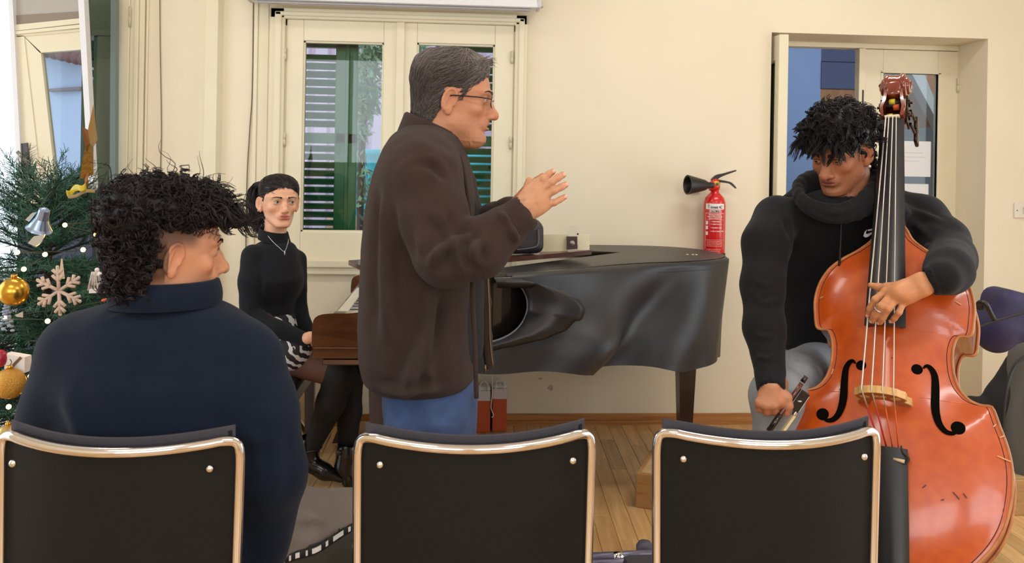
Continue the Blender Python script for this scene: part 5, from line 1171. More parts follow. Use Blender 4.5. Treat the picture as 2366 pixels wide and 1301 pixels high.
# ================================================================== people: shared builders
def smooth01(x, a, b): t = np.clip((x-a)/(b-a), 0, 1); return t*t*(3-2*t)
def basis(fwd, up=(0, 0, 1), roll=0.):
    f = np.asarray(fwd, float); f /= np.linalg.norm(f); r = np.cross(f, np.asarray(up, float)); r /= np.linalg.norm(r); u = np.cross(r, f)
    r2 = r*math.cos(roll)+u*math.sin(roll); u2 = u*math.cos(roll)-r*math.sin(roll); return np.stack([r2, f, u2], 1)
def G1(V, c, s):
    d = (V-np.asarray(c))/np.asarray(s); return np.exp(-(d**2).sum(1))
class Head:
    """local frame: x to the person's right, y forward, z up; origin between the ear canals at eye height"""
    def __init__(s, H, fwd, roll=0., scale=1., skin=(205, 150, 120), up=(0, 0, 1), neck_to=None, neck_r=.056, male=True, jaw=1.0, nose=1.0, stubble=0., mouth_open=0., lid=.0050, gaze=(0, 1, 0), lip=(170, 92, 84), brow=(40, 30, 28), cheek=0., chin=1.0, iris=(60, 36, 24), lips=1.0, jowl=0., eyeshade=.35):
        s.H = np.asarray(H, float); s.R = basis(fwd, up, roll); s.sc = scale; s.brow = brow
        h = .0026; f = Field((-.115, -.145, -.25), (.115, .145, .155), h)
        rows = np.array([  # z, front y, back y, half width
            (.118, -.005, -.02, .012), (.112, .030, -.050, .036), (.102, .055, -.072, .052), (.088, .073, -.087, .063), (.068, .086, -.097, .071), (.045, .0935, -.101, .0755), (.022, .0965, -.101, .0765),
            (.008, .0915, -.099, .0755), (-.006, .0855, -.096, .0740), (-.025, .0855, -.089, .0700), (-.042, .0865, -.078, .0665), (-.056, .0865, -.060, .0620*(.5+.5*jaw)), (-.070, .0845, -.040, .0570*jaw), (-.084, .0825, -.022, .0500*jaw), (-.098, .0835, .000, .0395*jaw), (-.110, .0790, .028, .0260*jaw), (-.1165, .066, .048, .014)])[::-1]
        z = f.ax[2]; fy, by, hw = (np.interp(z, rows[:, 0], rows[:, i]).astype(np.float32)[None, None, :] for i in (1, 2, 3))
        ker = np.ones(5)/5
        def base(X, Y, Z):
            i0 = int(round((Z.ravel()[0]-z[0])/h)); n = Z.shape[2]; a, b, w = fy[:, :, i0:i0+n], by[:, :, i0:i0+n], hw[:, :, i0:i0+n]
            tz = np.clip((Z+.075)/.075, 0, 1); tz = tz*tz*(3-2*tz); yc = ((a+b)/2*.6+.002)*tz+(a*.35+b*.65)*(1-tz); ef = a-yc; eb = yc-b; ey = np.where(Y > yc, ef, eb)
            pw_ = np.where(Y > yc, 2.08, 2.1); q = (np.abs(X/w)**pw_+np.abs((Y-yc)/ey)**pw_)**(1/pw_); d = (q-1)*np.minimum(w, ey)
            e = np.maximum(-.1175-Z, Z-.1185); return np.where((d > 0) & (e > 0), np.sqrt(np.maximum(d, 0)**2+np.maximum(e, 0)**2), np.maximum(d, e))
        f.fn(base, (-.115, -.145, -.25), (.115, .145, .155), 0)
        gr = np.gradient(f.v, h); f.v /= np.clip(np.sqrt(gr[0]**2+gr[1]**2+gr[2]**2), .35, 2.0).astype(np.float32)
        s.f = f
        if neck_to is not None: f.chain([(0, -.030, -.045), (0, -.034, -.085), s.loc(neck_to)], [neck_r*1.02, neck_r*.98, neck_r*1.15], .022)
        # jaw, cheekbones, brow, chin
        for sx in (-1, 1):
            f.cap((sx*.049*jaw, .004, -.066), (sx*.018, .066, -.104), .012, .012, .022)
            f.ell((sx*.042, .0605, -.027), (.015, .014, .013), None, .022)
            f.cap((sx*.012, .0925, .017), (sx*.044, .0775, .018), .0085 if male else .006, .006, .014)
        f.ell((0, .0785, -.1025), (.017*chin, .0125, .0115), None, .016)
        # eye sockets
        for sx in (-1, 1): f.ell((sx*.0325, .099, -.001), (.0195, .0165, .0115), None, .014, 'sub')
        # nose
        n = nose; f.chain([(0, .080, .006), (0, .088, -.016), (0, .0945, -.040)], [.0085, .0115, .0135*n], .008)
        if jowl: f.ell((0, .040, -.112), (.034, .040, .020*jowl), None, .025)
        f.chain([(0, .0885, .008), (0, .098, -.014), (0, .1105*1.0+.004*(n-1), -.034), (0, .1135+.010*(n-1), -.0405)], [.0075, .0078, .0098*n, .0108*n], .010)
        for sx in (-1, 1):
            f.ell((sx*.0125*n, .0975, -.0435), (.0088*n, .0115, .0080*n), None, .006); f.ell((sx*.0065*n, .1035, -.0515), (.0036, .005, .0032), None, .002, 'sub')
        # mouth
        f.ell((0, .0835, -.066), (.027, .014, .017), None, .014)
        f.ell((0, .0945, -.0625-mouth_open*.1), (.0195, .0062, .0046*lips), None, .005); f.ell((0, .0930, -.0735-mouth_open), (.0175, .0070, .0058*lips), None, .005)
        f.ell((0, .1010, -.0676-mouth_open*.5), (.0235, .0120, .0009+mouth_open*.6), None, .0022, 'sub'); f.ell((0, .0945, -.0855), (.014, .006, .004), None, .008, 'sub')
        f.ell((0, .1005, -.055), (.003, .006, .007), None, .004, 'sub')
        # eyelids around the eyeballs
        s.eyes = []
        for sx in (-1, 1):
            c = np.array([sx*.0315, .0760, 0]); f.ell(c, (.0148, .0143, .0140), None, .004); f.ell(c+(sx*.0006, .013, -.0006-(.0055-lid)*.7), (.0128, .010, lid), None, .0018, 'sub'); s.eyes.append(c)
        # ears
        for sx in (-1, 1):
            Re = rz(sx*.42) @ ry(sx*.12) @ rx(-.20); c = np.array([sx*.0790, -.010, -.012]); f.ell(c, (.0060, .0185, .0315), Re, .005)
            f.ell(c+Re @ np.array([sx*.0095, .002, .003]), (.0095, .0135, .0245), Re, .003, 'sub')
            hx = [c+Re @ np.array([sx*.0035, .0185*math.cos(t), .002+.0300*math.sin(t)]) for t in np.linspace(.15, 4.3, 12)]; f.chain(hx, [.0032]+[.0037]*9+[.0042, .0045], .003)
            f.ell(c+Re @ np.array([sx*.001, .006, -.027]), (.0052, .0100, .0110), Re, .005); f.ell(c+Re @ np.array([sx*.0025, .0155, -.004]), (.0042, .0045, .0075), Re, .004); f.cap(c+Re @ np.array([sx*.002, -.006, .016]), c+Re @ np.array([sx*.002, -.009, -.012]), .0032, .0032, .003)
        V, F = f.mesh(); V = relax(V, F, 1, .35); s.V, s.F = V, F; s.N = vnormals(V, F)
        sk = np.array(lin(skin)); C = np.tile(sk, (len(V), 1)); red = np.array([1.0, .62, .56])
        nz = noise3(V*70)*.5+noise3(V*190)*.3; C *= (1+.07*nz)[:, None]
        bl = np.zeros(len(V))
        for sx in (-1, 1): bl += (.5+cheek)*G1(V, (sx*.045, .075, -.038), (.022, .03, .018))+.5*G1(V, (sx*.078, -.006, -.012), (.012, .03, .035))
        bl += .8*G1(V, (0, .116, -.042), (.014, .016, .012)); C *= 1-(1-red)*np.clip(bl, 0, 1)[:, None]*.45
        if stubble:
            m = smooth01(-V[:, 2], .048, .066)*smooth01(V[:, 1], -.005, .03)*(V[:, 2] > -.135)*(1-.6*G1(V, (0, .09, -.068), (.02, .02, .008))); m = np.clip(m+.8*G1(V, (0, .095, -.054), (.028, .02, .006)), 0, 1)*stubble*(.75+.5*noise3(V*320)); C = C*(1-m[:, None])+np.array(lin((58, 40, 36)))*m[:, None]
        lp_ = np.clip(1.2*G1(V, (0, .097, -.0630), (.0205, .016, .0052*lips))+1.2*G1(V, (0, .096, -.0740-mouth_open), (.0185, .016, .0062*lips)), 0, 1); C = C*(1-lp_[:, None]*.95)+np.array(lin(lip))*lp_[:, None]*.95
        ey = np.zeros(len(V))
        for sx in (-1, 1): ey += .55*G1(V, (sx*.0325, .088, .004), (.019, .02, .0085))+.45*G1(V, (sx*.0325, .088, -.010), (.016, .02, .006))
        C *= (1-eyeshade*np.clip(ey, 0, 1))[:, None]; s.C = C; s.gaze = np.asarray(gaze, float); s.iris = iris
    def loc(s, p): return (np.asarray(p, float)-s.H) @ s.R/s.sc
    def toC(s, V): return s.H+(np.asarray(V)*s.sc) @ s.R.T
    def w(s, V): return c2w(s.toC(V))
    def eye_meshes(s, parent):
        for c in s.eyes:
            V, F = ball((0, 0, 0), .0126, 28, 22); g = s.gaze/np.linalg.norm(s.gaze); a = V @ g/.0126; C = np.tile(np.array(lin((186, 174, 168))), (len(V), 1)); C[a > .895] = lin(s.iris); C[a > .972] = lin((8, 6, 6))
            mk('eye', (s.w(V+c), F), M('eye_surface', (255, 255, 255), rough=.12, attr=True, coat=.5), parent, True, colors=C)
        hr = M('brow_hair_%d_%d_%d' % tuple(s.brow), s.brow, rough=.7)
        for sx in (-1, 1):
            pcs = []; r = np.random.default_rng(3)
            for k in range(110):
                t = r.uniform(0, 1); x = .012+.036*t; y = .0965-.0165*(t**1.7)+.0035; z = .0185+.0055*math.sin(t*2.2)-.006*max(0, t-.6)+r.uniform(-.003, .003)*(1.1-t); d = np.array([.9, -.25, .35-.7*t]); d /= np.linalg.norm(d); L = .009
                p = np.array([x, y, z]); q = np.array([p, p+d*L*.5+[0, .0006, 0], p+d*L]); q[:, 0] *= sx; q = hug(s, q, np.full(3, .0012)); pcs.append(tube(q, [.0010, .0009, .0004], 3, up=(0, 1, 0)))
            V, F = join(*pcs); mk('eyebrow', (s.w(V), F), hr, parent)
        # lash line on the upper lid
        for sx in (-1, 1):
            q = [(sx*(.0315+.0125*math.cos(a)), .0760+.0142*math.sin(math.acos(min(1, abs(math.cos(a))*.80))), .0006+.0052*math.sin(a)) for a in np.linspace(.25, math.pi-.25, 9)]; mk('eyelashes', (s.w(tube(q, .0009, 4)[0]), tube(q, .0009, 4)[1]), hr, parent)
def hair_mat(name, rgb, rough=.45): return M(name, rgb, rough=rough, attr=True, spec=.35)
def strands(paths, r0, n=3, taper=.35):
    """many tubes at once: list of (k,3) arrays with equal k -> (V,F)"""
    Pn = np.asarray(paths); m, k, _ = Pn.shape; T_ = np.gradient(Pn, axis=1); T_ /= np.linalg.norm(T_, axis=2)[..., None]+1e-9; up = np.array([.31, .52, .79]); X = np.cross(T_, up); X /= np.linalg.norm(X, axis=2)[..., None]+1e-9; Y = np.cross(T_, X)
    a = np.arange(n)*2*np.pi/n; rr = np.broadcast_to(np.asarray(r0, float).reshape(-1, 1), (m, 1))*np.interp(np.linspace(0, 1, k), [0, .15, .6, 1], [.8, 1, .9, taper])[None]
    V = Pn[:, :, None, :]+rr[:, :, None, None]*(np.cos(a)[None, None, :, None]*X[:, :, None, :]+np.sin(a)[None, None, :, None]*Y[:, :, None, :]); V = V.reshape(-1, 3)
    i = np.arange(m)[:, None, None]*k*n; j = np.arange(k-1)[None, :, None]*n; q = np.arange(n)[None, None, :]; q2 = (q+1) % n
    F = np.stack([i+j+q, i+j+q2, i+j+n+q2, i+j+n+q], -1).reshape(-1, 4); return V, F, m, k, n
def pick(hd, mask, num, seed):
    r = np.random.default_rng(seed); idx = np.flatnonzero(mask(hd.V)); c = r.choice(idx, num); return hd.V[c]+r.normal(size=(num, 3))*.001, hd.N[c], r
def scalp(front=.058, nape=-.065, temple=.0, burn=-.02):
    def m(V):
        x, y, z = V[:, 0], V[:, 1], V[:, 2]; front_ = front-7.0*x*x; lim = np.where(y > .075, front_, np.where(y > .048, front_+(temple+.02-front_)*(.075-y)/.027, np.where(y > .022, temple+.02+(burn-temple-.02)*(.048-y)/.026, np.where(y > -.020, .020, np.where(y > -.055, -.02+(nape+.02)*(-.020-y)/.035, nape)))))
        return (z > lim) & ~((np.abs(x) > .0745) & (y > -.045) & (y < .03) & (z < .026))
    return m
def hair_cap(hd, mask, grow, noise_amp, nscale, seed=0):
    """scalp mesh pushed outward: the dense under-layer of the hair"""
    keep = mask(hd.V); Fk = hd.F[keep[hd.F].all(1)]; used = np.unique(Fk); mp = np.full(len(hd.V), -1); mp[used] = np.arange(len(used)); V = hd.V[used]; N = hd.N[used]
    edge = np.zeros(len(hd.V)); bd = hd.F[keep[hd.F].any(1) & ~keep[hd.F].all(1)].ravel(); dist = np.full(len(used), 9.)
    B = hd.V[np.unique(bd)]
    if len(B):
        for i in range(0, len(V), 4000): dist[i:i+4000] = np.sqrt(((V[i:i+4000, None]-B[None, ::2])**2).sum(2)).min(1)
    g = grow(V) if callable(grow) else grow; g = g*np.sqrt(np.clip(dist/.030, .01, 1)); return V+N*(g+noise_amp*noise3(V*nscale+seed)*np.clip(dist/.03, 0, 1))[:, None], mp[Fk]
def comb(capV, capF, num, seed, flow, length, K=9, lift=(.0, .003), jit=.0005, keep=None):
    """strands lying on the hair cap: start on it, follow flow, stay on its surface"""
    from mathutils.kdtree import KDTree
    N = vnormals(capV, capF); r = np.random.default_rng(seed); kd = KDTree(len(capV))
    for i, v in enumerate(capV): kd.insert(v, i)
    kd.balance(); pool = np.arange(len(capV)) if keep is None else np.flatnonzero(keep(capV)); c = r.choice(pool, num); p = capV[c].copy(); off = r.uniform(lift[0], lift[1], num); cur = p+N[c]*off[:, None]; nn = N[c].copy(); L = length(p)*r.uniform(.7, 1.25, num); fl = flow(p, r); paths = np.zeros((num, K, 3))
    for k in range(K):
        paths[:, k] = cur; d = fl-nn*(fl*nn).sum(1)[:, None]; d /= np.linalg.norm(d, axis=1)[:, None]+1e-9; cur = cur+d*(L/K)[:, None]+r.normal(size=cur.shape)*jit
        for i in range(num): _, j, _d = kd.find(cur[i]); nn[i] = nn[i]*.5+N[j]*.5; cur[i] += N[j]*(off[i]-(cur[i]-capV[j]) @ N[j])
    return paths, p, r
def hug(hd, q, target, it=3):
    """move points to a given height above the scalp"""
    for _ in range(it):
        e = .003; d = hd.f.tri(q); g = np.stack([hd.f.tri(q+np.array(v)*e)-hd.f.tri(q-np.array(v)*e) for v in ((1, 0, 0), (0, 1, 0), (0, 0, 1))], 1); gm = np.linalg.norm(g, axis=1)+1e-9; g /= gm[:, None]
        q = q+g*np.clip(target-d/np.clip(gm/(2*e), .25, 2), -.01, .01)[:, None]
    return q
def finger(f, pts, r0, r1, k=.004):
    f.chain(pts, np.linspace(r0, r1, len(pts)), k)
m_skinbump = dict(rough=.48, bump=.12, bscale=380, attr=True, sss=.12, spec=.4)
def skin_mat(name): return M(name, (200, 150, 120), **m_skinbump)
def person(label, parts, mat, colors):
    """one body mesh (head, neck, limbs, hands) in the camera frame"""
    V = np.concatenate([p[0] for p in parts]); F = []; o = 0
    for v, f in parts: F += (np.asarray(f)+o).tolist(); o += len(v)
    ob = mk('person', (V, F), mat, None, True, colors=np.concatenate(colors), world=c2w); return tag(ob, label, 'person')
def cloth(name, f, mat, parent, lines=(), it=2, wrinkle=0., ws=14., colors=None):
    V, F = f.mesh(); V = relax(V, F, it, .5)
    if lines: V = folds(V, F, lines)
    if wrinkle:
        N = vnormals(V, F); V = V+N*(wrinkle*(noise3(V*ws*np.array([1, 1, .55]))+.5*noise3(V*ws*2.3+9)))[:, None]
    return mk(name, (V, F.tolist()), mat, parent, True, world=c2w, colors=colors(V) if colors else None)
def handcol(V, skin, seed=0):
    return np.tile(np.array(lin(skin)), (len(V), 1))*(1+.08*noise3(V*90+seed)+.05*noise3(V*260))[:, None]
def rowsC(rows, d, hd):
    """image rows (py, xl, xr[, d, hd]) -> super-ellipse slabs in the camera frame"""
    out = []
    for r in rows:
        dd = r[3] if len(r) > 3 else d; h_ = r[4] if len(r) > 4 else hd; a, b = C3(r[1], r[0], dd), C3(r[2], r[0], dd); out.append((a[2], (a[0]+b[0])/2, (b[0]-a[0])/2, dd, h_))
    return out
def band(cb, rb, ct, rt, th, n=48, fwd=(1, 0, 0), rise=None, arc=(0, 2*math.pi), m=6, bulge=.0):
    """upright collar: ring from base ellipse (centre, radii) to top ellipse, in the camera frame"""
    a = np.linspace(arc[0], arc[1], n); V = []; F = []; full = abs(arc[1]-arc[0]-2*math.pi) < 1e-6
    def ring(t, off): 
        c = np.asarray(cb)*(1-t)+np.asarray(ct)*t; r = np.asarray(rb)*(1-t)+np.asarray(rt)*t; b = bulge*math.sin(t*math.pi)
        return np.stack([c[0]+(r[0]+off+b)*np.cos(a), c[1]+(r[1]+off+b)*np.sin(a), c[2]+(rise(t, a) if rise else 0*a)], 1)
    prof = [(t, th) for t in np.linspace(0, 1, m)]+[(1.06, th*.5)]+[(t, 0) for t in np.linspace(1, 0, m)]
    rings = [ring(t, o) for t, o in prof]; V = np.concatenate(rings); k = len(rings)
    for i in range(k-1):
        for j in range(n-1): F.append((i*n+j, i*n+j+1, (i+1)*n+j+1, (i+1)*n+j))
    return V, F
# ================================================================== standing man in the brown fleece jacket
dm = 2.2
mh = Head(C3(1049, 228, dm), (1, .04, -.07), .0, .97, (196, 138, 106), neck_to=C3(1000, 345, dm), neck_r=.062, jaw=1.06, nose=.95, chin=1.15, jowl=1.0, stubble=.16, mouth_open=.003, gaze=(0, 1, -.1), lip=(160, 92, 84), brow=(70, 60, 56), cheek=.35)
# hands: near hand (back of the hand towards us) and far hand behind it
dn = 1.95
f = Field(C3(1150, 560, dn)-.10, C3(1330, 380, dn)+np.array([.06, .14, .06]), .0026)
w0 = C3(1196, 497, dn); kn = [C3(1238, 424, dn+.012), C3(1250, 438, dn), C3(1257, 455, dn+.002), C3(1262, 474, dn+.010)]
f.chain([C3(1165, 530, dn), w0], [.033, .029], .01, flat=(np.array([.0, 1, .0]), .75))
for kp, wofs in zip(kn, ((-.010, .016), (-.003, .006), (.003, -.006), (.008, -.017))): f.cap(w0+np.array([wofs[0]*.6, 0, wofs[1]*.7]), kp, .0165, .0125, .012, flat=(np.array([.1, 1, .1]), .85))
f.ell((w0+kn[1]+kn[2])/3+np.array([0, .004, 0]), (.034, .016, .034), None, .012)
fin = [[kn[0], C3(1256, 412, dn+.004), C3(1268, 402, dn+.006), C3(1277, 397, dn+.012)], [kn[1], C3(1275, 420, dn-.006), C3(1290, 410, dn-.004), C3(1301, 404, dn+.004)], [kn[2], C3(1281, 440, dn-.006), C3(1297, 432, dn-.004), C3(1307, 427, dn+.004)], [kn[3], C3(1281, 468, dn+.004), C3(1294, 461, dn+.006), C3(1305, 455, dn+.012)]]
for q, r in zip(fin, (.0088, .0092, .0088, .0078)): finger(f, q, r*1.05, r*.86)
f.chain([C3(1205, 478, dn+.03), C3(1216, 446, dn+.045), C3(1221, 428, dn+.05), C3(1223, 416, dn+.052)], [.015, .011, .0095, .008], .008)
hv1, hf1 = f.mesh(); hv1 = relax(hv1, hf1, 1, .4)
f = Field(C3(1140, 560, 2.10)-.10, C3(1300, 400, 2.2)+np.array([.08, .10, .06]), .0035)
w1 = C3(1180, 494, 2.14); f.cap(C3(1150, 520, 2.2), w1, .032, .028, .01)
for i in range(4):
    k0 = C3(1222+4*i, 432+15*i, 2.12+.004*i); f.cap(w1+np.array([0, 0, .012-.008*i]), k0, .016, .012, .012); finger(f, [k0, C3(1240+5*i, 416+15*i, 2.125), C3(1254+5*i, 406+15*i, 2.13)], .009, .0075)
f.chain([C3(1192, 478, 2.1), C3(1200, 458, 2.09), C3(1212, 446, 2.085)], [.014, .011, .008], .008)
hv2, hf2 = f.mesh()
core = Field(C3(830, 1560, dm)-.3, C3(1110, 250, dm)+.35, .014)
core.chain([C3(1000, 345, dm), C3(985, 560, dm), C3(985, 860, dm)], [.06, .11, .09], .05)
for d_, ex_, wr in ((2.03, C3(1035, 610, 1.96), w0), (2.37, C3(1075, 600, 2.42), w1)): core.chain([C3(985, 400, d_), ex_, wr], [.05, .045, .027], .04)
for d_, x_ in ((2.10, 985), (2.30, 1000)): core.chain([C3(985, 880, d_), C3(x_, 1200, d_), C3(x_-10, 1510, d_)], [.045, .05, .04], .03)
cv_, cf_ = core.mesh()
skm = (196, 140, 108); hc1 = handcol(hv1, (204, 150, 116)); spots = [G1(hv1, C3(x, y, dn-.012), (.0035,)*3) for x, y in ((1210, 462), (1223, 484), (1240, 470), (1232, 436))]
hc1 *= (1-.35*np.clip(sum(spots), 0, 1))[:, None]
for q in fin: hc1 *= 1-(1-np.array([1.0, .80, .76]))*G1(hv1, q[3], (.011,)*3)[:, None]
man = person('standing man in a brown fleece jacket and glasses gesturing with raised hands', [(mh.toC(mh.V), mh.F), (hv1, hf1), (hv2, hf2), (cv_, cf_)], skin_mat('skin_man'), [mh.C, hc1, handcol(hv2, (190, 128, 98)), handcol(cv_, skm)])
mh.eye_meshes(man)
m_nail = M('fingernail', (222, 170, 152), rough=.3, coat=.3)
for q in fin:
    t = q[3]-q[2]; t /= np.linalg.norm(t); n_ = np.array([0, -1, 0])-t*(-t[1]); n_ /= np.linalg.norm(n_); b_ = np.cross(t, n_); mk('fingernail', (c2w(ball(q[3]+n_*.0062-t*.001, (.0052, .006, .0022), 8, 6, np.stack([b_, t, n_], 1))[0]), ball((0, 0, 0), 1, 8, 6)[1]), m_nail, man, True)
# hair: combed back, dark with grey
msk = scalp(.070, -.078, .02, -.014)
hvv, hff = hair_cap(mh, msk, lambda V: .009+.010*smooth01(V[:, 2], .02, .09)+.007*smooth01(-V[:, 1], .03, .09), .0022, 46)
def mancol(p, r): 
    g = np.clip(.25+.6*smooth01(p[:, 2], .06, .12)*r.uniform(.2, 1.2, len(p))+.5*smooth01(p[:, 1], .02, .07)*r.uniform(0, 1.2, len(p))+.22*smooth01(-p[:, 2], -.01, .05), 0, 1); return np.array(lin((44, 38, 38)))[None]*(1-g[:, None])+np.array(lin((132, 122, 118)))[None]*g[:, None]
r = np.random.default_rng(4); mk('hair', (mh.w(hvv), hff.tolist()), hair_mat('grey_brown_hair', (70, 60, 56)), man, True, colors=mancol(hvv, r)*.7)
def mflow(p, r):
    top_ = smooth01(p[:, 2], .070, .110)[:, None]; bk = smooth01(-p[:, 1], .02, .07)[:, None]; f_ = np.array([0, -.95, -.45])*(1-bk)+np.array([0, -.35, -1.0])*bk
    fr = smooth01(p[:, 1], .0, .05)[:, None]; t_ = np.array([.35, -.5, 0])*(1-fr)+np.array([.45, .75, 0])*fr
    return f_*(1-top_)+t_*top_+r.normal(size=p.shape)*.13
paths, p, r = comb(hvv, hff, 5200, 11, mflow, lambda p: np.where((p[:, 2] < .03) & (p[:, 1] > -.03), .014, np.where(p[:, 2] < -.03, .02, .045)), 9, (-.0005, .0028))
V, F, m_, k_, n_ = strands(paths, r.uniform(.0008, .0013, len(p)), 3); cc = np.repeat(mancol(p, r)*r.uniform(.75, 1.2, len(p))[:, None], k_*n_, 0)
mk('hair_strands', (mh.w(V), F.tolist()), hair_mat('grey_brown_hair', (70, 60, 56)), man, True, colors=cc)
# a wisp sticking forward over the forehead
r = np.random.default_rng(8); paths = []
for i in range(90):
    a = np.array([r.uniform(-.03, .06), r.uniform(.05, .078), .104-.018*r.uniform(0, 1)]); e = a+np.array([.01+r.uniform(-.02, .02), r.uniform(.012, .042), r.uniform(-.012, .016)]); mid = (a+e)/2+np.array([0, .004, r.uniform(.002, .012)]); paths.append(spline([a, mid, e], 4)[:8])
V, F, m_, k_, n_ = strands(paths, .0008, 3); mk('hair_wisp', (mh.w(V), F.tolist()), hair_mat('grey_brown_hair', (70, 60, 56)), man, True, colors=np.tile(np.array(lin((132, 122, 116))), (len(V), 1)))
# glasses
m_lens = M('spectacle_lens', (245, 245, 245), rough=.02, alpha=.10)
gl = []; m_gls = M('dark_glasses_frame', (44, 34, 40), rough=.3, metal=.4)
for sx in (-1, 1):
    rim_ = [(sx*.034+.021*math.cos(a), .1035-.004*abs(math.cos(a)), -.006+.0145*math.sin(a)) for a in np.arange(20)*2*np.pi/20]; gl.append(tube(rim_, .0011, 6, closed=True, up=(0, 1, 0))); gl.append(tube(spline([(sx*.056, .099, .001), (sx*.075, .070, .002), (sx*.081, .02, .002), (sx*.080, -.008, .0), (sx*.079, -.016, -.014)], 5), .0018, 6, ell=1.5))
gl.append(tube([(-.013, .104, .0), (0, .107, .002), (.013, .104, .0)], .0012, 6)); V, F = join(*gl); gg = mk('glasses', (mh.w(V), F), m_gls, man, True)
for sx in (-1, 1):
    V, F = thick((np.array([(sx*.034, .1035, -.006)]+[(sx*.034+.0205*math.cos(a), .1035-.004*abs(math.cos(a)), -.006+.014*math.sin(a)) for a in np.arange(20)*2*np.pi/20]), [(0, 1+i, 1+(i+1) % 20) for i in range(20)]), .001); mk('lens', (mh.w(V), F), m_lens, gg)
# jacket
m_fle = M('brown_fleece', (62, 49, 45), rough=.95, sheen=.06, bump=.5, bscale=420, var=.06, vscale=30, spec=.15)
f = Field(C3(820, 960, 1.8)-.12, C3(1250, 240, 2.5)+.12, .0058)
f.slabs(rowsC([(290, 930, 1040, 2.2, .12), (318, 906, 1062, 2.2, .16), (345, 890, 1074, 2.2, .19), (400, 868, 1090, 2.2, .205), (470, 853, 1100, 2.2, .21), (550, 843, 1100, 2.2, .21), (640, 838, 1096, 2.2, .21), (740, 833, 1094, 2.2, .215), (820, 836, 1098, 2.2, .22), (864, 846, 1100, 2.2, .215), (886, 858, 1098, 2.2, .205)], dm, .2), .03, p=2.4, rnd=.035)
S, E, W_ = C3(975, 402, 2.03), C3(1030, 588, 1.955), C3(1192, 505, 1.95)
f.cap(S, C3(1000, 500, 1.99), .088, .082, .05).cap(C3(1000, 500, 1.99), E, .082, .074, .02).chain([E, C3(1110, 572, 1.945), C3(1165, 528, 1.948), C3(1190, 508, 1.95)], [.074, .068, .050, .043], .018)
S2, E2 = C3(990, 405, 2.37), C3(1070, 570, 2.40); f.chain([S2, E2, C3(1150, 515, 2.25), C3(1178, 492, 2.17)], [.085, .07, .055, .043], .02)
lines = [((C3(905, 420, 2.0), C3(893, 600, 2.0), C3(900, 800, 1.99)), .020, .012), ((C3(1000, 660, 1.99), C3(985, 760, 1.98), C3(955, 860, 1.98), C3(930, 920, 1.99)), .018, .016), ((C3(1010, 680, 1.99), C3(1000, 800, 1.98), C3(995, 920, 1.98)), .015, .010),
    ((C3(960, 420, 1.96), C3(975, 520, 1.93), C3(985, 600, 1.9)), .016, .012), ((C3(1010, 480, 1.9), C3(1050, 550, 1.88), C3(1075, 640, 1.9)), .014, .013), ((C3(1040, 500, 1.9), C3(1085, 560, 1.87), C3(1100, 620, 1.88)), .012, .010),
    ((C3(990, 620, 1.9), C3(1030, 560, 1.87), C3(1090, 520, 1.88)), .013, .011), ((C3(1080, 600, 1.88), C3(1120, 540, 1.87), C3(1135, 490, 1.9)), .011, .008), ((C3(1155, 490, 1.92), C3(1180, 520, 1.89), C3(1195, 560, 1.92)), .008, .007), ((C3(940, 330, 2.05), C3(985, 360, 1.98), C3(1050, 385, 2.02)), .02, .007),
    ((C3(930, 430, 1.97), C3(950, 390, 1.96), C3(1000, 385, 1.95), C3(1030, 420, 1.95)), .010, -.006), ((C3(845, 905, 2.0), C3(950, 912, 1.98), C3(1095, 905, 2.0)), .012, .006)]
lines = [(a, b, c*2.0) for a, b, c in lines]
jk = cloth('fleece_jacket', f, m_fle, man, lines, 2, .0022, 11)
Vb, Fb = band(C3(993, 338, dm), (.082, .092), C3(1001, 292, dm), (.066, .072), .009, rise=lambda t, a: t*(.030*np.cos(a+math.pi)+.004)-.022*np.cos(a)*(1-t)); mk('collar', (c2w(Vb), Fb), m_fle, jk, True)
f = Field(C3(1165, 540, 1.95)-.08, C3(1230, 460, 1.95)+.08, .004); t = (W_-E)/np.linalg.norm(W_-E); f.cap(C3(1186, 512, 1.95), C3(1203, 498, 1.95), .046, .044, .004).cap(C3(1200, 500, 1.95), C3(1240, 470, 1.95), .036, .036, .004, 'sub'); cloth('cuff', f, m_fle, jk, (), 1)
lap = [C3(1062, 352, 2.27), C3(1082, 420, 2.29), C3(1103, 500, 2.31), C3(1116, 600, 2.32), C3(1122, 700, 2.32), C3(1124, 780, 2.32), C3(1131, 842, 2.32)]
f = Field(C3(1050, 870, 2.25)-.05, C3(1140, 340, 2.4)+.05, .005); f.chain(lap, [.016, .018, .016, .014, .013, .013, .012], .01, flat=((0.2, 1, 0), 2.6)); cloth('far_front_edge', f, m_fle, jk, (), 1)
mk('zip', tube([c2w(q+np.array([.010, -.03, 0])) for q in spline(lap[2:], 4)], .0025, 6), M('brass_zip', (140, 112, 80), rough=.4, metal=.7), jk, True)
mk('zip_pull', tube([c2w(C3(1121, 840, 2.28)+np.array([0, .0, -.004-.010*k])) for k in range(3)], [.003, .004, .003], 6), M('brass_zip', (140, 112, 80)), jk, True)
near = spline([C3(1064, 362, 2.10), C3(1078, 430, 2.05), C3(1090, 560, 2.02), C3(1092, 700, 2.01), C3(1097, 800, 2.01), C3(1101, 920, 2.01)], 6); mk('zip', tube(c2w(near), .006, 6), m_fle, jk, True)
m_bsh = M('black_shirt', (28, 29, 34), rough=.85, bump=.2, bscale=200)
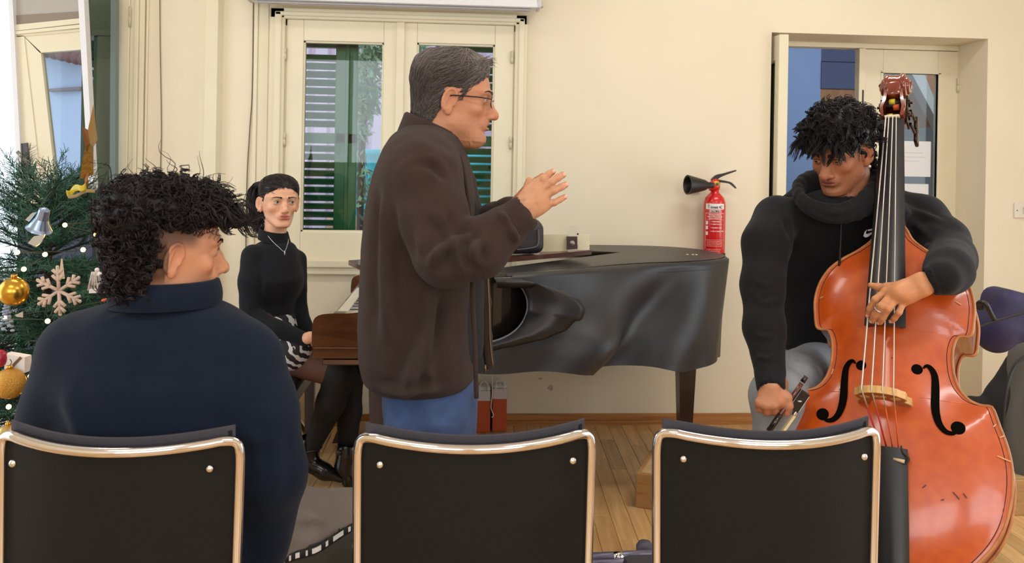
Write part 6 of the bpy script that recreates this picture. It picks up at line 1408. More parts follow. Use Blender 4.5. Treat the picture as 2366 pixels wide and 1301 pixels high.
f = Field(C3(900, 860, 2.0)-.05, C3(1140, 330, 2.4)+.05, .006); f.slabs(rowsC([(345, 960, 1060, 2.2, .06), (400, 930, 1088, 2.2, .10), (480, 920, 1106, 2.2, .12), (600, 920, 1117, 2.2, .13), (740, 920, 1119, 2.2, .13), (832, 925, 1117, 2.2, .13)], dm, .12), .02, rnd=.02); cloth('black_shirt', f, m_bsh, man, [((C3(1110, 500, 2.1), C3(1116, 650, 2.1), C3(1112, 800, 2.1)), .012, .008)], 2, .002, 14)
Vb, Fb = band(C3(1003, 345, dm), (.070, .072), C3(1012, 316, dm), (.064, .064), .004, rise=lambda t, a: -.030*np.cos(a)); mk('shirt_collar', (c2w(Vb), Fb), m_bsh, man, True)
# jeans and shoes
m_den = M('blue_denim', (62, 84, 128), rough=.85, var=.22, vscale=16, bump=.25, bscale=300)
f = Field(C3(860, 1560, 1.9)-.1, C3(1120, 840, 2.5)+.1, .008); f.slabs(rowsC([(780, 888, 1098, 2.2, .16), (860, 886, 1102, 2.2, .168), (940, 886, 1104, 2.2, .17), (1000, 900, 1101, 2.2, .17), (1040, 905, 1098, 2.2, .16)], dm, .16), .03, rnd=.03)
for d_, xk in ((2.11, 0), (2.29, 8)): f.chain([C3(985+xk, 980, d_), C3(990+xk, 1200, d_), C3(975+xk, 1500, d_)], [.098, .085, .072], .03)
cloth('jeans', f, m_den, man, [((C3(905, 950, 2.06), C3(915, 985, 2.04), C3(912, 1030, 2.05)), .010, .009), ((C3(925, 960, 2.04), C3(930, 1000, 2.03), C3(928, 1040, 2.05)), .009, .007), ((C3(960, 990, 2.02), C3(1020, 985, 2.02), C3(1080, 1000, 2.04)), .010, .004)], 2, .002, 12)
m_shoe = M('dark_shoe_leather', (40, 32, 30), rough=.4)
for d_, xk in ((2.11, 0), (2.29, 8)):
    zf = C3(975+xk, 1500, d_); fl0 = -1.30+.035; f = Field(zf-.2, zf+.3, .008); a = np.array([zf[0]-.03, d_, fl0]); f.cap(a, a+np.array([.19, 0, -.005]), .045, .034, .02).cap(a+np.array([0, 0, .05]), a, .05, .04, .03); f.rbox((a[0]+.08, d_, -1.285), (.15, .05, .012), None, .01, .004); cloth('shoe', f, m_shoe, man)
# ================================================================== seated person in navy, seen from behind
db = 1.68
bh = Head(C3(391, 578, db), (.825, .565, -.04), .0, .98, (206, 146, 112), neck_to=C3(388, 715, db), neck_r=.053, jaw=1.0, nose=.86, cheek=.2, lip=(176, 96, 88), brow=(20, 16, 18))
core = Field(C3(60, 1350, 1.75)-.25, C3(700, 680, 1.75)+.5, .016)
core.chain([C3(385, 722, db+.01), C3(380, 820, db), C3(380, 1250, 1.72)], [.045, .09, .12], .03)
for s_, q in ((0, (C3(190, 830, db), C3(140, 1090, 1.70), C3(240, 1280, 1.95))), (1, (C3(570, 850, db), C3(615, 1100, 1.70), C3(560, 1260, 1.95)))): core.chain(q, [.05, .042, .035], .03)
core.chain([C3(300, 1290, 1.74), C3(300, 1270, 2.15), C3(300, 1550, 2.2)], [.08, .06, .045], .03).chain([C3(480, 1270, 1.74), C3(790, 1235, 2.02), C3(860, 1500, 2.15)], [.08, .062, .045], .03)
cv_, cf_ = core.mesh(); f = Field(C3(560, 1330, 1.9)-.12, C3(640, 1200, 2.0)+.12, .004)
bC = bh.C.copy(); lv = bh.V
fade = smooth01(lv[:, 2], -.005, .03)*smooth01(.055-lv[:, 1], 0, .03)*(lv[:, 1] > -.02)+smooth01(lv[:, 2], -.07, -.045)*(lv[:, 1] < -.02); bC = bC*(1-.75*np.clip(fade, 0, 1)[:, None])+np.array(lin((36, 26, 26)))*.75*np.clip(fade, 0, 1)[:, None]
boy = person('curly-haired person in a navy fleece seen from behind on the left chair', [(bh.toC(bh.V), bh.F), (cv_, cf_)], skin_mat('skin_boy'), [bC, handcol(cv_, (206, 146, 112))])
bh.eye_meshes(boy)
bmask = scalp(.062, -.080, .035, .030)
def bgrow(V): return .012+.030*smooth01(V[:, 2], .0, .07)+.016*smooth01(-V[:, 1], .02, .09)
bm2 = lambda V: bmask(V) & ~((np.abs(V[:, 0]) > .05) & (V[:, 1] > -.040) & (V[:, 1] < .055) & (V[:, 2] < .045))
hv, hf = hair_cap(bh, bm2, lambda V: bgrow(V)*.65*(1-.8*smooth01(np.abs(V[:, 0]), .045, .06)*smooth01(.07-V[:, 2], .02, .04)*(V[:, 1] > -.04)), .008, 52, 3)
m_hb = hair_mat('black_curls', (26, 20, 22), .55)
mk('hair', (bh.w(hv), hf.tolist()), m_hb, boy, True, colors=np.tile(np.array(lin((10, 9, 11))), (len(hv), 1)))
def curls(hd, mask, grow, num, seed, rad, length, thick_, colr, flow, K=10, lift=.9, turns=2.2, lenfn=None, locks=0):
    p, n, r = pick(hd, mask, num, seed); g = grow(p); L = length*r.uniform(.6, 1.25, num)
    if lenfn is not None: L = L*lenfn(p)
    fl = flow(p, n, r); a0 = r.uniform(0, 6.28, num); tr = turns*r.uniform(.6, 1.4, num)*r.choice([-1, 1], num); rd = rad*r.uniform(.5, 1.3, num); paths = np.zeros((num, K, 3)); hf_ = r.uniform(.25, .85, num); base = p+n*(g*hf_)[:, None]
    if locks:
        c = ((p[:, None]-p[None, :locks])**2).sum(2).argmin(1); a0, tr, rd, L = a0[c]+r.normal(size=num)*.15, tr[c], rd[c], L[c]*r.uniform(.9, 1.08, num); fl = fl[c]; cb_ = base[c]; nn = n[c]
    else: cb_ = base; nn = n
    ax = nn*lift+fl; ax /= np.linalg.norm(ax, axis=1)[:, None]; x = np.cross(ax, np.array([.3, .5, .8])); x /= np.linalg.norm(x, axis=1)[:, None]; y = np.cross(ax, x)
    for k in range(K):
        t = k/(K-1); bend = fl*(t*t*L*.6)[:, None]; b_ = cb_+(base-cb_)*(1-.72*t); paths[:, k] = b_+ax*(L*t*(1-.45*t))[:, None]+bend+(x*np.cos(a0+tr*6.28*t)[:, None]+y*np.sin(a0+tr*6.28*t)[:, None])*(rd*min(1, .35+t))[:, None]
    V, F, m_, k_, n_ = strands(paths, thick_*r.uniform(.7, 1.3, num), 3); return V, F, np.repeat(np.array(colr)[None]*r.uniform(.5, 1.5, num)[:, None], k_*n_, 0)
V, F, cc = curls(bh, bm2, bgrow, 4200, 21, .0085, .030, .0013, lin((34, 26, 28)), lambda p, n, r: r.normal(size=p.shape)*.45+np.array([0, .15, -.25]), locks=900)
mk('curls', (bh.w(V), F.tolist()), m_hb, boy, True, colors=cc)
fm = lambda V: (V[:, 2] > .055) & (V[:, 1] > .03)
V, F, cc = curls(bh, fm, bgrow, 420, 5, .010, .050, .0016, lin((30, 23, 25)), lambda p, n, r: r.normal(size=p.shape)*.35+np.array([0, .9, -.55]), turns=1.4, locks=70)
mk('fringe_curls', (bh.w(V), F.tolist()), m_hb, boy, True, colors=cc)
V, F, cc = curls(bh, lambda V: (V[:, 2] > .07), bgrow, 60, 9, .012, .062, .0009, lin((40, 30, 30)), lambda p, n, r: r.normal(size=p.shape)*.5+np.array([0, 0, .5]), turns=1.1)
mk('stray_hairs', (bh.w(V), F.tolist()), m_hb, boy, True, colors=cc)
# navy fleece
m_navy = M('navy_fleece', (18, 28, 45), rough=.92, sheen=.06, bump=.4, bscale=380, var=.05, vscale=20, spec=.15)
f = Field(C3(40, 1330, 1.55)-.15, C3(720, 660, 1.9)+.2, .0068)
f.slabs(rowsC([(682, 290, 482, 1.70, .07), (702, 236, 520, 1.70, .095), (722, 204, 546, 1.70, .11), (752, 168, 576, 1.70, .125), (800, 140, 600, 1.70, .135), (870, 130, 612, 1.69, .145), (960, 140, 620, 1.69, .15), (1060, 150, 615, 1.70, .15), (1200, 165, 600, 1.72, .155), (1320, 170, 600, 1.73, .16)], db, .14), .03, p=2.3, rnd=.04)
f.chain([C3(180, 812, 1.69), C3(135, 960, 1.68), C3(128, 1090, 1.70), C3(200, 1240, 1.92)], [.075, .064, .055, .045], .05)
f.chain([C3(566, 838, 1.69), C3(600, 960, 1.67), C3(622, 1080, 1.67), C3(606, 1170, 1.75), C3(545, 1250, 1.93)], [.075, .066, .060, .055, .045], .05)
f.chain([C3(630, 1120, 1.69), C3(605, 1260, 1.73), C3(590, 1330, 1.74)], [.05, .04, .045], .05)
bl_ = [((C3(300, 740, 1.56), C3(380, 752, 1.56), C3(470, 735, 1.57)), .012, .006), ((C3(240, 730, 1.6), C3(330, 715, 1.6), C3(380, 712, 1.6)), .01, .006), ((C3(610, 1040, 1.6), C3(540, 1010, 1.56), C3(450, 1005, 1.55)), .016, .009), ((C3(615, 1090, 1.6), C3(560, 1060, 1.56), C3(470, 1055, 1.55)), .014, .008), ((C3(585, 900, 1.58), C3(560, 980, 1.55), C3(520, 1040, 1.55)), .016, .008), ((C3(160, 900, 1.58), C3(190, 1000, 1.55), C3(210, 1060, 1.55)), .02, .007), ((C3(640, 1000, 1.6), C3(645, 1080, 1.6), C3(625, 1150, 1.62)), .014, .006)]
bj = cloth('navy_fleece', f, m_navy, boy, bl_, 2, .0025, 9)
Vb, Fb = band(C3(382, 704, 1.69), (.098, .092), C3(386, 648, 1.685), (.090, .084), .010, bulge=.004); mk('stand_collar', (c2w(Vb), Fb), m_navy, bj, True)
# trousers: taupe with a dark lettered side stripe
m_tau = M('taupe_sweatpants', (128, 116, 108), rough=.9, var=.06, vscale=20, bump=.25, bscale=300); m_olv = M('dark_olive_panel', (58, 56, 48), rough=.85)
f = Field(C3(180, 1560, 1.75)-.3, C3(900, 1150, 2.1)+.3, .009)
f.chain([C3(460, 1255, 1.74), C3(650, 1228, 1.87), C3(800, 1222, 2.0), C3(850, 1240, 2.06)], [.10, .095, .085, .078], .03).chain([C3(850, 1240, 2.06), C3(880, 1500, 2.2)], [.075, .06], .03)
f.chain([C3(300, 1290, 1.74), C3(300, 1270, 2.15), C3(300, 1560, 2.2)], [.10, .085, .06], .03)
tl = [((C3(650, 1215, 1.78), C3(690, 1195, 1.80), C3(735, 1200, 1.84), C3(745, 1225, 1.86)), .010, .010), ((C3(640, 1240, 1.76), C3(690, 1225, 1.78), C3(730, 1228, 1.82)), .010, -.010)]
tr_ = cloth('sweatpants', f, m_tau, boy, tl, 2, .002, 12)
f.fn(lambda X, Y, Z: (X*0+Y*0+Z)-(C3(0, 1232, 1.9)[2]+.0*X), (-2, 0, -2), (2, 4, 0), 0, 'add') if False else None
def strip_pts(k): return [C3(600, 1290+k, 1.76), C3(680, 1268+k, 1.80), C3(760, 1252+k, 1.88), C3(830, 1244+k, 1.95)]
g2 = Field(C3(560, 1420, 1.7)-.1, C3(880, 1190, 2.1)+.1, .006); g2.chain([C3(600, 1262, 1.845), C3(680, 1250, 1.885), C3(760, 1240, 1.965), C3(850, 1240, 2.055)], [.099, .097, .091, .083], .02)
g2.fn(lambda X, Y, Z: -(Z-((CY-1262)/FPX*1.83+(X+.45)*.16)), (-2, 0, -2), (2, 4, 2), .0, 'sub') if False else None
V, F = g2.mesh(); w_lim = (CY-1258)/FPX*1.80+(V[:, 0]+.42)*.10; keep = (V[:, 2] < w_lim) & (V[:, 1] < 2.05); F2 = F[keep[F].all(1)]; us = np.unique(F2); mp = np.full(len(V), -1); mp[us] = np.arange(len(us)); mk('dark_side_panel', (c2w(V[us]), mp[F2].tolist()), m_olv, tr_, True)
m_tape = M('black_tape', (24, 24, 24), rough=.7); m_let = M('white_print', (232, 230, 226), rough=.7)
edge_ = V[np.abs(V[:, 2]-w_lim) < .004]; edge_ = edge_[(edge_[:, 1] < 1.95)]
def onsurf(u, dw=0.):
    wl = (CY-1258)/FPX*1.80+(u+.42)*.10+dw; c = V[(np.abs(V[:, 0]-u) < .006) & (np.abs(V[:, 2]-wl) < .006)]
    if len(c) == 0: return None
    return c[np.argmin(c[:, 1])]+np.array([0, -.003, 0])
us_ = [u for u in np.linspace(C3(640, 0, 1.78)[0], C3(830, 0, 1.9)[0], 40)]
tp = [onsurf(u, -.010) for u in us_]; tp = [t for t in tp if t is not None]
if len(tp) > 6:
    tp = np.array(tp); tp = np.stack([np.convolve(np.pad(tp[:, i], 3, 'edge'), np.ones(7)/7, 'valid') for i in range(3)], 1); mk('side_tape', thick(grid(lambda u, v: c2w(tp[int(u*(len(tp)-1))]+np.array([0, -.001, -.018*(v-.5)])), len(tp), 3), .002), m_tape, tr_, True)
    n0 = len(tp)
    for a, b in ((.03, .17), (.22, .25), (.29, .34), (.42, .45), (.50, .60), (.66, .69), (.74, .83), (.88, .91), (.94, .99)):
        mk('printed_letter', thick(grid(lambda u, v: c2w(tp[min(n0-1, int((a+(b-a)*u)*(n0-1)))]+np.array([0, -.0035, -.011*(v-.5)])), max(3, int((b-a)*n0)+1), 2), .001), m_let, tr_)
# ================================================================== seated woman at the piano
dw = 3.5
wh = Head(C3(645, 466, dw), (.50, -.866, .0), .02, np.array([.97, .92, .885]), (228, 174, 142), neck_to=C3(634, 552, dw), neck_r=.044, male=False, jaw=.90, nose=.80, cheek=.25, lip=(196, 104, 96), brow=(46, 34, 32), gaze=(-.28, 1, .02), chin=.85, lid=.0066, iris=(52, 34, 26), lips=1.15, eyeshade=.16)
f = Field(C3(690, 810, 3.2)-.06, C3(740, 740, 3.4)+.08, .004); f.cap(C3(702, 784, 3.32), C3(716, 780, 3.30), .022, .024, .01)
for i in range(4): f.chain([C3(716, 774+4*i, 3.29), C3(732, 775+4*i, 3.285), C3(742, 783+4*i, 3.28)], [.010, .009, .007], .006)
hv1, hf1 = f.mesh()
core = Field(C3(520, 1120, 3.3)-.2, C3(840, 540, 3.6)+.2, .014); core.chain([C3(634, 552, dw), C3(625, 650, dw), C3(615, 790, dw)], [.045, .09, .11], .04); core.chain([C3(606, 612, 3.46), C3(585, 725, 3.38), C3(703, 784, 3.32)], [.035, .03, .02], .02)
cv_, cf_ = core.mesh()
# legs in sheer dark tights stay part of the body, socks and boots are worn over
f = Field(C3(600, 920, 3.2)-.1, C3(800, 800, 3.6)+.15, .006); f.cap(C3(620, 812, 3.38), C3(768, 858, 3.38), .072, .058, .02).cap(C3(640, 820, 3.52), C3(800, 862, 3.52), .07, .058, .02); lv_, lf_ = f.mesh()
wom = person('seated woman with a dark ponytail in a black sweater looking at the camera', [(wh.toC(wh.V), wh.F), (hv1, hf1), (cv_, cf_)], skin_mat('skin_woman'), [wh.C, handcol(hv1, (224, 168, 136)), handcol(cv_, (220, 166, 136))])
wh.eye_meshes(wom)
mk('sheer_tights', (c2w(relax(lv_, lf_, 2)), lf_.tolist()), M('sheer_brown_tights', (98, 66, 56), rough=.6), wom, True)
wm = scalp(.066, -.06, .018, -.005)
hv, hf = hair_cap(wh, wm, lambda V: .0055+.006*smooth01(V[:, 2], .03, .09)+.010*smooth01(-V[:, 1], .02, .09), .0008, 40)
m_hw = hair_mat('dark_brown_hair', (34, 25, 26), .38)
mk('hair', (wh.w(hv), hf.tolist()), m_hw, wom, True, colors=np.tile(np.array(lin((30, 22, 24))), (len(hv), 1)))
paths, p, r = comb(hv, hf, 2400, 31, lambda p, r: np.array([.012, -.118, .050])-p+r.normal(size=p.shape)*.004, lambda p: .06+0*p[:, 0], 9, (-.0004, .0018), .0003)
V, F, m_, k_, n_ = strands(paths, r.uniform(.0008, .0014, len(p)), 3); mk('combed_strands', (wh.w(V), F.tolist()), m_hw, wom, True, colors=np.repeat(np.array(lin((38, 28, 29)))[None]*r.uniform(.5, 1.6, len(p))[:, None], k_*n_, 0))
# ponytail, given in picture coordinates behind the head
r = np.random.default_rng(12); pts = [C3(606, 424, 3.56), C3(590, 432, 3.58), C3(583, 462, 3.58), C3(592, 495, 3.57), C3(596, 520, 3.56)]
paths = []
for i in range(420):
    o = r.normal(size=3)*.012; e = r.normal(size=3)*.018; sp = spline([q+o*(.3+.25*j)+e*(j/4)**2 for j, q in enumerate(pts)], 4); paths.append(sp[:16])
for i in range(40):
    o = r.normal(size=3)*.004; e = r.normal(size=3)*.008; paths.append(spline([C3(596, 480, 3.56)+o, C3(580, 492, 3.56)+o, C3(569, 506, 3.56)+e, C3(573, 515, 3.56)+e, C3(586, 512, 3.56)+e], 4)[:16])
for i in range(50):
    o = r.normal(size=3)*.005; paths.append(spline([C3(598, 500, 3.55)+o, C3(596, 515, 3.55)+o, C3(592, 526, 3.55)+o*1.5, C3(596, 532, 3.55)+o*2, C3(601, 522, 3.55)+o], 4)[:16])
V, F, m_, k_, n_ = strands(paths, .0016, 3); mk('ponytail', (c2w(V), F.tolist()), m_hw, wom, True, colors=np.repeat(np.array(lin((36, 26, 27)))[None]*r.uniform(.5, 1.5, len(paths))[:, None], k_*n_, 0))
mk('ear_stud', (wh.w(ball((.0865, -.002, -.042), .0042, 10, 8)[0]), ball((0, 0, 0), 1, 10, 8)[1]), M('pearl', (236, 224, 214), rough=.2), wom, True)
# sweater
m_sw = M('black_knit', (22, 24, 30), rough=.85, bump=.35, bscale=380, sheen=.06, spec=.2)
f = Field(C3(525, 830, 3.2)-.1, C3(730, 515, 3.7)+.1, .006)
f.slabs(rowsC([(552, 606, 664, 3.5, .05), (566, 588, 680, 3.5, .08), (584, 572, 690, 3.5, .10), (612, 566, 694, 3.49, .115), (645, 566, 700, 3.48, .125), (668, 566, 696, 3.49, .12), (700, 564, 680, 3.5, .11), (735, 560, 676, 3.5, .12), (765, 556, 682, 3.5, .13)], dw, .1), .02, p=2.2, rnd=.03)
f.chain([C3(585, 592, 3.42), C3(577, 650, 3.39), C3(578, 728, 3.37)], [.048, .044, .042], .02).chain([C3(578, 730, 3.37), C3(640, 762, 3.33), C3(704, 784, 3.32)], [.042, .037, .029], .015)
f.chain([C3(686, 600, 3.56), C3(690, 720, 3.56), C3(716, 772, 3.5)], [.042, .036, .026], .02)
sw = cloth('black_sweater', f, m_sw, wom, [((C3(598, 600, 3.36), C3(602, 660, 3.35), C3(600, 720, 3.36)), .010, -.008), ((C3(620, 690, 3.36), C3(650, 700, 3.37), C3(672, 690, 3.38)), .010, .004), ((C3(570, 715, 3.33), C3(590, 735, 3.31), C3(612, 742, 3.31)), .009, .005)], 2, .0015, 16)
Vb, Fb = band(C3(634, 556, dw), (.062, .062), C3(632, 532, dw), (.054, .054), .005, rise=lambda t, a: -.012*np.cos(a)-.010*np.sin(-a)*.6); mk('collar', (c2w(Vb), Fb), m_sw, sw, True)
nl = [c2w(C3(x, y, d)) for x, y, d in ((619, 545, 3.42), (630, 558, 3.405), (645, 572, 3.395), (657, 581, 3.39), (664, 566, 3.40), (667, 552, 3.42))]; nk_ = mk('necklace', tube(spline(nl, 5), .0012, 5), M('silver_chain', (190, 190, 196), rough=.3, metal=.9), wom, True); mk('pendant', (c2w(ball(C3(658, 585, 3.385), (.003, .003, .009), 8, 6)[0]), ball((0, 0, 0), 1, 8, 6)[1]), M('silver_chain', (190, 190, 196)), nk_, True)
# patterned skirt
ms_ = bpy.data.materials.new('zebra_print_skirt'); ms_.use_nodes = True; nt = ms_.node_tree; b = nt.nodes['Principled BSDF']; b.inputs['Roughness'].default_value = .8
tc = nt.nodes.new('ShaderNodeTexCoord'); mpn = nt.nodes.new('ShaderNodeMapping'); mpn.inputs['Rotation'].default_value = (.5, .7, .3); wv = nt.nodes.new('ShaderNodeTexWave'); wv.inputs['Scale'].default_value = 9.5; wv.inputs['Distortion'].default_value = 9.0; wv.inputs['Detail'].default_value = 2.5; wv.inputs['Detail Scale'].default_value = 1.6
cr = nt.nodes.new('ShaderNodeValToRGB'); cr.color_ramp.interpolation = 'CONSTANT'; cr.color_ramp.elements[0].color = (.012, .012, .016, 1); cr.color_ramp.elements[1].color = (.62, .62, .64, 1); cr.color_ramp.elements[1].position = .66
nt.links.new(tc.outputs['Object'], mpn.inputs[0]); nt.links.new(mpn.outputs[0], wv.inputs[0]); nt.links.new(wv.outputs[0], cr.inputs[0]); nt.links.new(cr.outputs[0], b.inputs['Base Color']); MATS['zebra'] = ms_
f = Field(C3(515, 890, 3.2)-.1, C3(740, 700, 3.75)+.1, .006)
f.slabs(rowsC([(716, 566, 678, 3.5, .12), (740, 546, 684, 3.5, .15), (775, 538, 690, 3.5, .18), (815, 548, 690, 3.5, .19)], dw, .15), .03, p=2.3, rnd=.03)
f.cap(C3(605, 794, 3.38), C3(676, 812, 3.36), .088, .080, .03).cap(C3(625, 796, 3.53), C3(700, 812, 3.53), .085, .076, .03)
f.rbox(C3(735, 880, 3.45), (.10, .3, .10), ry(.25), .01, .004, 'sub') if False else None
cloth('patterned_skirt', f, ms_, wom, [((C3(600, 760, 3.25), C3(650, 790, 3.27), C3(700, 800, 3.28)), .012, .008), ((C3(580, 770, 3.28), C3(610, 810, 3.27), C3(660, 835, 3.28)), .012, .008)], 2, .002, 14)
# black over-knee socks and boots
m_sock = M('black_over_knee_sock', (16, 17, 21), rough=.75); m_boot = M('black_boot_leather', (18, 18, 20), rough=.25, coat=.3)
f = Field(C3(690, 1060, 3.2)-.1, C3(830, 830, 3.7)+.12, .006)
f.cap(C3(770, 858, 3.38), C3(788, 866, 3.38), .0625, .062, .02).chain([C3(786, 868, 3.38), C3(765, 930, 3.40), C3(722, 1030, 3.46)], [.062, .058, .036], .02)
f.cap(C3(770, 858, 3.52), C3(806, 868, 3.52), .06, .06, .02).chain([C3(806, 872, 3.52), C3(806, 950, 3.52), C3(802, 1050, 3.52)], [.060, .052, .036], .02)
cloth('over_knee_socks', f, m_sock, wom, (), 2)
def boot(name, ank, heel, ball_, toe, d, hl=True):
    f = Field(np.minimum(C3(*ank, d), C3(*toe, d))-.14, np.maximum(C3(*ank, d), C3(*toe, d))+.14, .0045); f.chain([C3(ank[0], ank[1]-16, d), C3(*ank, d), C3(heel[0], heel[1]-34, d)], [.043, .042, .042], .015).chain([C3(heel[0], heel[1]-34, d), C3(*ball_, d-.01), C3(*toe, d-.02)], [.042, .032, .014], .02)
    f.cap(C3(ank[0], ank[1]-18, d), C3(ank[0], ank[1]-40, d), .034, .034, .006, 'sub')
    b = cloth(name, f, m_boot, wom); q = [C3(heel[0]-9, heel[1]-22, d), C3(heel[0]+10, heel[1]-20, d), C3(heel[0]+8, heel[1]+4, d), C3(heel[0]-5, heel[1]+4, d)]; v, ff = prism([np.array(x)+np.array([0, -.022, 0]) for x in q], (0, .044, 0)); mk('heel', (c2w(v), ff), m_boot, b); return b
bt = boot('boot', (715, 1035), (697, 1092), (750, 1090), (787, 1108), 3.47); mk('ankle_strap', (c2w(tube([C3(715, 1036, 3.47)+np.array([.045*math.cos(a), .045*math.sin(a), .004*math.cos(a)]) for a in np.arange(20)*2*np.pi/20], .008, 6, closed=True)[0]), tube([C3(715, 1036, 3.47)+np.array([.045*math.cos(a), .045*math.sin(a), .004*math.cos(a)]) for a in np.arange(20)*2*np.pi/20], .008, 6, closed=True)[1]), m_boot, bt, True)
bt = boot('boot', (802, 1052), (798, 1112), (812, 1112), (822, 1128), 3.48); mk('buckle', (c2w(ball(C3(782, 1046, 3.44), (.012, .008, .012), 10, 8)[0]), ball((0, 0, 0), 1, 10, 8)[1]), M('dark_buckle', (70, 70, 74), rough=.3, metal=.8), bt, True)
# ================================================================== bass player in the black hoodie
dp = 2.52
ph = Head(C3(1939, 350, dp), (-.68, -.64, -.34), .05, .98, (172, 112, 82), neck_to=C3(1950, 470, dp+.04), neck_r=.062, jaw=1.04, nose=1.06, stubble=.30, gaze=(.1, 1, -.45), lip=(134, 74, 66), brow=(16, 13, 14), lid=.0021, cheek=.15, lips=1.25)
def Bd(px, py, h):
    a, b = BL(px, py, h); return BX(a, b, h)
# left hand on the strings
f = Field(Bd(2080, 700, 0.150)-.16, Bd(2080, 700, 0.150)+.16, .0026)
wr = Bd(2131, 657, 0.204); K0 = [Bd(2046, 673, 0.199), Bd(2060, 681, 0.206), Bd(2072, 689, 0.202), Bd(2088, 697, 0.189)]
f.chain([Bd(2172, 644, .20), wr], [.029, .027], .01, flat=(BN, .8))
for kp, o in zip(K0, (-.014, -.005, .005, .014)): f.cap(wr+BU*o*.3-BV*o*1.0, kp, .0165, .0122, .012, flat=(BN, .85))
f.ell((wr+K0[1]+K0[2])/3, (.034, .026, .024), None, .014)
FG = [[K0[0], Bd(2022, 692, 0.199), Bd(2010, 713, 0.179), Bd(2006, 728, 0.162)], [K0[1], Bd(2036, 707, 0.209), Bd(2022, 728, 0.184), Bd(2015, 741, 0.164)], [K0[2], Bd(2053, 713, 0.206), Bd(2040, 734, 0.182), Bd(2033, 745, 0.162)], [K0[3], Bd(2077, 722, 0.192), Bd(2067, 735, 0.174), Bd(2061, 742, 0.160)]]
for q, r in zip(FG, (.0090, .0094, .0092, .0080)): finger(f, q, r*1.06, r*.84)
f.chain([Bd(2088, 660, 0.189), Bd(2050, 664, 0.174), Bd(2030, 664, 0.164), Bd(2012, 659, 0.156)], [.015, .011, .0095, .0078], .008)
lv1, lf1 = f.mesh(); lv1 = relax(lv1, lf1, 1, .4)
# right hand closed round the bow
dh = 2.27; hcn = C3(1783, 912, dh); f = Field(hcn-.13, hcn+.13, .0026)
f.chain([C3(1779, 872, dh+.03), C3(1781, 892, dh)], [.028, .028], .01).ell(C3(1782, 914, dh), (.036, .026, .030), ry(.25), .012)
KR = [C3(1801, 928, dh-.014), C3(1786, 935, dh-.020), C3(1769, 936, dh-.018), C3(1754, 930, dh-.010)]
RF = [[KR[0], C3(1806, 944, dh+.002), C3(1800, 948, dh+.026), C3(1792, 940, dh+.036)], [KR[1], C3(1790, 951, dh-.002), C3(1786, 952, dh+.024), C3(1778, 943, dh+.034)], [KR[2], C3(1771, 951, dh), C3(1770, 951, dh+.024), C3(1764, 942, dh+.034)], [KR[3], C3(1753, 944, dh+.006), C3(1756, 945, dh+.026), C3(1754, 936, dh+.034)]]
for q, r in zip(RF, (.0100, .0104, .0100, .0090)): f.cap(C3(1782, 905, dh), q[0], .018, .0125, .012); finger(f, q, r*1.12, r*.9)
f.chain([C3(1798, 900, dh), C3(1818, 918, dh-.012), C3(1823, 938, dh-.014), C3(1817, 955, dh-.008)], [.016, .0125, .0105, .0085], .008)
rv1, rf1 = f.mesh(); rv1 = relax(rv1, rf1, 1, .4)
Lw = Bd(2180, 640, .20)
core = Field(C3(1700, 1560, 2.5)-.5, C3(2260, 440, 2.5)+.35, .016); core.chain([C3(1950, 475, dp+.06), C3(1930, 620, 2.74), C3(1900, 830, 2.8)], [.05, .08, .08], .05)
core.chain([C3(1795, 520, 2.58), C3(1766, 660, 2.46), C3(1767, 760, 2.40), C3(1780, 875, 2.30), C3(1781, 890, dh)], [.04, .034, .03, .026, .022], .02).chain([C3(2085, 500, 2.66), C3(2180, 570, 2.52), C3(2190, 598, 2.45), C3(2186, 632, Lw[1]+.05), wr], [.04, .034, .032, .026, .022], .02)
core.chain([C3(1880, 850, 2.62), C3(1795, 905, 2.36), C3(1812, 1420, 2.36)], [.06, .05, .035], .03).chain([C3(1960, 850, 2.68), C3(2080, 950, 2.62), C3(2080, 1400, 2.62)], [.06, .05, .035], .03)
cv_, cf_ = core.mesh(); sk4 = (186, 128, 92)
hcL = handcol(lv1, (206, 142, 100)); hcR = handcol(rv1, (200, 138, 104))
for q in FG: hcL *= 1-(1-np.array([.92, .80, .76]))*G1(lv1, q[3], (.012,)*3)[:, None]; hcL *= 1-.18*G1(lv1, q[1], (.007,)*3)[:, None]
for q in RF: hcR *= 1-(1-np.array([1, .80, .76]))*G1(rv1, q[1], (.012,)*3)[:, None]
hcR *= 1-(1-np.array([1, .74, .70]))*G1(rv1, C3(1817, 948, dh-.01), (.014,)*3)[:, None]
plr = person('young bass player in a black hoodie looking down to the side', [(ph.toC(ph.V), ph.F), (lv1, lf1), (rv1, rf1), (cv_, cf_)], skin_mat('skin_player'), [ph.C, hcL, hcR, handcol(cv_, sk4)])
ph.eye_meshes(plr)
for q in FG:
    t = q[3]-q[2]; t /= np.linalg.norm(t); n_ = BN-t*(BN @ t); n_ /= np.linalg.norm(n_); b_ = np.cross(t, n_); v, ff = ball(q[3]+n_*.0060-t*.000, (.0048, .0058, .0024), 8, 6, np.stack([b_, t, n_], 1)); mk('fingernail', (c2w(v), ff), m_nail, plr, True)
q = FG[2]; m0 = q[1]*.2+q[2]*.8; t = q[2]-q[1]; t /= np.linalg.norm(t); x_, y_, _ = frame(t); v, ff = tube([FG[1][2]*.35+FG[1][1]*.65+.0102*(math.cos(a)*x_+math.sin(a)*y_) for a in np.arange(20)*2*np.pi/20], .0018, 6, closed=True, up=tuple(t)); mk('finger_ring', (c2w(v), ff), m_silv, plr, True)
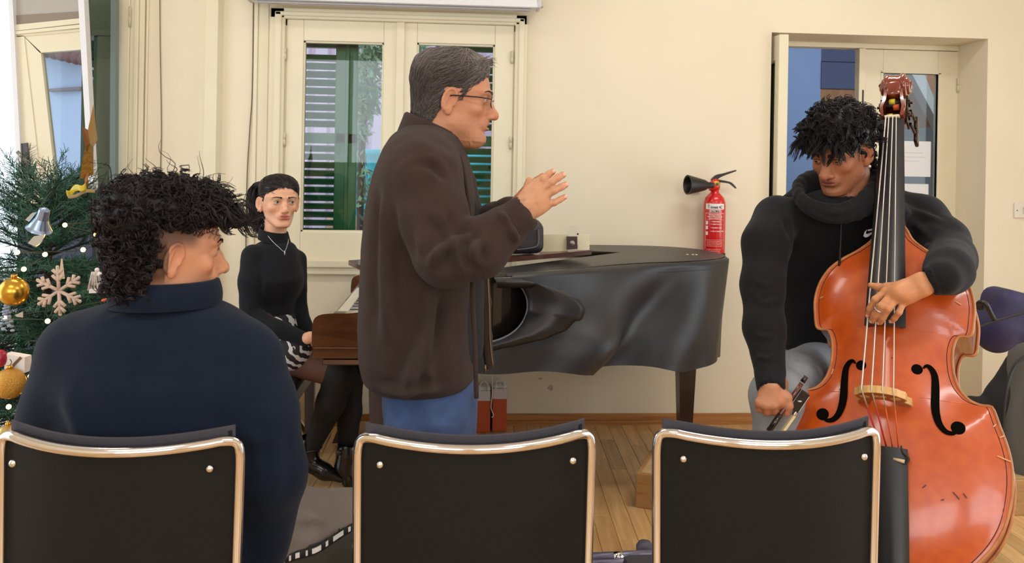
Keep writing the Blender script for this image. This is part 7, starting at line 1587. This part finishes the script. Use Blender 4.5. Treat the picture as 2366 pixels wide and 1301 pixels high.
# hair: thick black waves
pm = scalp(.052, -.075, .028, .0)
def pgrow(V): return .012+.024*smooth01(V[:, 2], .0, .08)+.012*smooth01(-V[:, 1], .0, .09)
hv, hf = hair_cap(ph, pm, lambda V: pgrow(V)*.62, .006, 40, 7); m_hp = hair_mat('black_wavy_hair', (20, 17, 19), .5)
mk('hair', (ph.w(hv), hf.tolist()), m_hp, plr, True, colors=np.tile(np.array(lin((10, 9, 10))), (len(hv), 1)))
V, F, cc = curls(ph, pm, pgrow, 3600, 41, .0085, .030, .0012, lin((27, 23, 25)), lambda p, n, r: r.normal(size=p.shape)*.30+np.stack([.10+p[:, 0]*3.5, .25+4*p[:, 1], .15-.9*smooth01(.09-p[:, 2], 0, .06)], 1), turns=.95, lift=.6, locks=300, lenfn=lambda p: .55+.45*smooth01(p[:, 2], .0, .05))
mk('wavy_strands', (ph.w(V), F.tolist()), m_hp, plr, True, colors=cc)
V, F, cc = curls(ph, lambda V: (V[:, 2] > .05) & (V[:, 1] > .045), pgrow, 800, 43, .007, .047, .0012, lin((24, 20, 22)), lambda p, n, r: r.normal(size=p.shape)*.28+np.stack([p[:, 0]*5, .70+0*p[:, 0], -1.0+0*p[:, 0]], 1), turns=.7, lift=.45, locks=60)
mk('fringe', (ph.w(V), F.tolist()), m_hp, plr, True, colors=cc)
v, ff = ball((-.0868, -.004, -.046), .0045, 10, 8); mk('ear_stud', (ph.w(v), ff), M('pearl', (236, 224, 214)), plr, True)
# hoodie
m_hood = M('charcoal_hoodie', (27, 27, 31), rough=.9, sheen=.06, bump=.25, bscale=420, var=.05, vscale=24, spec=.2)
f = Field(C3(1690, 930, 2.0)-.12, C3(2290, 380, 2.8)+.15, .0062)
f.slabs(rowsC([(438, 1868, 2010, 2.60, .10), (458, 1820, 2066, 2.61, .125), (485, 1780, 2104, 2.62, .14), (530, 1772, 2112, 2.66, .14), (600, 1788, 2100, 2.72, .13), (690, 1798, 2070, 2.76, .12), (770, 1802, 2030, 2.78, .12), (812, 1800, 2010, 2.78, .12)], 2.6, .15), .03, p=2.3, rnd=.035)
f.chain([C3(1795, 505, 2.58), C3(1770, 560, 2.52), C3(1762, 660, 2.46), C3(1766, 760, 2.40), C3(1780, 862, 2.31)], [.072, .066, .060, .054, .043], .03)
Lw = Bd(2180, 640, .20)
f.chain([C3(2075, 492, 2.66), C3(2130, 505, 2.62), C3(2180, 560, 2.52), C3(2196, 598, 2.44)], [.075, .070, .070, .068], .03).chain([C3(2196, 598, 2.44), C3(2192, 626, Lw[1]+.06), Lw], [.068, .057, .045], .02)
hl_ = [((C3(1830, 470, 2.48), C3(1810, 560, 2.48), C3(1806, 660, 2.49)), .012, -.009), ((C3(1740, 640, 2.42), C3(1765, 660, 2.40), C3(1800, 650, 2.42)), .008, .006), ((C3(1738, 680, 2.40), C3(1765, 700, 2.37), C3(1805, 690, 2.4)), .008, .006), ((C3(1740, 770, 2.36), C3(1770, 780, 2.33), C3(1805, 765, 2.36)), .008, .005), ((C3(1742, 820, 2.32), C3(1775, 828, 2.29), C3(1805, 815, 2.32)), .007, .005),
    ((C3(2090, 470, 2.56), C3(2150, 500, 2.52), C3(2215, 560, 2.44)), .010, .007), ((C3(2085, 500, 2.56), C3(2140, 540, 2.5), C3(2190, 600, 2.38)), .010, .007), ((C3(2120, 560, 2.48), C3(2160, 585, 2.42), C3(2200, 640, 2.36)), .009, .006), ((C3(2150, 610, 2.4), C3(2190, 625, 2.37), C3(2235, 610, 2.40)), .009, .006), ((C3(1850, 700, 2.47), C3(1820, 760, 2.48), C3(1815, 800, 2.49)), .012, .006), ((C3(1900, 560, 2.46), C3(1860, 640, 2.46), C3(1830, 700, 2.47)), .02, .006)]
hd_ = cloth('hoodie', f, m_hood, plr, hl_, 2, .0025, 11)
f = Field(C3(1820, 500, 2.35)-.1, C3(2060, 370, 2.75)+.1, .0055)   # hood lying round the neck
rp = []
for k in range(21):
    a = -math.pi*.5+k/20*2*math.pi; rp.append(C3(1938+84*math.sin(a-math.pi/2+.0)*1.0, 0, 2.5)); 
ring_ = []
for k in range(25):
    a = k/24*2*math.pi; u_ = math.cos(a); v_ = math.sin(a); px_ = 1932+(96 if u_ > 0 else 88)*u_; py_ = 456-38*v_+(-26 if u_ > 0 else -10)*abs(u_)**2; ring_.append(C3(px_, py_, 2.545+.115*v_))
rr_ = [.016+.012*max(0, math.cos(k/24*2*math.pi))+.010*max(0, math.sin(k/24*2*math.pi)) for k in range(25)]
f.chain(ring_, rr_, .012, flat=((0, 0, 1), 1.55)); f.chain([C3(1990, 425, 2.62), C3(2040, 448, 2.66), C3(2085, 474, 2.68)], [.05, .05, .04], .03).chain([C3(1870, 450, 2.62), C3(1830, 475, 2.64)], [.045, .04], .03)
cloth('hood', f, m_hood, hd_, [((C3(1858, 450, 2.44), C3(1905, 488, 2.41), C3(1965, 484, 2.42), C3(2015, 440, 2.46)), .008, .005)], 2, .002, 14)
for nm, a_, b_, r_ in (('cuff', C3(1778, 860, 2.312), C3(1781, 892, 2.278), .040), ('cuff', Lw, wr+(Lw-wr)*.62, .041)):
    f = Field(np.minimum(a_, b_)-.08, np.maximum(a_, b_)+.08, .004); f.cap(a_, b_, r_*1.04, r_*.96, .004).cap(b_*.7+a_*.3, b_+(b_-a_)*1.5, r_*.80, r_*.80, .003, 'sub'); cloth(nm, f, m_hood, hd_, (), 1)
zp = [C3(1942, 478, 2.425), C3(1943, 520, 2.445), C3(1942, 560, 2.452), C3(1938, 640, 2.458)]; mk('zip', tube(c2w(spline(zp, 5)), .0035, 6), M('black_zip', (20, 20, 22), rough=.4), hd_, True)
mk('zip_pull', tube(c2w(np.array([C3(1929, 478, 2.42), C3(1930, 488, 2.42), C3(1930, 497, 2.425)])), [.003, .004, .003], 6), M('black_zip', (20, 20, 22)), hd_, True)
# small white curved mark on the chest
mkp = [(1996, 546), (2000, 549), (2006, 547), (2014, 541), (2021, 535), (2012, 538), (2005, 541), (2001, 540), (2001, 536), (2004, 531), (1999, 536)]
v, ff = prism([C3(a, b, 2.462) for a, b in mkp], (0, .004, 0)); mk('chest_emblem', (c2w(v), ff), M('white_embroidery', (226, 226, 230), rough=.7), hd_)
v, ff = prism([C3(a, b, 2.462) for a, b in ((2006, 531), (2020, 528), (2021, 531), (2007, 534))], (0, .004, 0)); mk('chest_lettering', (c2w(v), ff), M('white_embroidery', (226, 226, 230)), hd_)
# pale jeans, shoes
m_pj = M('pale_grey_denim', (150, 156, 164), rough=.85, var=.12, vscale=14, bump=.3, bscale=260)
f = Field(C3(1700, 1480, 2.2)-.12, C3(2200, 780, 2.85)+.12, .008)
f.slabs(rowsC([(795, 1802, 2010, 2.78, .13), (860, 1800, 2020, 2.77, .13), (930, 1810, 2020, 2.76, .12)], 2.64, .15), .03, rnd=.04)
f.chain([C3(1890, 858, 2.68), C3(1825, 885, 2.48), C3(1798, 915, 2.38)], [.095, .085, .076], .03).chain([C3(1798, 915, 2.38), C3(1798, 1040, 2.38), C3(1812, 1400, 2.38)], [.074, .070, .058], .03)
f.chain([C3(1960, 860, 2.66), C3(2080, 950, 2.64), C3(2080, 1360, 2.66)], [.09, .075, .058], .03)
cloth('jeans', f, m_pj, plr, [((C3(1820, 820, 2.46), C3(1850, 850, 2.46), C3(1900, 860, 2.47)), .012, .010), ((C3(1815, 860, 2.38), C3(1850, 880, 2.40), C3(1895, 885, 2.44)), .010, .009), ((C3(1830, 900, 2.34), C3(1860, 930, 2.36), C3(1880, 980, 2.4)), .012, .007), ((C3(1755, 930, 2.31), C3(1775, 980, 2.3), C3(1790, 1020, 2.3)), .010, .006)], 2, .003, 11)
for x_, d_ in ((1812, 2.38), (2080, 2.66)):
    a = np.array([C3(x_, 0, d_)[0], d_, -1.26]); f = Field(a-.25, a+.25, .008); f.cap(a, a+np.array([-.05, -.17, -.008]), .045, .034, .02).cap(a+np.array([0, 0, .06]), a, .05, .04, .03); cloth('shoe', f, M('white_trainer', (206, 204, 200), rough=.6), plr)
# stool under the player
sp_ = c2w(C3(1925, 930, 2.72)); sto = empty('stool', (sp_[0], sp_[1], 0), 0, 'round dark stool under the bass player behind the bass', 'stool'); zs_ = .50
mk('seat', lathe([(.0, zs_-.03), (.15, zs_-.03), (.16, zs_-.015), (.15, zs_), (0, zs_)], 28), m_blk, sto, 40)
for k in range(4): mk('leg', tube([(.10*math.cos(k*1.571+.78), .10*math.sin(k*1.571+.78), zs_-.03), (.19*math.cos(k*1.571+.78), .19*math.sin(k*1.571+.78), .0)], .012, 8), m_chrome, sto, True)
# ================================================================== bow
bo_a, bo_b = C3(1852, 886, 2.265), C3(1700, 1108, 2.235); bt = (bo_b-bo_a)/np.linalg.norm(bo_b-bo_a); bow = empty('double_bass_bow', c2w(bo_b), 0, 'dark wooden double bass bow held pointing down in the player\'s hand', 'bow'); bi_ = -np.array(bow.location)
side = np.cross(bt, np.array([0, 1, 0])); side = side if side[0] > 0 else -side; side /= np.linalg.norm(side)
def bwk(name, piece, mat, parent=None, smooth=True): return mk(name, (c2w(piece[0])+bi_, piece[1]), mat, parent or bow, smooth)
L_ = np.linalg.norm(bo_b-bo_a); Lx = .70
stk = [bo_a+bt*Lx*t-side*.010*math.sin(t*math.pi)*0 for t in np.linspace(0, 1, 12)]
bwk('stick', tube(stk, np.linspace(.0062, .0040, 12), 10), wood('pernambuco', (70, 30, 26), (104, 50, 40), rough=.25, scale=(30, 30, 30), coat=.5))
bwk('screw_button', tube([bo_a-bt*.022, bo_a-bt*.004], [.006, .0068], 10), m_pblk)
bwk('grip', tube([bo_a+bt*.155, bo_a+bt*.205], .0068, 10), M('silver_wrap', (190, 178, 176), rough=.3, metal=.7)); bwk('grip_leather', tube([bo_a+bt*.10, bo_a+bt*.155], .0078, 10), m_pblk)
fc = bo_a+bt*.042+side*.020; Rf = np.stack([bt, np.cross(side, bt), side], 1); frg = bwk('frog', box(fc, (.060, .013, .030), Rf, .003), m_pblk, None, False)
bwk('frog_slide', box(fc+side*.0152, (.05, .010, .002), Rf, .0008), M('mother_of_pearl', (214, 208, 212), rough=.2, coat=.5), frg, False); bwk('pearl_eye', ball(fc+np.cross(side, bt)*(.0068 if np.cross(side, bt)[1] < 0 else -.0068), (.006, .006, .002), 10, 6), M('mother_of_pearl', (214, 208, 212)), frg)
bwk('ferrule', box(fc+bt*.034+side*.011, (.012, .015, .010), Rf, .002), M('silver_ferrule', (196, 190, 186), rough=.25, metal=.9), frg, False)
h0, h1 = fc+bt*.036+side*.012, bo_a+bt*(Lx-.02)+side*.020; nb_ = np.cross(side, bt)
Vh = []; 
for t in np.linspace(0, 1, 6):
    c = h0+(h1-h0)*t; Vh += [c-nb_*.0065-side*.0035, c+nb_*.0065-side*.0035, c+nb_*.0065+side*.0035, c-nb_*.0065+side*.0035]
bwk('bow_hair', loft([np.array(Vh[i*4:i*4+4]) for i in range(6)]), M('cream_horsehair', (226, 214, 168), rough=.6), None, False)
bwk('tip_head', box(bo_a+bt*(Lx-.006)+side*.012, (.02, .010, .030), Rf, .003), m_pblk, None, False)
